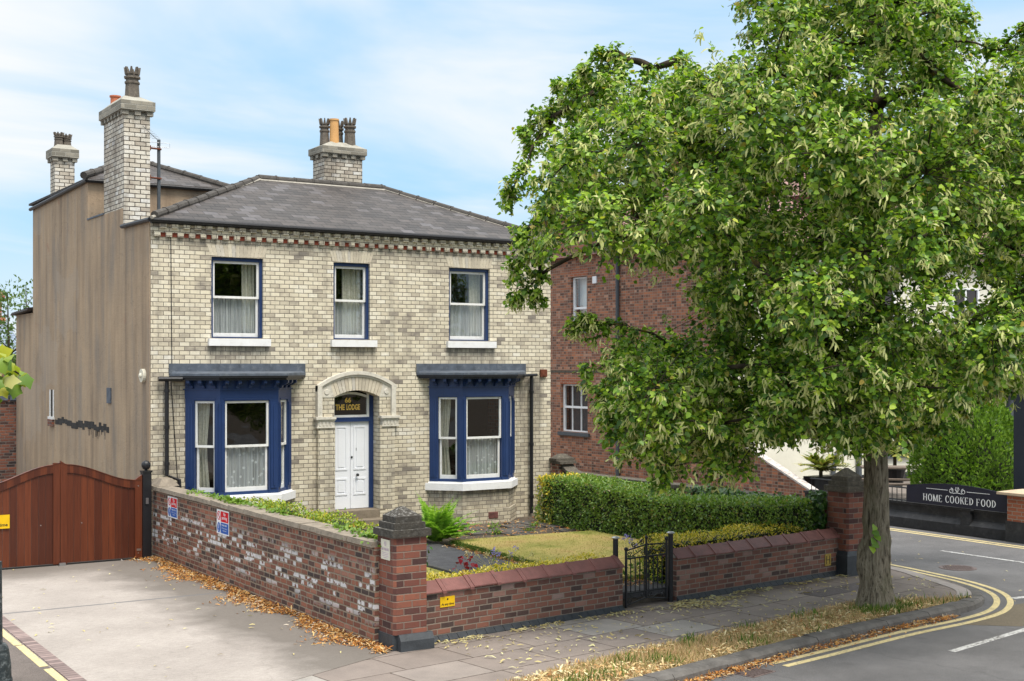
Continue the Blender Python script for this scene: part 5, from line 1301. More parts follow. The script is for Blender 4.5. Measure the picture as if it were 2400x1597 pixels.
box_hedge('hedge', 15.5, 16.5, 16.1, 23.15, GZ, hz, 34000, .056, 'hedge', 'tall clipped green privet hedge along the right side of the front garden', bump_=.06,
          mt2='yellow', fmix=lambda P: np.where(P[:, 1] > 22.85, np.where(P[:, 2] > 1.0, .9, .4), np.where(P[:, 1] > 22.6, .25, 0)))
box_hedge('golden_hedge', 8.15, 11.5, 15.02, 15.42, .05, lambda x, y: .755 + .02 * np.sin(x * 4) + 0 * y, 7000, .04, 'yellow', 'low golden variegated hedge behind the front wall left of the iron gate', group='low golden hedges', shear=.1157)
box_hedge('golden_hedge', 12.72, 16.2, 15.6, 16.2, .05, lambda x, y: .86 + .02 * np.sin(x * 3) + 0 * y, 9000, .04, 'yellow', 'low golden variegated hedge behind the front wall right of the iron gate', group='low golden hedges', mt2='golden_low', fmix=lambda P: np.clip(1.2 - P[:, 2] * 1.3, 0, .9), shear=.1157)
box_hedge('side_hedge', 7.8, 8.3, 15.1, 20.9, GZ, lambda x, y: 1.36 + .04 * np.sin(y * 3) + .02 * np.sin(y * 7.7) + 0 * x, 13000, .045, 'golden_low', 'low yellow-green hedge growing inside the long garden wall', bump_=.05)
# ivy on the coping, on the corner pillar and behind the right wall
def ivy(name, P, N, size, mt, label, group=None):
    D = rdir(len(P)) + np.array([0, 0, -.35]); return leaf_obj(name, P, D, N + rdir(len(P)) * .45, rng.uniform(size * .6, size * 1.4, len(P)), mt, tmpl='heart', label=label, cat='ivy', group=group)
y_ = np.concatenate([rng.normal(20.6, .55, 420), rng.normal(18.6, .25, 130), rng.normal(15.35, .2, 160), rng.normal(16.3, .2, 90), rng.normal(22.3, .2, 40)]); n = len(y_)
x_ = 7.79 - np.abs(rng.normal(size=n)) * .09 - np.where(y_ < 15.8, .12, 0); z_ = 1.35 + np.abs(rng.normal(size=n)) * .02 - np.where((y_ < 18.9) & (x_ < 7.6), .06, 0)
ivy('ivy', np.c_[x_, y_, z_], np.tile([0, 0, 1.], (n, 1)), .055, 'ivypale', 'bright green ivy trailing over the coping of the long garden wall')
n = 900; P = np.c_[8.05 + np.abs(rng.normal(size=n)) * .1, 14.92 + rng.uniform(0, .35, n), 1.42 - rng.beta(1.2, 1.5, n) * 1.25]
ivy('ivy', P, np.tile([.6, -.7, .2], (n, 1)), .055, 'ivy', 'dark glossy ivy clinging to the garden side of the corner pillar')

# right boundary wall beyond the hedge
e = empty('boundary_wall', (16.95, 20.5, 0), 'old boundary wall with stone coping behind the green hedge', 'wall')
b = MB(); b.box(16.85, 17.08, 16.05, 24.1, -.1, 1.12); b.build('brickwork', 'oldwall', e)
b = MB(); y_ = 16.05
while y_ < 23.6:
    L = min(.8, 23.75 - y_); b.box(16.8, 17.13, y_, y_ + L - .01, 1.121, 1.19 + rng.normal() * .005); y_ += L
v = []
for i in range(9):
    a = i / 8; yy_ = 23.7 + .45 * a; zz_ = 1.19 + .2 * a ** 2.2; v.append((yy_, zz_))
for (ya, za), (yb, zb) in zip(v, v[1:]): b.hexa([(16.8, ya, za - .07), (17.13, ya, za - .07), (17.13, yb, zb - .07), (16.8, yb, zb - .07), (16.8, ya, za), (17.13, ya, za), (17.13, yb, zb), (16.8, yb, zb)])
b.build('coping', 'stone', e)
b = MB(); b.box(16.72, 17.12, 24.1, 24.38, -.1, 1.42); b.build('end_pier', 'oldwall', e)
b = MB(); b.box(16.69, 17.15, 24.0, 24.39, 1.36, 1.42); b.box(16.66, 17.16, 24.1, 24.39, 1.421, 1.48); b.frustum(16.68, 17.14, 24.12, 24.38, 1.48, 1.57, .4); b.build('pier_cap', 'stone', e)
n = 900; y_ = rng.uniform(16.2, 19.6, n); P = np.c_[16.78 + rng.normal(size=n) * .07, y_, 1.16 + np.abs(rng.normal(size=n)) * .06 - rng.uniform(0, .15, n)]
P2 = np.c_[rng.uniform(16.55, 16.8, 350), rng.uniform(16.02, 16.3, 350), rng.uniform(.7, 1.4, 350)]
ivy('ivy', np.concatenate([P, P2]), np.tile([-.5, -.4, .7], (n + 350, 1)), .075, 'ivy', 'dark ivy along the coping of the boundary wall behind the hedge')

# fern
fr = empty('fern', (12.15, 21.6, GZ), 'large bright green fern at the corner of the path and lawn', 'fern')
P = []; D = []; U = []; sz = []
b = MB()
for i in range(44):
    a = rng.uniform(0, 2 * pi); L = rng.uniform(.65, 1.1); el = rng.uniform(.55, 1.45); pts = []
    for j in range(15):
        s_ = j / 14; r_ = L * (cos(el) * s_ + .25 * s_ * s_); zz_ = L * (sin(el) * s_ - .38 * s_ * s_ * cos(el))
        pts.append(np.array([12.15 + cos(a) * r_, 21.6 + sin(a) * r_, GZ + max(zz_, .02)]))
    b.tube([tuple(p) for p in pts], [.006 - .004 * j / 14 for j in range(15)], 4)
    side = np.array([-sin(a), cos(a), 0])
    for j in range(2, 15):
        t_ = pts[j] - pts[j - 1]; t_ /= np.linalg.norm(t_); w_ = .17 * sin(pi * min(1, .12 + j / 15.5)) ** .8
        for h_ in (0, .5):
            p = pts[j - 1] + (pts[j] - pts[j - 1]) * h_
            for s_ in (-1, 1): P.append(p); D.append(side * s_ + t_ * .45 + np.array([0, 0, rng.normal() * .15])); U.append(np.cross(t_, side) + rng.normal(size=3) * .1); sz.append(w_)
b.build('stems', 'fern', fr)
leaf_obj('fronds', np.array(P), np.array(D), np.array(U), np.array(sz), 'fern', fr, tmpl='oval')

# flowers behind the golden hedge and by the gate
def sprig(name, x, y, z, h, n, mt, lt, label, cat, spread=.12, leaf=None, tm='oval', grp=None):
    e = empty(name, (x, y, z), label, cat, grp); b = MB(); P = []; 
    for i in range(n):
        a = rng.uniform(0, 6.28); r_ = rng.uniform(.2, 1) * spread; hh = h * rng.uniform(.65, 1.05); tip = (x + cos(a) * r_, y + sin(a) * r_, z + hh)
        b.tube([(x, y, z - .02), (x + cos(a) * r_ * .3, y + sin(a) * r_ * .3, z + hh * .5), tip], [.005, .004, .003], 4); P.append(tip)
    b.build('stems', 'stalk', e)
    k = 16; Q = np.concatenate([np.array(p) + rng.normal(size=(k, 3)) * .02 for p in P])
    for p in P: Q = np.array(p) + rng.normal(size=(k, 3)) * .02; leaf_obj('flower_head', Q, rdir(k, (0, 0, .3)), rdir(k), rng.uniform(.02, .045, k), mt, e, tmpl='oval')
    if leaf is not None:
        Q = np.array([(x, y, z + h * .15)]) + rng.normal(size=(140, 3)) * np.array([spread * .8, spread * .8, h * .22])
        leaf_obj('leaves', Q, rdir(len(Q), (0, 0, .5)), rdir(len(Q)), rng.uniform(.04, .1, len(Q)), leaf, e, tmpl='oval')
    return e
sprig('flower', 10.3, 16.3, .3, .55, 6, 'purple', 'stalk', 'small lilac flowers on pale stalks beyond the golden hedge left of the gate', 'flower', .35, 'ivypale')
sprig('flower', 12.72, 16.2, .25, .62, 7, 'purple', 'stalk', 'lilac flowers seen through the scrolls of the iron gate', 'flower', .25, 'green')
sprig('seedheads', 10.5, 16.6, .25, .5, 9, 'fallen', 'stalk', 'dry pale seed heads standing between path and golden hedge', 'flower', .6)
e = empty('red_shrub', (9.88, 16.8, .22), 'small shrub with deep red leaves behind the golden hedge', 'shrub')
b = MB(); P = []
for i in range(5):
    a = rng.uniform(0, 6.28); tip = (9.88 + cos(a) * .12 * rng.uniform(.2, 1), 16.8 + sin(a) * .2 * rng.uniform(.2, 1), rng.uniform(.5, .75)); b.tube([(9.88, 16.8, .2), tip], .005, 4); P += [np.array(tip) + rng.normal(size=3) * np.array([.05, .05, .1]) for _ in range(11)]
b.build('stems', 'twig', e); P = np.array(P); leaf_obj('leaves', P, rdir(len(P), (0, 0, -.2)), rdir(len(P)), rng.uniform(.04, .085, len(P)), 'redleaf', e, tmpl='heart')
# ------------------------------------------------------------------ lime tree
TX, TY = 14.9, 13.28
lime = empty('lime_tree', (TX, TY, 0), 'big leafy lime tree in flower with a thick trunk on the kerbside verge', 'tree')
LOBES = [(10.86,11.50,6.60,0.85),(17.35,11.62,7.44,0.85),(17.03,15.13,9.27,0.85),(13.12,13.14,8.89,0.85),(18.21,14.06,7.37,0.85),(20.08,13.43,8.31,0.85),(14.07,11.01,6.41,0.85),(14.06,14.92,4.55,0.85),(18.00,16.03,7.29,0.85),(16.47,16.79,5.59,0.85),(14.61,13.36,8.67,0.85),(15.99,14.25,10.56,0.85),(15.32,14.69,7.13,0.85),(15.01,15.64,5.82,0.85),(15.76,14.79,4.81,0.85),(19.02,14.94,3.89,0.85),(12.42,13.25,4.50,0.85),(14.70,13.74,4.41,0.85),(16.86,12.62,6.31,0.85),(12.67,12.00,5.19,0.85),(14.12,13.25,5.96,0.85),(14.60,17.32,7.08,0.85),(12.72,10.54,5.90,0.85),(14.31,10.59,4.38,0.85),(12.37,13.81,6.99,0.85),(17.51,14.80,6.16,0.85),(16.64,16.06,7.24,0.60),(10.35,14.37,6.12,0.60),(12.53,13.83,3.55,0.60),(17.49,15.10,10.04,0.60),(13.70,14.76,5.88,0.60),(16.96,13.50,6.76,0.60),(14.68,13.59,10.49,0.60),(16.22,10.29,5.47,0.60),(16.21,14.91,6.56,0.60),(10.28,11.72,5.45,0.60),(15.50,9.68,6.53,0.60),(12.44,13.64,6.10,0.60),(16.19,15.69,9.62,0.60),(13.12,11.64,5.97,0.60),(18.94,15.33,6.14,0.60),(12.82,12.57,9.51,0.60),(10.47,13.18,6.44,0.60),(15.44,13.12,6.09,0.60),(12.59,18.04,6.15,0.60),(16.00,11.99,6.69,0.60),(14.09,9.59,5.69,0.60),(11.90,10.78,4.95,0.60),(13.24,16.63,6.37,0.60),(12.32,17.36,7.00,0.60),(19.90,12.10,7.72,0.60),(12.99,15.99,7.45,0.60),(16.23,14.11,9.21,0.60),(16.63,13.95,7.70,0.60),(13.76,13.44,6.86,0.60),(12.27,14.53,3.57,0.60),(11.92,11.37,7.06,0.60),(13.27,12.60,6.63,0.60),(14.78,16.39,6.96,0.60),(16.23,14.30,3.70,0.60),(20.24,13.74,6.45,0.60),(10.20,12.60,3.32,0.60),(15.40,14.66,5.70,0.60),(13.58,12.79,9.54,0.60),(13.77,13.54,4.39,0.60),(14.29,12.64,4.08,0.60),(13.45,17.73,6.86,0.60),(13.24,14.52,3.38,0.60),(15.88,13.22,8.28,0.60),(13.65,17.21,7.92,0.60),(16.84,14.35,6.89,0.60),(12.29,16.58,7.61,0.60),(13.72,12.26,5.35,0.60),(18.59,13.88,5.95,0.60),(14.96,9.91,5.73,0.60),(17.14,11.58,4.59,0.60),(13.80,12.08,9.51,0.60),(9.52,12.84,5.34,0.60),(11.31,10.84,6.04,0.60),(18.11,12.73,7.84,0.60),(15.89,16.09,4.49,0.60),(15.22,15.63,7.69,0.60),(11.03,10.75,4.35,0.60),(12.94,9.77,3.96,0.60),(11.03,12.08,4.95,0.60),(11.13,13.02,5.54,0.60),(14.67,14.94,8.12,0.60),(15.34,14.16,3.42,0.60),(14.63,12.26,7.96,0.60),(14.62,10.25,6.93,0.60),(14.03,13.61,9.90,0.60),(18.09,16.28,3.88,0.60),(16.17,10.26,7.00,0.60),(12.32,15.13,6.01,0.60),(11.57,12.06,6.26,0.60),(15.62,15.21,9.03,0.60),(10.93,15.10,6.07,0.45),(17.59,11.02,5.01,0.45),(15.38,12.77,6.78,0.45),(15.46,10.50,5.15,0.45),(12.39,14.51,7.01,0.45),(15.87,11.22,5.78,0.45),(10.12,13.40,5.66,0.45),(12.19,15.52,3.85,0.45),(13.38,11.43,3.62,0.45),(13.61,9.99,5.37,0.45),(13.67,13.78,9.23,0.45),(11.76,15.82,6.01,0.45),(12.44,16.51,6.10,0.45),(11.55,10.33,6.05,0.45),(11.35,11.39,3.22,0.45),(11.62,13.88,7.26,0.45),(12.98,16.03,2.63,0.45),(14.65,10.41,5.98,0.45),(17.77,13.76,6.27,0.45),(9.87,13.65,6.33,0.45),(15.74,11.41,4.55,0.45),(13.25,10.24,6.86,0.45),(12.69,12.49,4.62,0.45),(11.64,13.87,5.39,0.45),(13.03,10.56,5.02,0.45),(15.43,15.65,3.45,0.45),(14.71,10.81,5.12,0.45),(16.82,16.15,3.78,0.45),(13.23,10.72,6.44,0.45),(13.00,17.49,8.14,0.45),(12.80,11.60,8.38,0.45),(16.54,11.31,4.98,0.45),(12.43,12.67,3.04,0.45),(15.89,15.53,3.89,0.45),(10.85,12.21,5.70,0.45),(13.00,13.63,6.41,0.45),(11.38,12.72,2.83,0.45),(18.08,10.92,5.98,0.45),(12.28,10.18,4.28,0.45),(11.10,14.30,6.89,0.45),(12.52,15.11,2.73,0.45),(12.19,11.90,7.33,0.45),(13.00,13.42,3.47,0.45),(14.16,13.36,7.30,0.45),(19.00,12.59,7.57,0.45),(11.42,11.77,7.22,0.45),(15.01,11.87,3.71,0.45),(12.66,14.24,5.47,0.45),(12.10,13.50,2.92,0.45),(16.46,11.19,7.42,0.45),(16.92,13.36,5.53,0.45),(17.34,10.78,6.90,0.45),(13.39,13.30,4.81,0.45),(18.20,11.63,7.49,0.45),(17.20,15.06,7.72,0.45),(16.63,16.94,4.50,0.45),(12.04,14.44,5.43,0.45),(13.93,15.15,5.55,0.45),(17.43,11.48,5.45,0.45),(13.76,12.77,3.48,0.45),(14.75,11.30,7.09,0.45),(11.90,11.08,6.52,0.45),(19.75,14.71,4.35,0.45),(12.34,12.87,8.68,0.45),(12.03,14.58,2.69,0.45),(12.05,11.03,5.83,0.45),(18.04,14.78,9.76,0.45),(13.20,12.75,7.51,0.45),(13.95,12.33,4.45,0.45),(11.86,12.16,5.26,0.45),(14.31,13.58,3.78,0.45),(13.31,12.21,7.89,0.45),(15.58,16.11,6.61,0.45),(16.42,11.99,4.02,0.45),(16.87,12.76,4.96,0.45),(10.42,12.64,5.32,0.45),(17.38,12.63,5.79,0.45),(15.52,11.41,6.38,0.45),(19.85,14.85,7.13,0.45),(14.52,12.75,5.03,0.45),(13.49,11.56,9.12,0.45),(17.33,14.09,7.10,0.45),(13.22,13.99,5.90,0.45),(11.21,13.85,6.27,0.45),(11.86,11.11,2.98,0.45),(15.95,11.75,5.52,0.45),(12.60,10.88,3.38,0.45),(14.30,12.50,8.59,0.45),(14.17,9.58,5.05,0.45),(17.86,13.32,4.15,0.45),(13.49,11.11,4.82,0.45),(13.81,11.78,7.93,0.45),(14.59,15.08,2.86,0.45),(15.06,12.31,7.57,0.45),(12.50,11.17,5.53,0.45),(13.94,11.66,5.17,0.45),(13.77,11.74,3.83,0.45),(12.81,11.34,7.21,0.45),(12.54,14.83,7.60,0.45),(14.76,15.07,10.55,0.45),(11.90,10.03,5.05,0.45),(11.35,11.53,7.72,0.45),(17.32,13.01,7.30,0.45),(14.71,13.09,3.94,0.45),(20.53,13.28,5.23,0.45),(16.72,14.43,8.92,0.45),(12.80,14.20,6.12,0.45),(14.67,14.17,8.27,0.45),(16.18,11.91,4.66,0.45),(17.48,16.56,6.45,0.45),(14.18,16.03,3.29,0.45),(14.47,16.96,3.90,0.45),(11.65,12.99,6.43,0.45),(19.04,12.32,6.80,0.45),(15.32,12.26,6.05,0.45),(13.71,11.61,8.65,0.45),(12.09,12.07,4.44,0.45),(12.00,10.47,3.89,0.45),(11.06,15.36,6.45,0.45),(13.22,11.92,2.94,0.45),(11.92,10.38,3.30,0.45),(12.89,14.06,2.60,0.45),(13.65,15.79,3.65,0.45),(15.27,12.57,9.17,0.45),(13.61,13.96,6.52,0.45),(14.42,15.74,3.86,0.45),(12.66,12.32,3.36,0.45),(12.46,11.06,8.05,0.45),(15.94,15.17,8.58,0.45),(13.33,10.77,5.38,0.45),(17.47,13.87,8.74,0.45),(14.21,13.86,10.52,0.45),(17.46,11.79,4.10,0.45),(17.80,15.91,9.08,0.45),(11.62,15.08,5.45,0.45),(14.76,12.14,5.64,0.45),(11.65,13.14,7.22,0.45),(12.52,12.29,6.59,0.45),(11.45,13.43,6.56,0.45),(11.42,15.48,7.06,0.45),(15.42,10.73,6.15,0.45),(11.34,12.84,3.54,0.45),(14.22,17.38,3.87,0.45),(12.36,11.95,8.60,0.45),(15.75,10.63,4.45,0.45),(15.82,9.65,5.31,0.45),(13.29,11.96,3.65,0.45),(10.59,12.56,2.90,0.45),(15.40,11.61,5.15,0.45),(20.59,13.69,5.92,0.45),(19.18,12.11,8.13,0.27),(16.12,10.57,4.64,0.27),(14.20,11.67,7.56,0.27),(14.22,10.42,7.35,0.27),(9.94,12.29,5.04,0.27),(12.37,10.12,6.55,0.27),(14.47,11.87,9.66,0.27),(12.83,13.64,5.29,0.27),(17.19,10.75,6.53,0.27),(16.14,11.15,4.50,0.27),(14.41,12.01,9.30,0.27),(16.06,9.99,7.75,0.27),(12.73,10.11,3.34,0.27),(14.21,11.25,8.13,0.27),(17.24,14.32,8.68,0.27),(10.27,15.13,5.74,0.27),(11.36,12.68,4.50,0.27),(13.35,11.58,8.33,0.27),(11.91,14.75,7.40,0.27),(16.37,13.32,10.35,0.27),(13.23,11.30,7.98,0.27),(18.76,12.97,8.92,0.27),(18.19,12.83,8.82,0.27),(15.61,10.25,8.16,0.27),(16.61,11.54,8.73,0.27),(12.11,11.38,3.14,0.27),(16.50,13.24,9.53,0.27),(13.01,14.11,7.19,0.27),(16.99,11.08,7.59,0.27),(10.92,14.59,5.74,0.27),(16.58,10.10,6.07,0.27),(12.12,12.42,8.39,0.27),(11.06,13.44,5.21,0.27),(10.08,13.30,5.23,0.27),(13.56,13.74,8.08,0.27),(11.93,10.84,3.59,0.27),(11.63,10.46,3.58,0.27),(15.21,13.81,10.27,0.27),(13.03,10.67,7.93,0.27),(14.69,11.91,7.61,0.27),(15.20,10.81,7.55,0.27),(14.45,12.47,9.62,0.27),(14.10,13.14,10.27,0.27),(11.96,13.39,7.41,0.27),(13.42,13.40,9.51,0.27),(13.00,14.28,3.87,0.27),(11.15,14.12,5.49,0.27),(11.94,11.85,3.17,0.27),(9.50,13.87,5.99,0.27),(16.65,10.13,7.55,0.27),(11.28,11.69,4.56,0.27),(16.71,15.20,3.00,0.27),(13.32,12.62,3.20,0.27),(12.75,14.36,2.37,0.27),(16.53,9.95,5.66,0.27),(11.89,12.87,4.55,0.27),(16.81,14.83,3.24,0.27),(12.17,11.96,8.04,0.27),(11.26,12.79,6.91,0.27),(13.63,10.04,4.06,0.27),(14.51,12.99,10.28,0.27),(16.24,10.00,7.49,0.27),(10.87,14.88,6.66,0.27),(14.45,15.45,3.05,0.27),(11.26,12.19,6.97,0.27),(15.95,10.79,3.99,0.27),(11.80,11.97,2.85,0.27),(14.01,9.49,4.10,0.27),(11.83,14.44,3.00,0.27),(12.36,12.98,9.34,0.27),(19.25,13.99,8.31,0.27),(12.86,13.05,9.44,0.27),(17.16,10.67,5.52,0.27),(10.18,14.85,5.28,0.27),(14.11,11.60,8.39,0.27),(20.33,12.43,7.28,0.27),(14.80,10.86,7.20,0.27),(12.80,14.44,4.61,0.27),(17.50,14.28,10.40,0.27),(14.61,15.44,10.52,0.27),(17.09,10.83,8.19,0.27),(17.53,10.29,6.33,0.27),(12.07,14.15,7.65,0.27),(13.11,17.16,3.54,0.27),(10.87,13.52,7.18,0.27),(12.62,15.26,7.74,0.27),(17.52,13.33,8.05,0.27),(14.52,12.78,9.90,0.27),(14.66,13.14,2.60,0.27),(11.18,13.42,3.11,0.27),(12.31,12.42,7.99,0.27),(18.54,14.86,8.51,0.27),(15.74,10.55,7.81,0.27),(15.49,9.51,6.04,0.27),(15.26,9.91,7.21,0.27),(11.00,13.96,6.68,0.27),(16.67,10.40,6.39,0.27),(14.66,13.03,2.89,0.27),(15.06,12.13,9.09,0.27),(14.31,12.57,3.41,0.27),(16.90,16.14,2.64,0.27),(15.26,14.42,10.76,0.27),(16.09,10.97,8.35,0.27),(11.88,12.62,8.39,0.27),(13.54,11.17,8.19,0.27),(11.17,10.81,3.52,0.27),(15.42,12.91,8.33,0.27),(11.05,15.03,6.99,0.27),(12.54,17.57,6.53,0.27),(10.95,14.15,5.88,0.27),(12.18,13.52,3.94,0.27),(15.12,17.19,5.03,0.27),(10.66,13.29,2.98,0.27),(11.35,14.44,3.36,0.27),(18.25,11.83,4.31,0.27),(11.26,16.27,6.78,0.27),(16.24,10.26,6.45,0.27),(12.95,13.68,8.26,0.27),(14.66,11.74,8.37,0.27),(13.33,13.54,8.38,0.27),(12.32,12.53,3.48,0.35),(13.27,14.15,2.95,0.45),(11.73,11.53,3.47,0.37),(15.72,13.93,3.85,0.32),(12.44,13.03,3.30,0.31),(11.79,14.71,3.40,0.30),(11.10,14.29,3.13,0.31),(12.51,15.74,3.57,0.41),(10.92,13.89,3.41,0.43),(15.12,11.42,3.51,0.32),(14.36,13.09,3.59,0.35),(13.62,14.47,3.74,0.40),(12.89,15.43,3.17,0.30),(11.80,14.25,3.83,0.43),(12.43,14.05,2.54,0.38),(12.80,14.82,2.88,0.33),(13.09,13.33,3.88,0.42),(10.63,12.98,2.70,0.36),(15.01,12.75,3.27,0.38),(14.50,12.76,3.01,0.44),(14.74,14.43,2.89,0.32),(12.66,11.59,2.75,0.30),(13.68,13.66,3.85,0.43),(17.18,13.58,3.44,0.32),(13.03,11.16,3.57,0.33),(11.80,13.78,2.59,0.32),(13.36,10.87,3.35,0.37),(12.64,13.48,2.95,0.35),(15.51,13.96,3.00,0.32),(14.37,10.81,3.71,0.42),(15.00,13.13,3.27,0.34),(13.97,12.66,2.76,0.38),(13.11,12.16,3.23,0.43),(12.71,11.25,2.95,0.37),(13.99,10.53,3.69,0.45),(15.23,13.82,3.05,0.39),(12.00,11.50,2.89,0.31),(12.34,15.20,3.14,0.35),(10.52,12.84,3.42,0.31),(12.63,12.66,3.86,0.44),(15.39,14.45,2.89,0.33),(11.78,15.35,3.00,0.36),(13.56,13.13,3.38,0.31),(12.56,16.11,3.15,0.45),(12.24,13.11,2.98,0.37),(11.45,11.87,3.56,0.33),(13.93,15.69,2.73,0.33),(10.62,13.73,3.66,0.35),(10.51,13.58,3.08,0.41),(12.76,15.46,2.32,0.44),(13.49,12.42,3.60,0.31),(13.76,11.94,3.29,0.43),(11.39,13.95,3.50,0.36),(11.77,14.78,2.85,0.37),(11.78,11.98,3.62,0.31),(12.63,11.75,3.44,0.44),(12.30,12.15,3.11,0.38),(14.74,14.17,3.80,0.31),(17.14,14.05,3.07,0.43),(11.35,11.81,2.97,0.38),(14.93,11.04,3.88,0.31),(16.59,13.93,3.86,0.36),(13.38,12.51,2.82,0.38),(12.55,14.07,3.11,0.32),(16.44,13.29,3.34,0.33),(12.44,12.91,3.60,0.35),(14.93,12.74,2.90,0.41),(15.26,14.85,2.75,0.34),(11.13,13.82,2.63,0.34),(12.55,14.60,2.92,0.37),(13.27,14.55,2.40,0.34),(14.12,15.98,2.45,0.35),(10.99,13.02,3.28,0.44),(13.88,11.33,3.27,0.34),(11.91,15.44,3.31,0.34),(14.61,12.07,3.89,0.32),(15.86,11.61,3.82,0.35),(16.07,13.81,3.47,0.34),(15.43,11.33,3.63,0.33),(15.56,12.34,3.52,0.36),(17.59,12.91,4.02,0.31),(15.45,12.15,3.84,0.41),(14.31,11.18,3.81,0.36),(15.77,11.24,4.07,0.36),(16.90,11.70,3.90,0.40),(16.67,13.23,3.74,0.35),(15.79,12.51,4.01,0.30),(14.70,11.95,3.58,0.35),(15.59,13.22,2.91,0.32),(16.82,11.52,4.07,0.33),(14.88,12.84,3.33,0.37),(15.42,10.65,4.05,0.39),(13.39,11.38,3.62,0.29),(15.97,13.63,2.86,0.39),(15.49,12.12,3.83,0.40),(15.23,12.94,3.75,0.41),(14.64,11.16,3.74,0.30),(15.51,12.78,3.66,0.37),(16.52,11.98,3.61,0.41),(15.75,11.65,4.11,0.35),(17.91,12.63,3.90,0.36),(15.85,11.13,3.78,0.31),(13.51,11.22,3.66,0.42),(14.82,12.26,3.89,0.32),(16.38,14.08,2.87,0.35),(15.52,11.66,3.35,0.20),(15.73,11.53,3.41,0.20),(14.65,11.63,2.98,0.20),(14.40,11.79,2.80,0.20),(14.10,11.98,2.65,0.20),(10.14,15.71,6.19,0.20),(10.12,15.84,6.01,0.17),(10.35,15.81,6.39,0.20),(10.52,16.42,6.20,0.15),(10.23,15.54,5.37,0.20),(10.14,15.60,5.06,0.17),(10.16,15.70,4.84,0.17),(10.30,15.61,4.69,0.17),(10.14,15.71,4.61,0.12),(10.43,15.53,4.60,0.13),(10.44,15.64,5.20,0.20),(10.51,15.59,4.91,0.14),(10.35,15.58,5.59,0.20),(10.22,15.66,5.50,0.15),(10.57,16.03,7.06,0.17),(10.64,14.80,4.17,0.15),(10.81,14.68,4.13,0.17),(11.02,14.55,4.17,0.17),(10.71,14.75,4.26,0.12),(11.22,14.42,4.08,0.20),(11.79,15.25,8.08,0.20),(11.65,15.34,8.21,0.17),(11.44,15.47,8.18,0.15),(11.00,15.75,7.73,0.15),(11.19,15.63,7.51,0.20),(11.30,15.56,7.96,0.17),(16.67,12.11,8.50,0.20),(16.43,12.27,8.24,0.27),(16.88,12.34,8.28,0.25),(16.27,12.37,8.28,0.22),(11.75,15.63,7.99,0.30),(11.02,15.39,7.60,0.25),(11.17,15.88,7.52,0.25),(11.49,14.97,7.71,0.28),(11.58,15.62,7.71,0.30),(10.78,15.66,7.24,0.25),(11.54,15.89,7.88,0.25),(11.14,14.71,7.50,0.25),(10.90,16.06,7.09,0.25),(10.52,15.83,6.80,0.20),(12.11,15.04,7.96,0.17),(12.43,14.83,8.08,0.20),(10.71,15.94,7.25,0.17),(10.63,13.02,2.20,0.17),(10.74,12.95,2.29,0.20),(10.36,13.31,2.47,0.20),(11.19,12.66,2.31,0.20),(11.47,12.48,2.29,0.20),(10.37,13.79,3.02,0.17),(10.44,13.98,3.25,0.20),(10.47,14.31,3.51,0.17),(10.46,13.72,2.76,0.20)]
LB = np.array(LOBES)
trunk_pts = [(TX, TY, -.1), (TX + .0, TY, .15), (TX + .02, TY, .5), (TX + .03, TY, 1.2), (TX + .02, TY, 2.0), (TX - .02, TY, 2.8), (TX - .06, TY + .02, 3.8), (TX - .1, TY + .03, 5.0), (TX - .05, TY + .03, 6.2), (TX + .05, TY, 7.4), (TX + .1, TY - .05, 8.6)]
trunk_r = [.33, .265, .205, .18, .168, .162, .158, .14, .115, .09, .06]
def bez(p, q, n=6, sag=.0, bow=None):
    p, q = np.array(p), np.array(q); m_ = (p + q) / 2 + (bow if bow is not None else 0); 
    return [(1 - t_) ** 2 * p + 2 * t_ * (1 - t_) * m_ + t_ * t_ * q for t_ in np.linspace(0, 1, n)]
nodes = [np.array(p) for p in trunk_pts[4:]]; rad_ = list(trunk_r[4:]); kids = {}; par = [None] * len(nodes)
order = np.argsort(np.hypot(LB[:, 0] - TX, LB[:, 1] - TY) + .25 * np.abs(LB[:, 2] - 5))
for k in order:
    p = LB[k, :3]; C_ = np.array(nodes); dist = np.linalg.norm(C_ - p, axis=1)
    rr = np.hypot(C_[:, 0] - TX, C_[:, 1] - TY)
    pen = np.where(rr > np.hypot(p[0] - TX, p[1] - TY), 3, 0) + np.where(C_[:, 2] > p[2] + .5, 1.2 if LB[k, 3] > .25 else 0, 0) + .12 * rr + np.where((LB[k, 3] < .25) & (p[2] < 5) & (C_[:, 2] < p[2] + .1), 1.0, 0)
    j = int(np.argmin(dist ** 1.7 + .5 * pen)); nodes.append(p); par.append(j)
cntd = [1] * len(nodes)
for i in range(len(nodes) - 1, len(trunk_pts) - 5, -1):
    if par[i] is not None: cntd[par[i]] += cntd[i]
b = MB(); nt0 = len(trunk_pts) - 4
for i in range(nt0, len(nodes)):
    p, q = nodes[par[i]], nodes[i]; r1 = (.011 if LB[order[i - nt0], 3] > .25 or cntd[i] > 6 else .007) * cntd[i] ** .5; r0 = min(r1 * 1.5, .011 * (cntd[i] + 3) ** .5 * 1.2)
    L = np.linalg.norm(q - p); bow = rng.normal(size=3) * .1 * L + np.array([0, 0, .12 * L * (1 if q[2] < p[2] + .4 else -.2)])
    pts = bez(p, q, 7, bow=bow); b.tube([tuple(v) for v in pts], list(np.linspace(r0, r1 * .8, 7)), 6)
limbs_mb = b
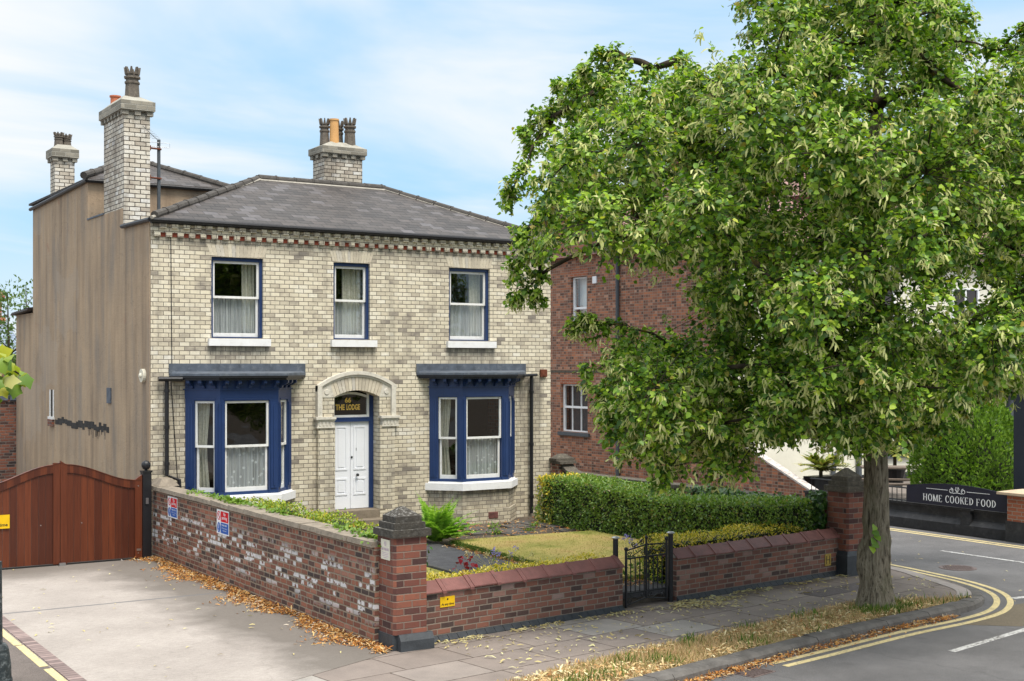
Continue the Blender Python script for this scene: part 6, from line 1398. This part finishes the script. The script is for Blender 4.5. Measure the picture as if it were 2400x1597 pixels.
# sprays of leaves round every lobe, each on its own twig
P = []; D = []; U = []; sz = []; BP = []; BD = []; BU = []; tw = MB()
ctrc = np.array([TX, TY, 5.2])
for k in range(len(LB)):
    c_, r_ = LB[k, :3], LB[k, 3]; ns = max(9, int(42 * (r_ / .5) ** 1.8))
    for s_ in range(ns):
        dr = rdir(1, (0, 0, .1))[0]; out_ = c_ - ctrc; out_ /= np.linalg.norm(out_) + .1; dr = dr + .45 * out_; dr /= np.linalg.norm(dr)
        tip = c_ + dr * r_ * (rng.uniform(.75, 1.1) if rng.uniform() < .8 else rng.uniform(1.1, 1.5)) + np.array([0, 0, -.06]); root = c_ + dr * r_ * rng.uniform(.0, .25)
        pts = bez(root, tip, 5, bow=np.array([0, 0, .1 * r_]))
        if s_ % 2 == 0: tw.tube([tuple(v) for v in pts], [.007, .006, .005, .004, .003], 4)
        nl = rng.integers(11, 17); ax = (tip - root) / (np.linalg.norm(tip - root) + 1e-6); sd_ = np.cross(ax, (0, 0, 1)); sd_ /= np.linalg.norm(sd_) + 1e-6
        for l_ in range(nl):
            t_ = .25 + .8 * l_ / nl; p = root + (tip - root) * min(t_, 1.03) + rng.normal(size=3) * .035
            P.append(p); D.append(ax * .5 + sd_ * (1 if l_ % 2 else -1) * .8 + np.array([0, 0, -.2]) + rng.normal(size=3) * .45); U.append(np.array([0, -.1, .6]) + dr * .6 + rng.normal(size=3) * .45); sz.append(rng.uniform(.043, .088))
        if rng.uniform() < .42 + .12 * (r_ < .5):
            q = root + (tip - root) * rng.uniform(.6, 1.0) + np.array([0, 0, -.02])
            for l_ in range(rng.integers(6, 11)): BP.append(q + rng.normal(size=3) * .035); BD.append(rng.normal(size=3) * .5 + np.array([0, 0, -.8]) + .3 * dr); BU.append(dr + rng.normal(size=3) * .5)
# a few fresh leaves straight from the trunk
for z_ in (.95, 1.0, 1.06, 1.12, 1.18, 1.25):
    P.append(np.array([TX - .2 + rng.normal() * .05, TY - .16, z_])); D.append(np.array([-.6 + rng.normal() * .6, -.4, -.4])); U.append(np.array([-.3, -1, .4])); sz.append(.13)
P = np.array(P); print('LEAVES', len(P), len(BP)); leaf_obj('crown', P, np.array(D), np.array(U), np.array(sz), 'lime', lime, tmpl='heart')
BP = np.array(BP); leaf_obj('blossom', BP, np.array(BD), np.array(BU), rng.uniform(.07, .115, len(BP)), 'bract', lime, tmpl='strip')
limbs_mb.build('limbs', 'branch', lime, smooth=True); tw.build('twigs', 'twig', lime)
# trunk with flutes, burrs and root flare
v = []; f = []; n = 40; zs = np.linspace(-.08, 1, 60) ** 1.0
zz_ = np.concatenate([np.linspace(-.1, 1.2, 34), np.linspace(1.3, 8.6, 40)]); tp = np.array(trunk_pts); 
bur = [(2.6, .72, .075, .18), (2.9, .55, .07, .14), (2.5, .9, .05, .12), (5.9, .75, .04, .1), (2.75, 1.35, .03, .15), (5.6, 1.0, .035, .12), (4.0, .3, .04, .2)]
for i, z in enumerate(zz_):
    cx_, cy_ = np.interp(z, tp[:, 2], tp[:, 0]), np.interp(z, tp[:, 2], tp[:, 1]); r_ = np.interp(z, tp[:, 2], trunk_r)
    for k in range(n):
        a = 2 * pi * k / n
        q = r_ * (1 + .035 * sin(5 * a + z * .6) + .025 * sin(9 * a - z * 1.1) + .02 * sin(23 * a + 3 * sin(z * 2.3)) + max(0, .35 - z) * .3 * max(0, sin(4 * a + .8)))
        for ba, bz, bh, bw in bur:
            da = (a - ba + pi) % (2 * pi) - pi; q += bh * math.exp(-(da * r_ / bw * 1.6) ** 2 - ((z - bz) / bw) ** 2)
        v.append((cx_ + q * cos(a), cy_ + q * sin(a), z))
for i in range(len(zz_) - 1):
    for k in range(n): q = (k + 1) % n; f.append((i * n + k, i * n + q, (i + 1) * n + q, (i + 1) * n + k))
b = MB(); b.add(v, f); b.build('trunk', 'bark', lime, smooth=True)

# ------------------------------------------------------------------ sycamore reaching in from the left
sy = empty('sycamore', (.1, 10.2, 0), 'young sycamore whose yellow-green lobed leaves hang in at the left edge', 'tree')
b = MB(); b.tube([(.1, 10.2, -.1), (.12, 10.2, 1.5), (.3, 10.15, 2.8), (.9, 10.1, 3.5), (1.5, 10.0, 3.72), (2.0, 9.95, 3.6), (2.15, 9.92, 3.5)], [.07, .06, .045, .03, .015, .009, .005], 8)
for c_ in ((.3, 10.2, 4.9), (-.3, 10.4, 4.4), (.2, 10.9, 4.6), (.7, 10.5, 4.8), (.1, 9.7, 4.7)): b.tube([(.3, 10.15, 2.8), ((.3 + c_[0]) / 2, (10.15 + c_[1]) / 2, 3.8), c_], [.03, .02, .006], 6)
b.tube([(.9, 10.1, 3.5), (1.4, 10.05, 3.45), (1.95, 10.0, 3.4)], [.015, .01, .005], 6); b.build('trunk', 'branch', sy, smooth=True)
n = 130; k = rng.uniform(0, 1, n); P = np.c_[2.13 - np.abs(rng.normal(size=n)) * .55, 9.95 + rng.normal(size=n) * .16, 3.6 + rng.normal(size=n) * .085]
P[:, 2] -= np.clip((P[:, 0] - 1.95), 0, 1) * .4
cl_ = [(.3, 10.2, 4.2, .6), (.9, 10.1, 4.0, .5), (-.3, 10.4, 4.4, .6), (.2, 10.9, 4.6, .6), (.1, 9.7, 4.7, .5), (.2, 10.2, 5.3, .7), (1.35, 10.0, 3.85, .3), (.7, 10.5, 4.8, .5)]
Pc = np.concatenate([np.array(c_[:3]) + rng.normal(size=(150, 3)) * c_[3] * .45 for c_ in cl_]); Pc = Pc[Pc[:, 0] < 1.75]
P = np.concatenate([P, Pc]); n = len(P)
D = rdir(n, (.35, -.2, -.65), .5); leaf_obj('crown', P, D, rdir(n, (-.1, -.9, .8), .35), rng.uniform(.085, .13, n), 'syc', sy, tmpl='maple')
# cast iron post at the very left
e = empty('iron_post', (3.0, 15.35, 0), 'dark weathered cast iron post base by the yellow line at the left edge', 'post')
M['oldiron'] = simple('flaking_iron', (.02, .028, .03), .55, .3, 9, .4, bumpd=.01, dirt=((.25, .27, .27), .6))
b = MB(); b.lathe(3.02, 15.35, [(.16, -.05), (.16, .08), (.15, .1), (.145, .25), (.12, .42), (.1, .46), (.085, .48)], 16); b.build('base', 'oldiron', e)
b = MB(); b.lathe(3.0, 15.35, [(.075, .48), (.065, 1.4)], 16); b.build('shaft', 'oldiron', e)

# ------------------------------------------------------------------ pub across the side street
pub = empty('pub', (30, 32, 0), 'tall pub with red brick side, cream painted front and red tiled roof', 'pub')
PX, PY = 24.0, 26.8
FSd = Fr(PX, 0, 0, -1); FPf = Fr(0, PY, 1, 0)
b = MB(); wh = [(-34.45, -33.0, 1.45, 2.98), (-33.9, -33.05, 4.7, 6.38)]
wall_grid(b, FSd, -40, -PY, -.1, 7.05, -.3, 0, wh)
b.lpoly(FSd, [(-36.8, 7.05), (-32.0, 7.05), (-34.4, 9.3)], -.3, 0); b.build('side_wall', 'pubred', pub)
b = MB(); b.lbox(FPf, PX + .02, 48, -.3, 0, -.1, 7.0); b.build('front_wall', 'creamwall', pub)
b = MB(); b.box(PX + .4, 47, PY + .5, 40, 0, 6.9); b.build('interior_wall', 'interior', pub)
b = MB(); x_ = PX - .25
b.add([(x_, PY - .3, 7.0), (49, PY - .3, 7.0), (49, 33.5, 10.6), (29, 33.5, 10.6), (x_, 40, 7.0), (49, 40, 7.0)], [(0, 1, 2, 3), (0, 3, 4), (4, 3, 2, 5), (1, 5, 2)])
b.add([(x_, 31.8, 7.1), (x_, 34.4, 9.42), (29, 34.4, 9.42), (28.5, 31.8, 7.1), (x_, 37, 7.1), (28.5, 37, 7.1)], [(0, 3, 2, 1), (1, 2, 5, 4)])
prf = b.build('roof', 'tilered', pub)
b = MB(); b.hexa([(x_ - .03, 31.7, 6.95), (x_ + .2, 31.7, 6.95), (x_ + .2, 34.4, 9.36), (x_ - .03, 34.4, 9.36), (x_ - .03, 31.7, 7.2), (x_ + .2, 31.7, 7.2), (x_ + .2, 34.4, 9.6), (x_ - .03, 34.4, 9.6)])
b.hexa([(x_ - .03, 34.4, 9.36), (x_ + .2, 34.4, 9.36), (x_ + .2, 37.1, 6.95), (x_ - .03, 37.1, 6.95), (x_ - .03, 34.4, 9.6), (x_ + .2, 34.4, 9.6), (x_ + .2, 37.1, 7.2), (x_ - .03, 37.1, 7.2)])
b.tube([(x_ - .05, PY - .35, 7.0), (x_ - .05, 31.7, 7.0)], .07, 8); b.tube([(x_ - .05, PY - .38, 7.0), (48, PY - .38, 7.0)], .07, 8); b.build('bargeboards', 'greypaint', prf)
b = MB(); b.box(25.6, 26.7, 29.9, 31.0, 7.5, 11.6); b.box(25.5, 26.8, 29.8, 31.1, 11.6, 11.85); ch = b.build('chimney', 'cleanred', prf)
b = MB(); b.lathe(25.9, 30.3, [(.14, 11.85), (.12, 12.4)], 10); b.lathe(26.4, 30.3, [(.14, 11.85), (.12, 12.4)], 10); b.build('chimney_pots', 'potred', prf)
# dormer
b = MB(); b.box(30.0, 31.4, 28.6, 30.6, 8.05, 8.95); b.add([(29.85, 28.5, 8.95), (31.55, 28.5, 8.95), (30.7, 28.5, 9.5), (29.85, 31.3, 8.95), (31.55, 31.3, 8.95), (30.7, 31.3, 9.5)], [(0, 1, 2), (0, 2, 5, 3), (1, 4, 5, 2)]); dm = b.build('dormer', 'tilered', pub)
b = MB(); sash(b, Fr(0, 28.6, 1, 0), 30.1, 31.3, 8.12, 8.9, .002, .05, .09); b.lbox(Fr(0, 28.6, 1, 0), 30.66, 30.74, .002, .05, 8.165, 8.855); b.build('dormer_window', 'white_plastic', dm)
# side windows
for i, (a, c_, z0, z1) in enumerate(wh):
    b = MB(); sash(b, FSd, a + .01, c_ - .01, z0 + .01, z1 - .01, -.16, -.08, .07)
    zm = (z0 + z1) / 2 + (.03 if i == 0 else -.15); b.lbox(FSd, a + .08, c_ - .08, -.15, -.082, zm - .035, zm + .035)
    if i == 0:
        for q in (1, 2): u = a + (c_ - a) * q / 3; b.lbox(FSd, u - .012, u + .012, -.14, -.09, z0 + .06, z1 - .06)
    w = b.build('window', 'white_plastic', pub); pane(FSd, a + .05, c_ - .05, z0 + .05, z1 - .05, -.12, w)
    b = MB(); b.lbox(FSd, a - .1, c_ + .12, -.1, .08, z0 - .11, z0 - .002); b.build('sill', 'greypaint', w)
    b = MB()
    for k in range(12): u0, u1 = a - .06 + (c_ - a + .12) * k / 12 + .004, a - .06 + (c_ - a + .12) * (k + 1) / 12 - .004; b.lbox(FSd, u0, u1, -.06, .004, z1, z1 + .23)
    b.build('lintel', 'cleanred', w)
    b = MB(); b.lbox(FSd, a + .02, c_ - .02, -.34, -.33, z0, z1); b.build('blind', 'signwhite' if i else 'greypaint', w)
b = MB(); b.lbox(FSd, -32.7, -32.5, .001, .04, 6.12, 6.34); b.build('vent', 'white_plastic', pub)
def ppipe(pts, r=.05, mt='greypaint'): b = MB(); b.tube(pts, r, 8); b.build('downpipe', mt, pub)
ppipe([(23.93, 31.38, 7.0), (23.93, 31.38, .2)], .055)
ppipe([(28.6, 26.72, 5.2), (28.6, 26.72, 1.15), (28.3, 26.72, .95), (28.2, 26.72, .3)], .07); ppipe([(29.3, 26.72, 6.9), (29.3, 26.72, .3)], .08)
b = MB(); b.lbox(FPf, PX + .03, 48, .001, .03, .0, .34); b.build('plinth', 'blackwall', pub)
b = MB(); b.lbox(FSd, -40, -PY, .001, .012, 3.34, 3.42); b.build('string_course', 'stone', pub)
# front windows and porch
M['pubglass'] = simple('dark_glazing', (.02, .014, .012), .08, .2, 3, .6)
fw_ = [(29.95, 30.85, 1.08, 2.2), (31.15, 32.4, 1.08, 2.2), (25.6, 26.8, 4.6, 6.0), (29.6, 30.9, 4.6, 6.0), (33.5, 34.8, 4.6, 6.0), (36.5, 37.6, 1.0, 2.6)]
for a, c_, z0, z1 in fw_:
    b = MB(); sash(b, FPf, a, c_, z0, z1, .002, .06, .09); b.lbox(FPf, (a + c_) / 2 - .04, (a + c_) / 2 + .04, .002, .05, z0 + .05, z1 - .05); w = b.build('window', 'white_plastic', pub)
    b = MB(); b.lbox(FPf, a + .05, c_ - .05, .0005, .012, z0 + .05, z1 - .05); b.build('dark_glazing', 'pubglass', w)
b = MB(); b.lbox(FPf, 29.6, 32.7, .001, .1, .78, 1.07); b.lbox(FPf, 30.86, 31.14, .001, .08, 1.07, 2.3); b.lbox(FPf, 29.6, 32.7, .001, .1, 2.3, 2.6); b.build('window_surround', 'greypaint', pub)
b = MB()
for x_ in (33.0, 35.2): b.lathe(x_, 25.9, [(.26, .0), (.26, .2), (.2, .25), (.18, 2.5), (.25, 2.6), (.25, 2.75)], 16)
b.box(32.6, 35.7, 25.6, 26.75, 2.75, 3.35); b.box(32.45, 35.85, 25.45, 26.75, 3.35, 3.5); pr = b.build('porch', 'greypaint', pub)
b = MB(); b.lathe(34.9, 25.7, [(.1, 3.5), (.1, 3.6), (.05, 3.65), (.09, 3.72), (.05, 3.8), (.07, 3.88), (.02, 4.0)], 10); b.build('gold_finial', 'gold', pr)
# ramped yard wall continuing the red brick side
e = empty('ramped_wall', (24.0, 25.2, 0), 'red brick yard wall with a sloping whitewashed top beside the pub', 'wall')
b = MB(); b.lpoly(Fr(23.98, 0, 0, -1), [(-26.79, -.1), (-23.4, -.1), (-23.4, .38), (-26.79, 1.75)], -.23, 0); b.build('brickwork', 'pubred', e)
M['whitewash'] = simple('whitewash', (.5, .46, .43), .9, .35, 9, dirt=((.24, .13, .1), .9), bumpd=.01)
b = MB(); F = Fr(23.98, 0, 0, -1); n = 26
for i in range(n):
    a = -26.79 + 3.42 * i / n; c_ = -26.79 + 3.42 * (i + .94) / n; z = lambda u: 1.75 - (u + 26.79) * .404
    b.hexa([F.p(a, .02, z(a)), F.p(a, -.25, z(a)), F.p(c_, -.25, z(c_)), F.p(c_, .02, z(c_)), F.p(a, .02, z(a) + .05), F.p(a, -.25, z(a) + .05), F.p(c_, -.25, z(c_) + .05), F.p(c_, .02, z(c_) + .05)])
b.build('coping', 'whitewash', e)
b = MB(); b.lathe(22.55, 25.2, [(.055, -.1), (.055, 3.3)], 10); b.build('street_post', 'black', label='plain black post in the side street before the red brick pub wall', cat='post')
# terrace
M['terrace'] = simple('terrace_paving', (.2, .17, .15), .9, .25, 3)
b = MB(); b.poly([(23.55, 10), (23.55, 26.8), (49, 26.8), (49, 10)], -.2, .06); b.build('terrace', 'terrace', kind='structure')
bw = empty('black_wall', (23.6, 19, 0), 'low black painted masonry wall in front of the pub terrace', 'wall')
FB = Fr(23.48, 0, 0, -1)
b = MB(); b.lbox(FB, -23.3, -17.25, -.25, 0, -.1, .12)
for u0, u1 in ((-23.3, -18.55), (-18.3, -17.25)):
    b.hexa([FB.p(u0, 0, .12), FB.p(u0, -.25, .12), FB.p(u1, -.25, .12), FB.p(u1, 0, .12), FB.p(u0, -.13, .26), FB.p(u0, -.25, .26), FB.p(u1, -.25, .26), FB.p(u1, -.13, .26)])
    b.lbox(FB, u0, u1, -.25, -.13, .26, .42)
b.lbox(FB, -18.55, -18.3, -.25, -.02, .12, .44)
b.build('masonry', 'blackwall', bw)
b = MB(); b.lbox(FB, -23.3, -17.25, -.28, -.08, .42, .475); b.lbox(FB, -18.6, -18.25, -.29, .02, .44, .49); b.build('coping', 'blackwall', bw)
sb = empty('sign_board', (23.4, 18.6, .5), 'black pub sign board reading HOME COOKED FOOD in white letters', 'sign')
FSB = Fr(23.42, 0, 0, -1)
pts = [(-19.95, .5), (-17.27, .5), (-17.27, .86)] + [(-17.27 - 2.68 * i / 12, .83 + .16 * sin(pi * (.1 + .8 * i / 12))) for i in range(13)] + [(-19.95, .83)]
b = MB(); b.lpoly(FSB, pts, -.03, 0); b.build('board', 'signboard', sb)
def serif(b, F, s, u0, u1, z0, h, d):
    """light serif capitals built from strokes"""
    wd = {'M': 1.05, 'O': .92, 'C': .82, 'H': .92, ' ': .42}; tot = sum(wd.get(c, .8) for c in s); k = (u1 - u0) / tot; u = u0
    V, T, sr = .15, .07, .06
    def q(a, c_, za, zb): b.add([F.p(u + a * k, d, z0 + za * h), F.p(u + c_ * k, d, z0 + za * h), F.p(u + c_ * k, d, z0 + zb * h), F.p(u + a * k, d, z0 + zb * h)], [(0, 1, 2, 3)])
    def dg(a, za, c_, zb, w): b.add([F.p(u + a * k, d, z0 + za * h), F.p(u + (a + w) * k, d, z0 + za * h), F.p(u + (c_ + w) * k, d, z0 + zb * h), F.p(u + c_ * k, d, z0 + zb * h)], [(0, 1, 2, 3) if zb > za else (3, 2, 1, 0)])
    def stem(a): q(a, a + V, 0, 1); q(a - sr, a + V + sr, 0, .05); q(a - sr, a + V + sr, .95, 1)
    def arc(cx, rx, ry, a0, a1, cz=.5):
        n = 18; o_ = []; i_ = []
        for j in range(n + 1):
            a = a0 + (a1 - a0) * j / n; o_.append((cx + rx * cos(a), cz + ry * sin(a))); i_.append((cx + (rx - V * 1.05) * cos(a), cz + (ry - T) * sin(a)))
        for j in range(n): b.add([F.p(u + p[0] * k, d, z0 + p[1] * h) for p in (i_[j], o_[j], o_[j + 1], i_[j + 1])], [(0, 1, 2, 3)])
    for ch in s:
        w = wd.get(ch, .8)
        if ch == 'H': stem(.12); stem(.64); q(.2, .7, .47, .54)
        elif ch == 'O': arc(.46, .38, .52, 0, 2 * pi)
        elif ch == 'M': stem(.1); stem(.78); dg(.13, 1, .45, .02, .15); dg(.78, 1, .47, .02, .08)
        elif ch == 'E': stem(.12); q(.2, .66, 0, .06); q(.2, .66, .94, 1); q(.2, .52, .48, .54); q(.62, .67, 0, .22); q(.61, .66, .78, 1)
        elif ch == 'F': stem(.12); q(.2, .66, .94, 1); q(.2, .52, .47, .53); q(.61, .66, .78, 1)
        elif ch == 'C': arc(.44, .37, .52, .22 * pi, 1.78 * pi); q(.66, .71, .72, .98)
        elif ch == 'K': stem(.12); dg(.27, .45, .62, 1, .08); dg(.34, .58, .6, 0, .16); q(.55, .82, 0, .05); q(.52, .76, .95, 1)
        elif ch == 'D': stem(.12); arc(.2, .55, .5, -pi / 2, pi / 2)
        u += w * k
b = MB(); serif(b, FSB, 'HOME COOKED FOOD', -19.5, -17.58, .575, .155, .003)
for a, c_ in ((-19.4, -18.82), (-18.32, -17.74)): b.lbox(FSB, a, c_, .001, .004, .845, .855)
def ring2(cu, cz, r, a0, a1):
    p = [FSB.p(cu + (r * (1 - .55 * i / 16)) * cos(a0 + (a1 - a0) * i / 16), .004, cz + r * (1 - .55 * i / 16) * sin(a0 + (a1 - a0) * i / 16)) for i in range(17)]; b.tube(p, .006, 5)
for s_ in (-1, 1): ring2(-18.57 + s_ * .16, .845, .06, pi / 2 if s_ > 0 else pi / 2, pi / 2 + s_ * 2.6 * pi); b.tube([FSB.p(-18.57 + s_ * .12, .004, .79), FSB.p(-18.57, .004, .81)], .006, 5)
for s_ in (-1, 0, 1): b.tube([FSB.p(-18.57, .004, .82), FSB.p(-18.57 + s_ * .05, .004, .88 + .02 * (s_ == 0)), FSB.p(-18.57 + s_ * .03, .004, .93)], .006, 5)
b.build('lettering', 'signwhite', sb)
# low rail left of the board
e = empty('railing', (23.5, 21.2, .47), 'black iron railing on the black wall left of the sign board', 'railing')
b = MB(); b.tube([(23.5, 20.0, .8), (23.5, 23.0, .8)], .018, 6); b.tube([(23.5, 20.0, .52), (23.5, 23.0, .52)], .014, 6)
for i in range(22): b.tube([(23.5, 20.02 + i * .14, .47), (23.5, 20.02 + i * .14, .8)], .01, 5)
b.build('bars', 'black', e)
# right brick pier and dark post
e = empty('brick_pier', (23.55, 16.85, 0), 'orange-red brick pier with flat stone cap at the right edge', 'pier')
b = MB(); b.box(23.3, 23.75, 16.3, 17.22, .35, .9); b.build('shaft', 'cleanred', e)
b = MB(); b.box(23.27, 23.78, 16.27, 17.24, -.1, .35); b.build('plinth', 'blackwall', e)
M['palecap'] = simple('pale_cap', (.5, .38, .26), .8, .15, 5); b = MB(); b.box(23.16, 23.85, 16.15, 17.38, .9, .95); b.frustum(23.16, 23.85, 16.15, 17.38, .95, 1.0, .6); b.build('cap', 'palecap', e)
b = MB(); b.box(24.3, 24.55, 17.3, 17.8, 0, 3.9); b.box(24.25, 24.6, 17.25, 17.85, 3.9, 4.0); b.build('dark_post', 'navy', label='tall dark blue-black square post behind the right brick pier', cat='post')
# big clipped conifer
cb = empty('conifer_bush', (26.0, 20.3, .06), 'big dome-shaped clipped conifer bush behind the sign board', 'bush')
n = 17000; a = rng.uniform(0, 2 * pi, n); h_ = rng.uniform(0, 1, n) ** .85; rr = 1.27 * np.where(h_ < .32, 1 - .12 * ((.32 - h_) / .32) ** 2, np.sqrt(np.clip(1 - ((h_ - .32) / .68) ** 2, 0, 1)))
wv = 1 + .05 * np.sin(5 * a + 9 * h_) + .04 * np.sin(11 * a - 14 * h_); rr = rr * wv * (1 - np.abs(rng.normal(size=n)) * .05)
P = np.c_[26.0 + rr * np.cos(a), 20.3 + rr * np.sin(a), .1 + 2.85 * h_]; N = np.c_[np.cos(a), np.sin(a), np.clip(h_ * 1.6 - .7, -.1, 2)]
leaf_obj('leaves', P, N * .35 + rdir(n) * .5 + np.array([0, 0, .55]), N + rdir(n) * .6, rng.uniform(.07, .13, n), 'bush', cb, tmpl='oval')
b = MB(); b.lathe(26.0, 20.3, [(.98, .0), (1.08, .8), (1.0, 1.3), (.78, 1.9), (.45, 2.4), (.1, 2.65)], 18); b.build('twigs', 'hedgecore', cb)
# picnic table
pt_ = empty('picnic_table', (26.6, 23.0, .06), 'weathered timber picnic table with fixed benches on the pub terrace', 'picnic table')
def ob(b, u0, u1, v0, v1, z0, z1): F = Fr(26.6, 23.0, .75, -.66, .06); b.lbox(F, u0, u1, v0, v1, z0, z1)
b = MB()
for i in range(5): ob(b, -.9, .9, -.36 + i * .145, -.22 + i * .145, .86, .9)
b.build('tabletop', 'tablewood', pt_)
for s_ in (-1, 1):
    b = MB()
    for k in (0, 1): v0 = s_ * .68 + (k - 1) * .13; ob(b, -.9, .9, v0, v0 + .12, .48, .52)
    b.build('bench', 'tablewood', pt_)
b = MB(); F = Fr(26.6, 23.0, .75, -.66, .06)
for u in (-.6, .6):
    for s_ in (-1, 1): b.hexa([F.p(u - .03, s_ * .62 - .05, 0), F.p(u - .03, s_ * .62 + .05, 0), F.p(u + .03, s_ * .62 + .05, 0), F.p(u + .03, s_ * .62 - .05, 0), F.p(u - .03, s_ * .2 - .05, .86), F.p(u - .03, s_ * .2 + .05, .86), F.p(u + .03, s_ * .2 + .05, .86), F.p(u + .03, s_ * .2 - .05, .86)])
    ob(b, u - .025, u + .025, -.78, .78, .4, .48)
b.build('trestle', 'navy', pt_)
# potted palms
def palm(x, y, z, r, h, label, pot):
    e = empty('potted_palm', (x, y, z), label, 'potted plant', 'potted palms on the pub terrace')
    b = MB()
    if pot == 'trough': b.box(x - .4, x + .4, y - .17, y + .17, z, z + .4); b.box(x - .43, x + .43, y - .2, y + .2, z + .34, z + .41)
    else: b.lathe(x, y, [(.2, z), (.28, z + .45), (.3, z + .46), (.3, z + .52)], 14)
    b.build('pot', 'black', e)
    P = []; D = []; U = []; b = MB()
    for i in range(22):
        a = rng.uniform(0, 6.28); el = rng.uniform(.2, 1.3); L = r * rng.uniform(.7, 1.1); d_ = np.array([cos(a) * cos(el), sin(a) * cos(el), sin(el)]); o_ = np.array([x, y, z + .45 + h])
        for j in range(12):
            s_ = j / 11; p = o_ + d_ * L * s_ + np.array([0, 0, -.35 * L * s_ * s_]); sd_ = np.cross(d_, (0, 0, 1)); sd_ /= np.linalg.norm(sd_) + 1e-6
            for q in (-1, 1): P.append(p); D.append(d_ + sd_ * q * .8 + np.array([0, 0, -.3])); U.append(np.array([0, 0, 1.]))
    b.tube([(x, y, z + .3), (x, y, z + .46 + h)], .05, 6); b.build('stem', 'twig', e)
    P = np.array(P); leaf_obj('fronds', P, np.array(D), np.array(U), rng.uniform(.25, .42, len(P)) * r, 'palm', e, tmpl='strip')
M['palm'] = leafmat('palm_leaf', [(0, (.1, .16, .03)), (.6, (.25, .28, .06)), (1, (.5, .4, .12))], .2)
palm(25.0, 24.1, .3, .75, .08, 'spiky yellow-green palm in a black trough by the ramped wall', 'trough')
palm(27.7, 24.0, .3, .75, .4, 'drooping palm in a round black pot behind the lime trunk', 'pot')

# ------------------------------------------------------------------ far left: yard wall, far house, birch
e = empty('yard_wall', (5.8, 36.1, 0), 'old red brick yard wall with slate coping beyond the timber gates', 'wall')
b = MB(); b.box(7.03, 7.62, 36.0, 36.3, -.1, 2.68); b.box(2.5, 7.03, 36.02, 36.28, -.1, 2.2); b.build('brickwork', 'backred', e)
b = MB()
for i in range(2): b.hexa([(7.0 + i * .38, 35.93, 2.66), (7.33 + i * .38, 35.93, 2.66), (7.33 + i * .38, 36.36, 2.7), (7.0 + i * .38, 36.36, 2.7), (7.06 + i * .38, 35.98, 2.9 - .03 * i), (7.36 + i * .38, 35.98, 2.9), (7.36 + i * .38, 36.3, 2.92), (7.06 + i * .38, 36.3, 2.92)])
b.box(2.5, 7.0, 35.97, 36.33, 2.2, 2.28); b.build('coping', 'lead', e)
fh = empty('far_house', (6, 52, 0), 'distant red brick house with slate roof and brick chimney beyond the yard wall', 'house')
b = MB(); b.box(1, 10.6, 50, 56, -.1, 3.9); b.build('wall', 'backred', fh)
b = MB(); hip(b, .7, 10.9, 49.7, 56.3, 3.9, .9, 10.7, 53, 5.3); rf = b.build('roof', 'farslate', fh)
b = MB(); b.tube([(.9, 53, 5.32), (10.7, 53, 5.32)], .11, 8); b.build('ridge_tiles', 'potred', rf)
b = MB(); b.box(9.4, 10.5, 52.6, 53.4, 5.0, 6.1); b.box(9.3, 10.6, 52.5, 53.5, 6.1, 6.4); b.build('chimney', 'cleanred', rf)
def slim_tree(name, x, y, h, w, n, mt, label, s=.13):
    e = empty(name, (x, y, 0), label, 'tree', 'trees beyond the yard wall'); b = MB(); b.tube([(x, y, -.1), (x + .05, y, h * .5), (x, y, h)], [.1, .06, .012], 7)
    for i in range(16): a = rng.uniform(0, 6.28); z = h * rng.uniform(.3, .92); b.tube([(x, y, z), (x + cos(a) * w * .8, y + sin(a) * w * .8, z + .5)], [.02, .006], 4)
    b.build('trunk', 'twig', e)
    k = 60; c_ = np.c_[x + rng.normal(size=k) * w * .45, y + rng.normal(size=k) * w * .45, h * rng.uniform(.25, 1.02, k)]
    P = np.repeat(c_, n // k, 0) + rng.normal(size=(k * (n // k), 3)) * .17
    leaf_obj('crown', P, rdir(len(P), (0, 0, -.4)), rdir(len(P)), rng.uniform(s * .6, s * 1.3, len(P)), mt, e, tmpl='oval')
slim_tree('birch_tree', 8.35, 41.0, 5.75, .75, 1500, 'fartree', 'slender light green tree between the far house and the rendered wall')
slim_tree('birch_tree', 9.2, 42.5, 6.1, .45, 500, 'fartree', 'wispy tree top just above the low tiled roof at far left')
slim_tree('garden_tree', 6.9, 39.5, 3.4, .8, 1400, 'hedge', 'dark green bushy tree behind the yard wall at far left')
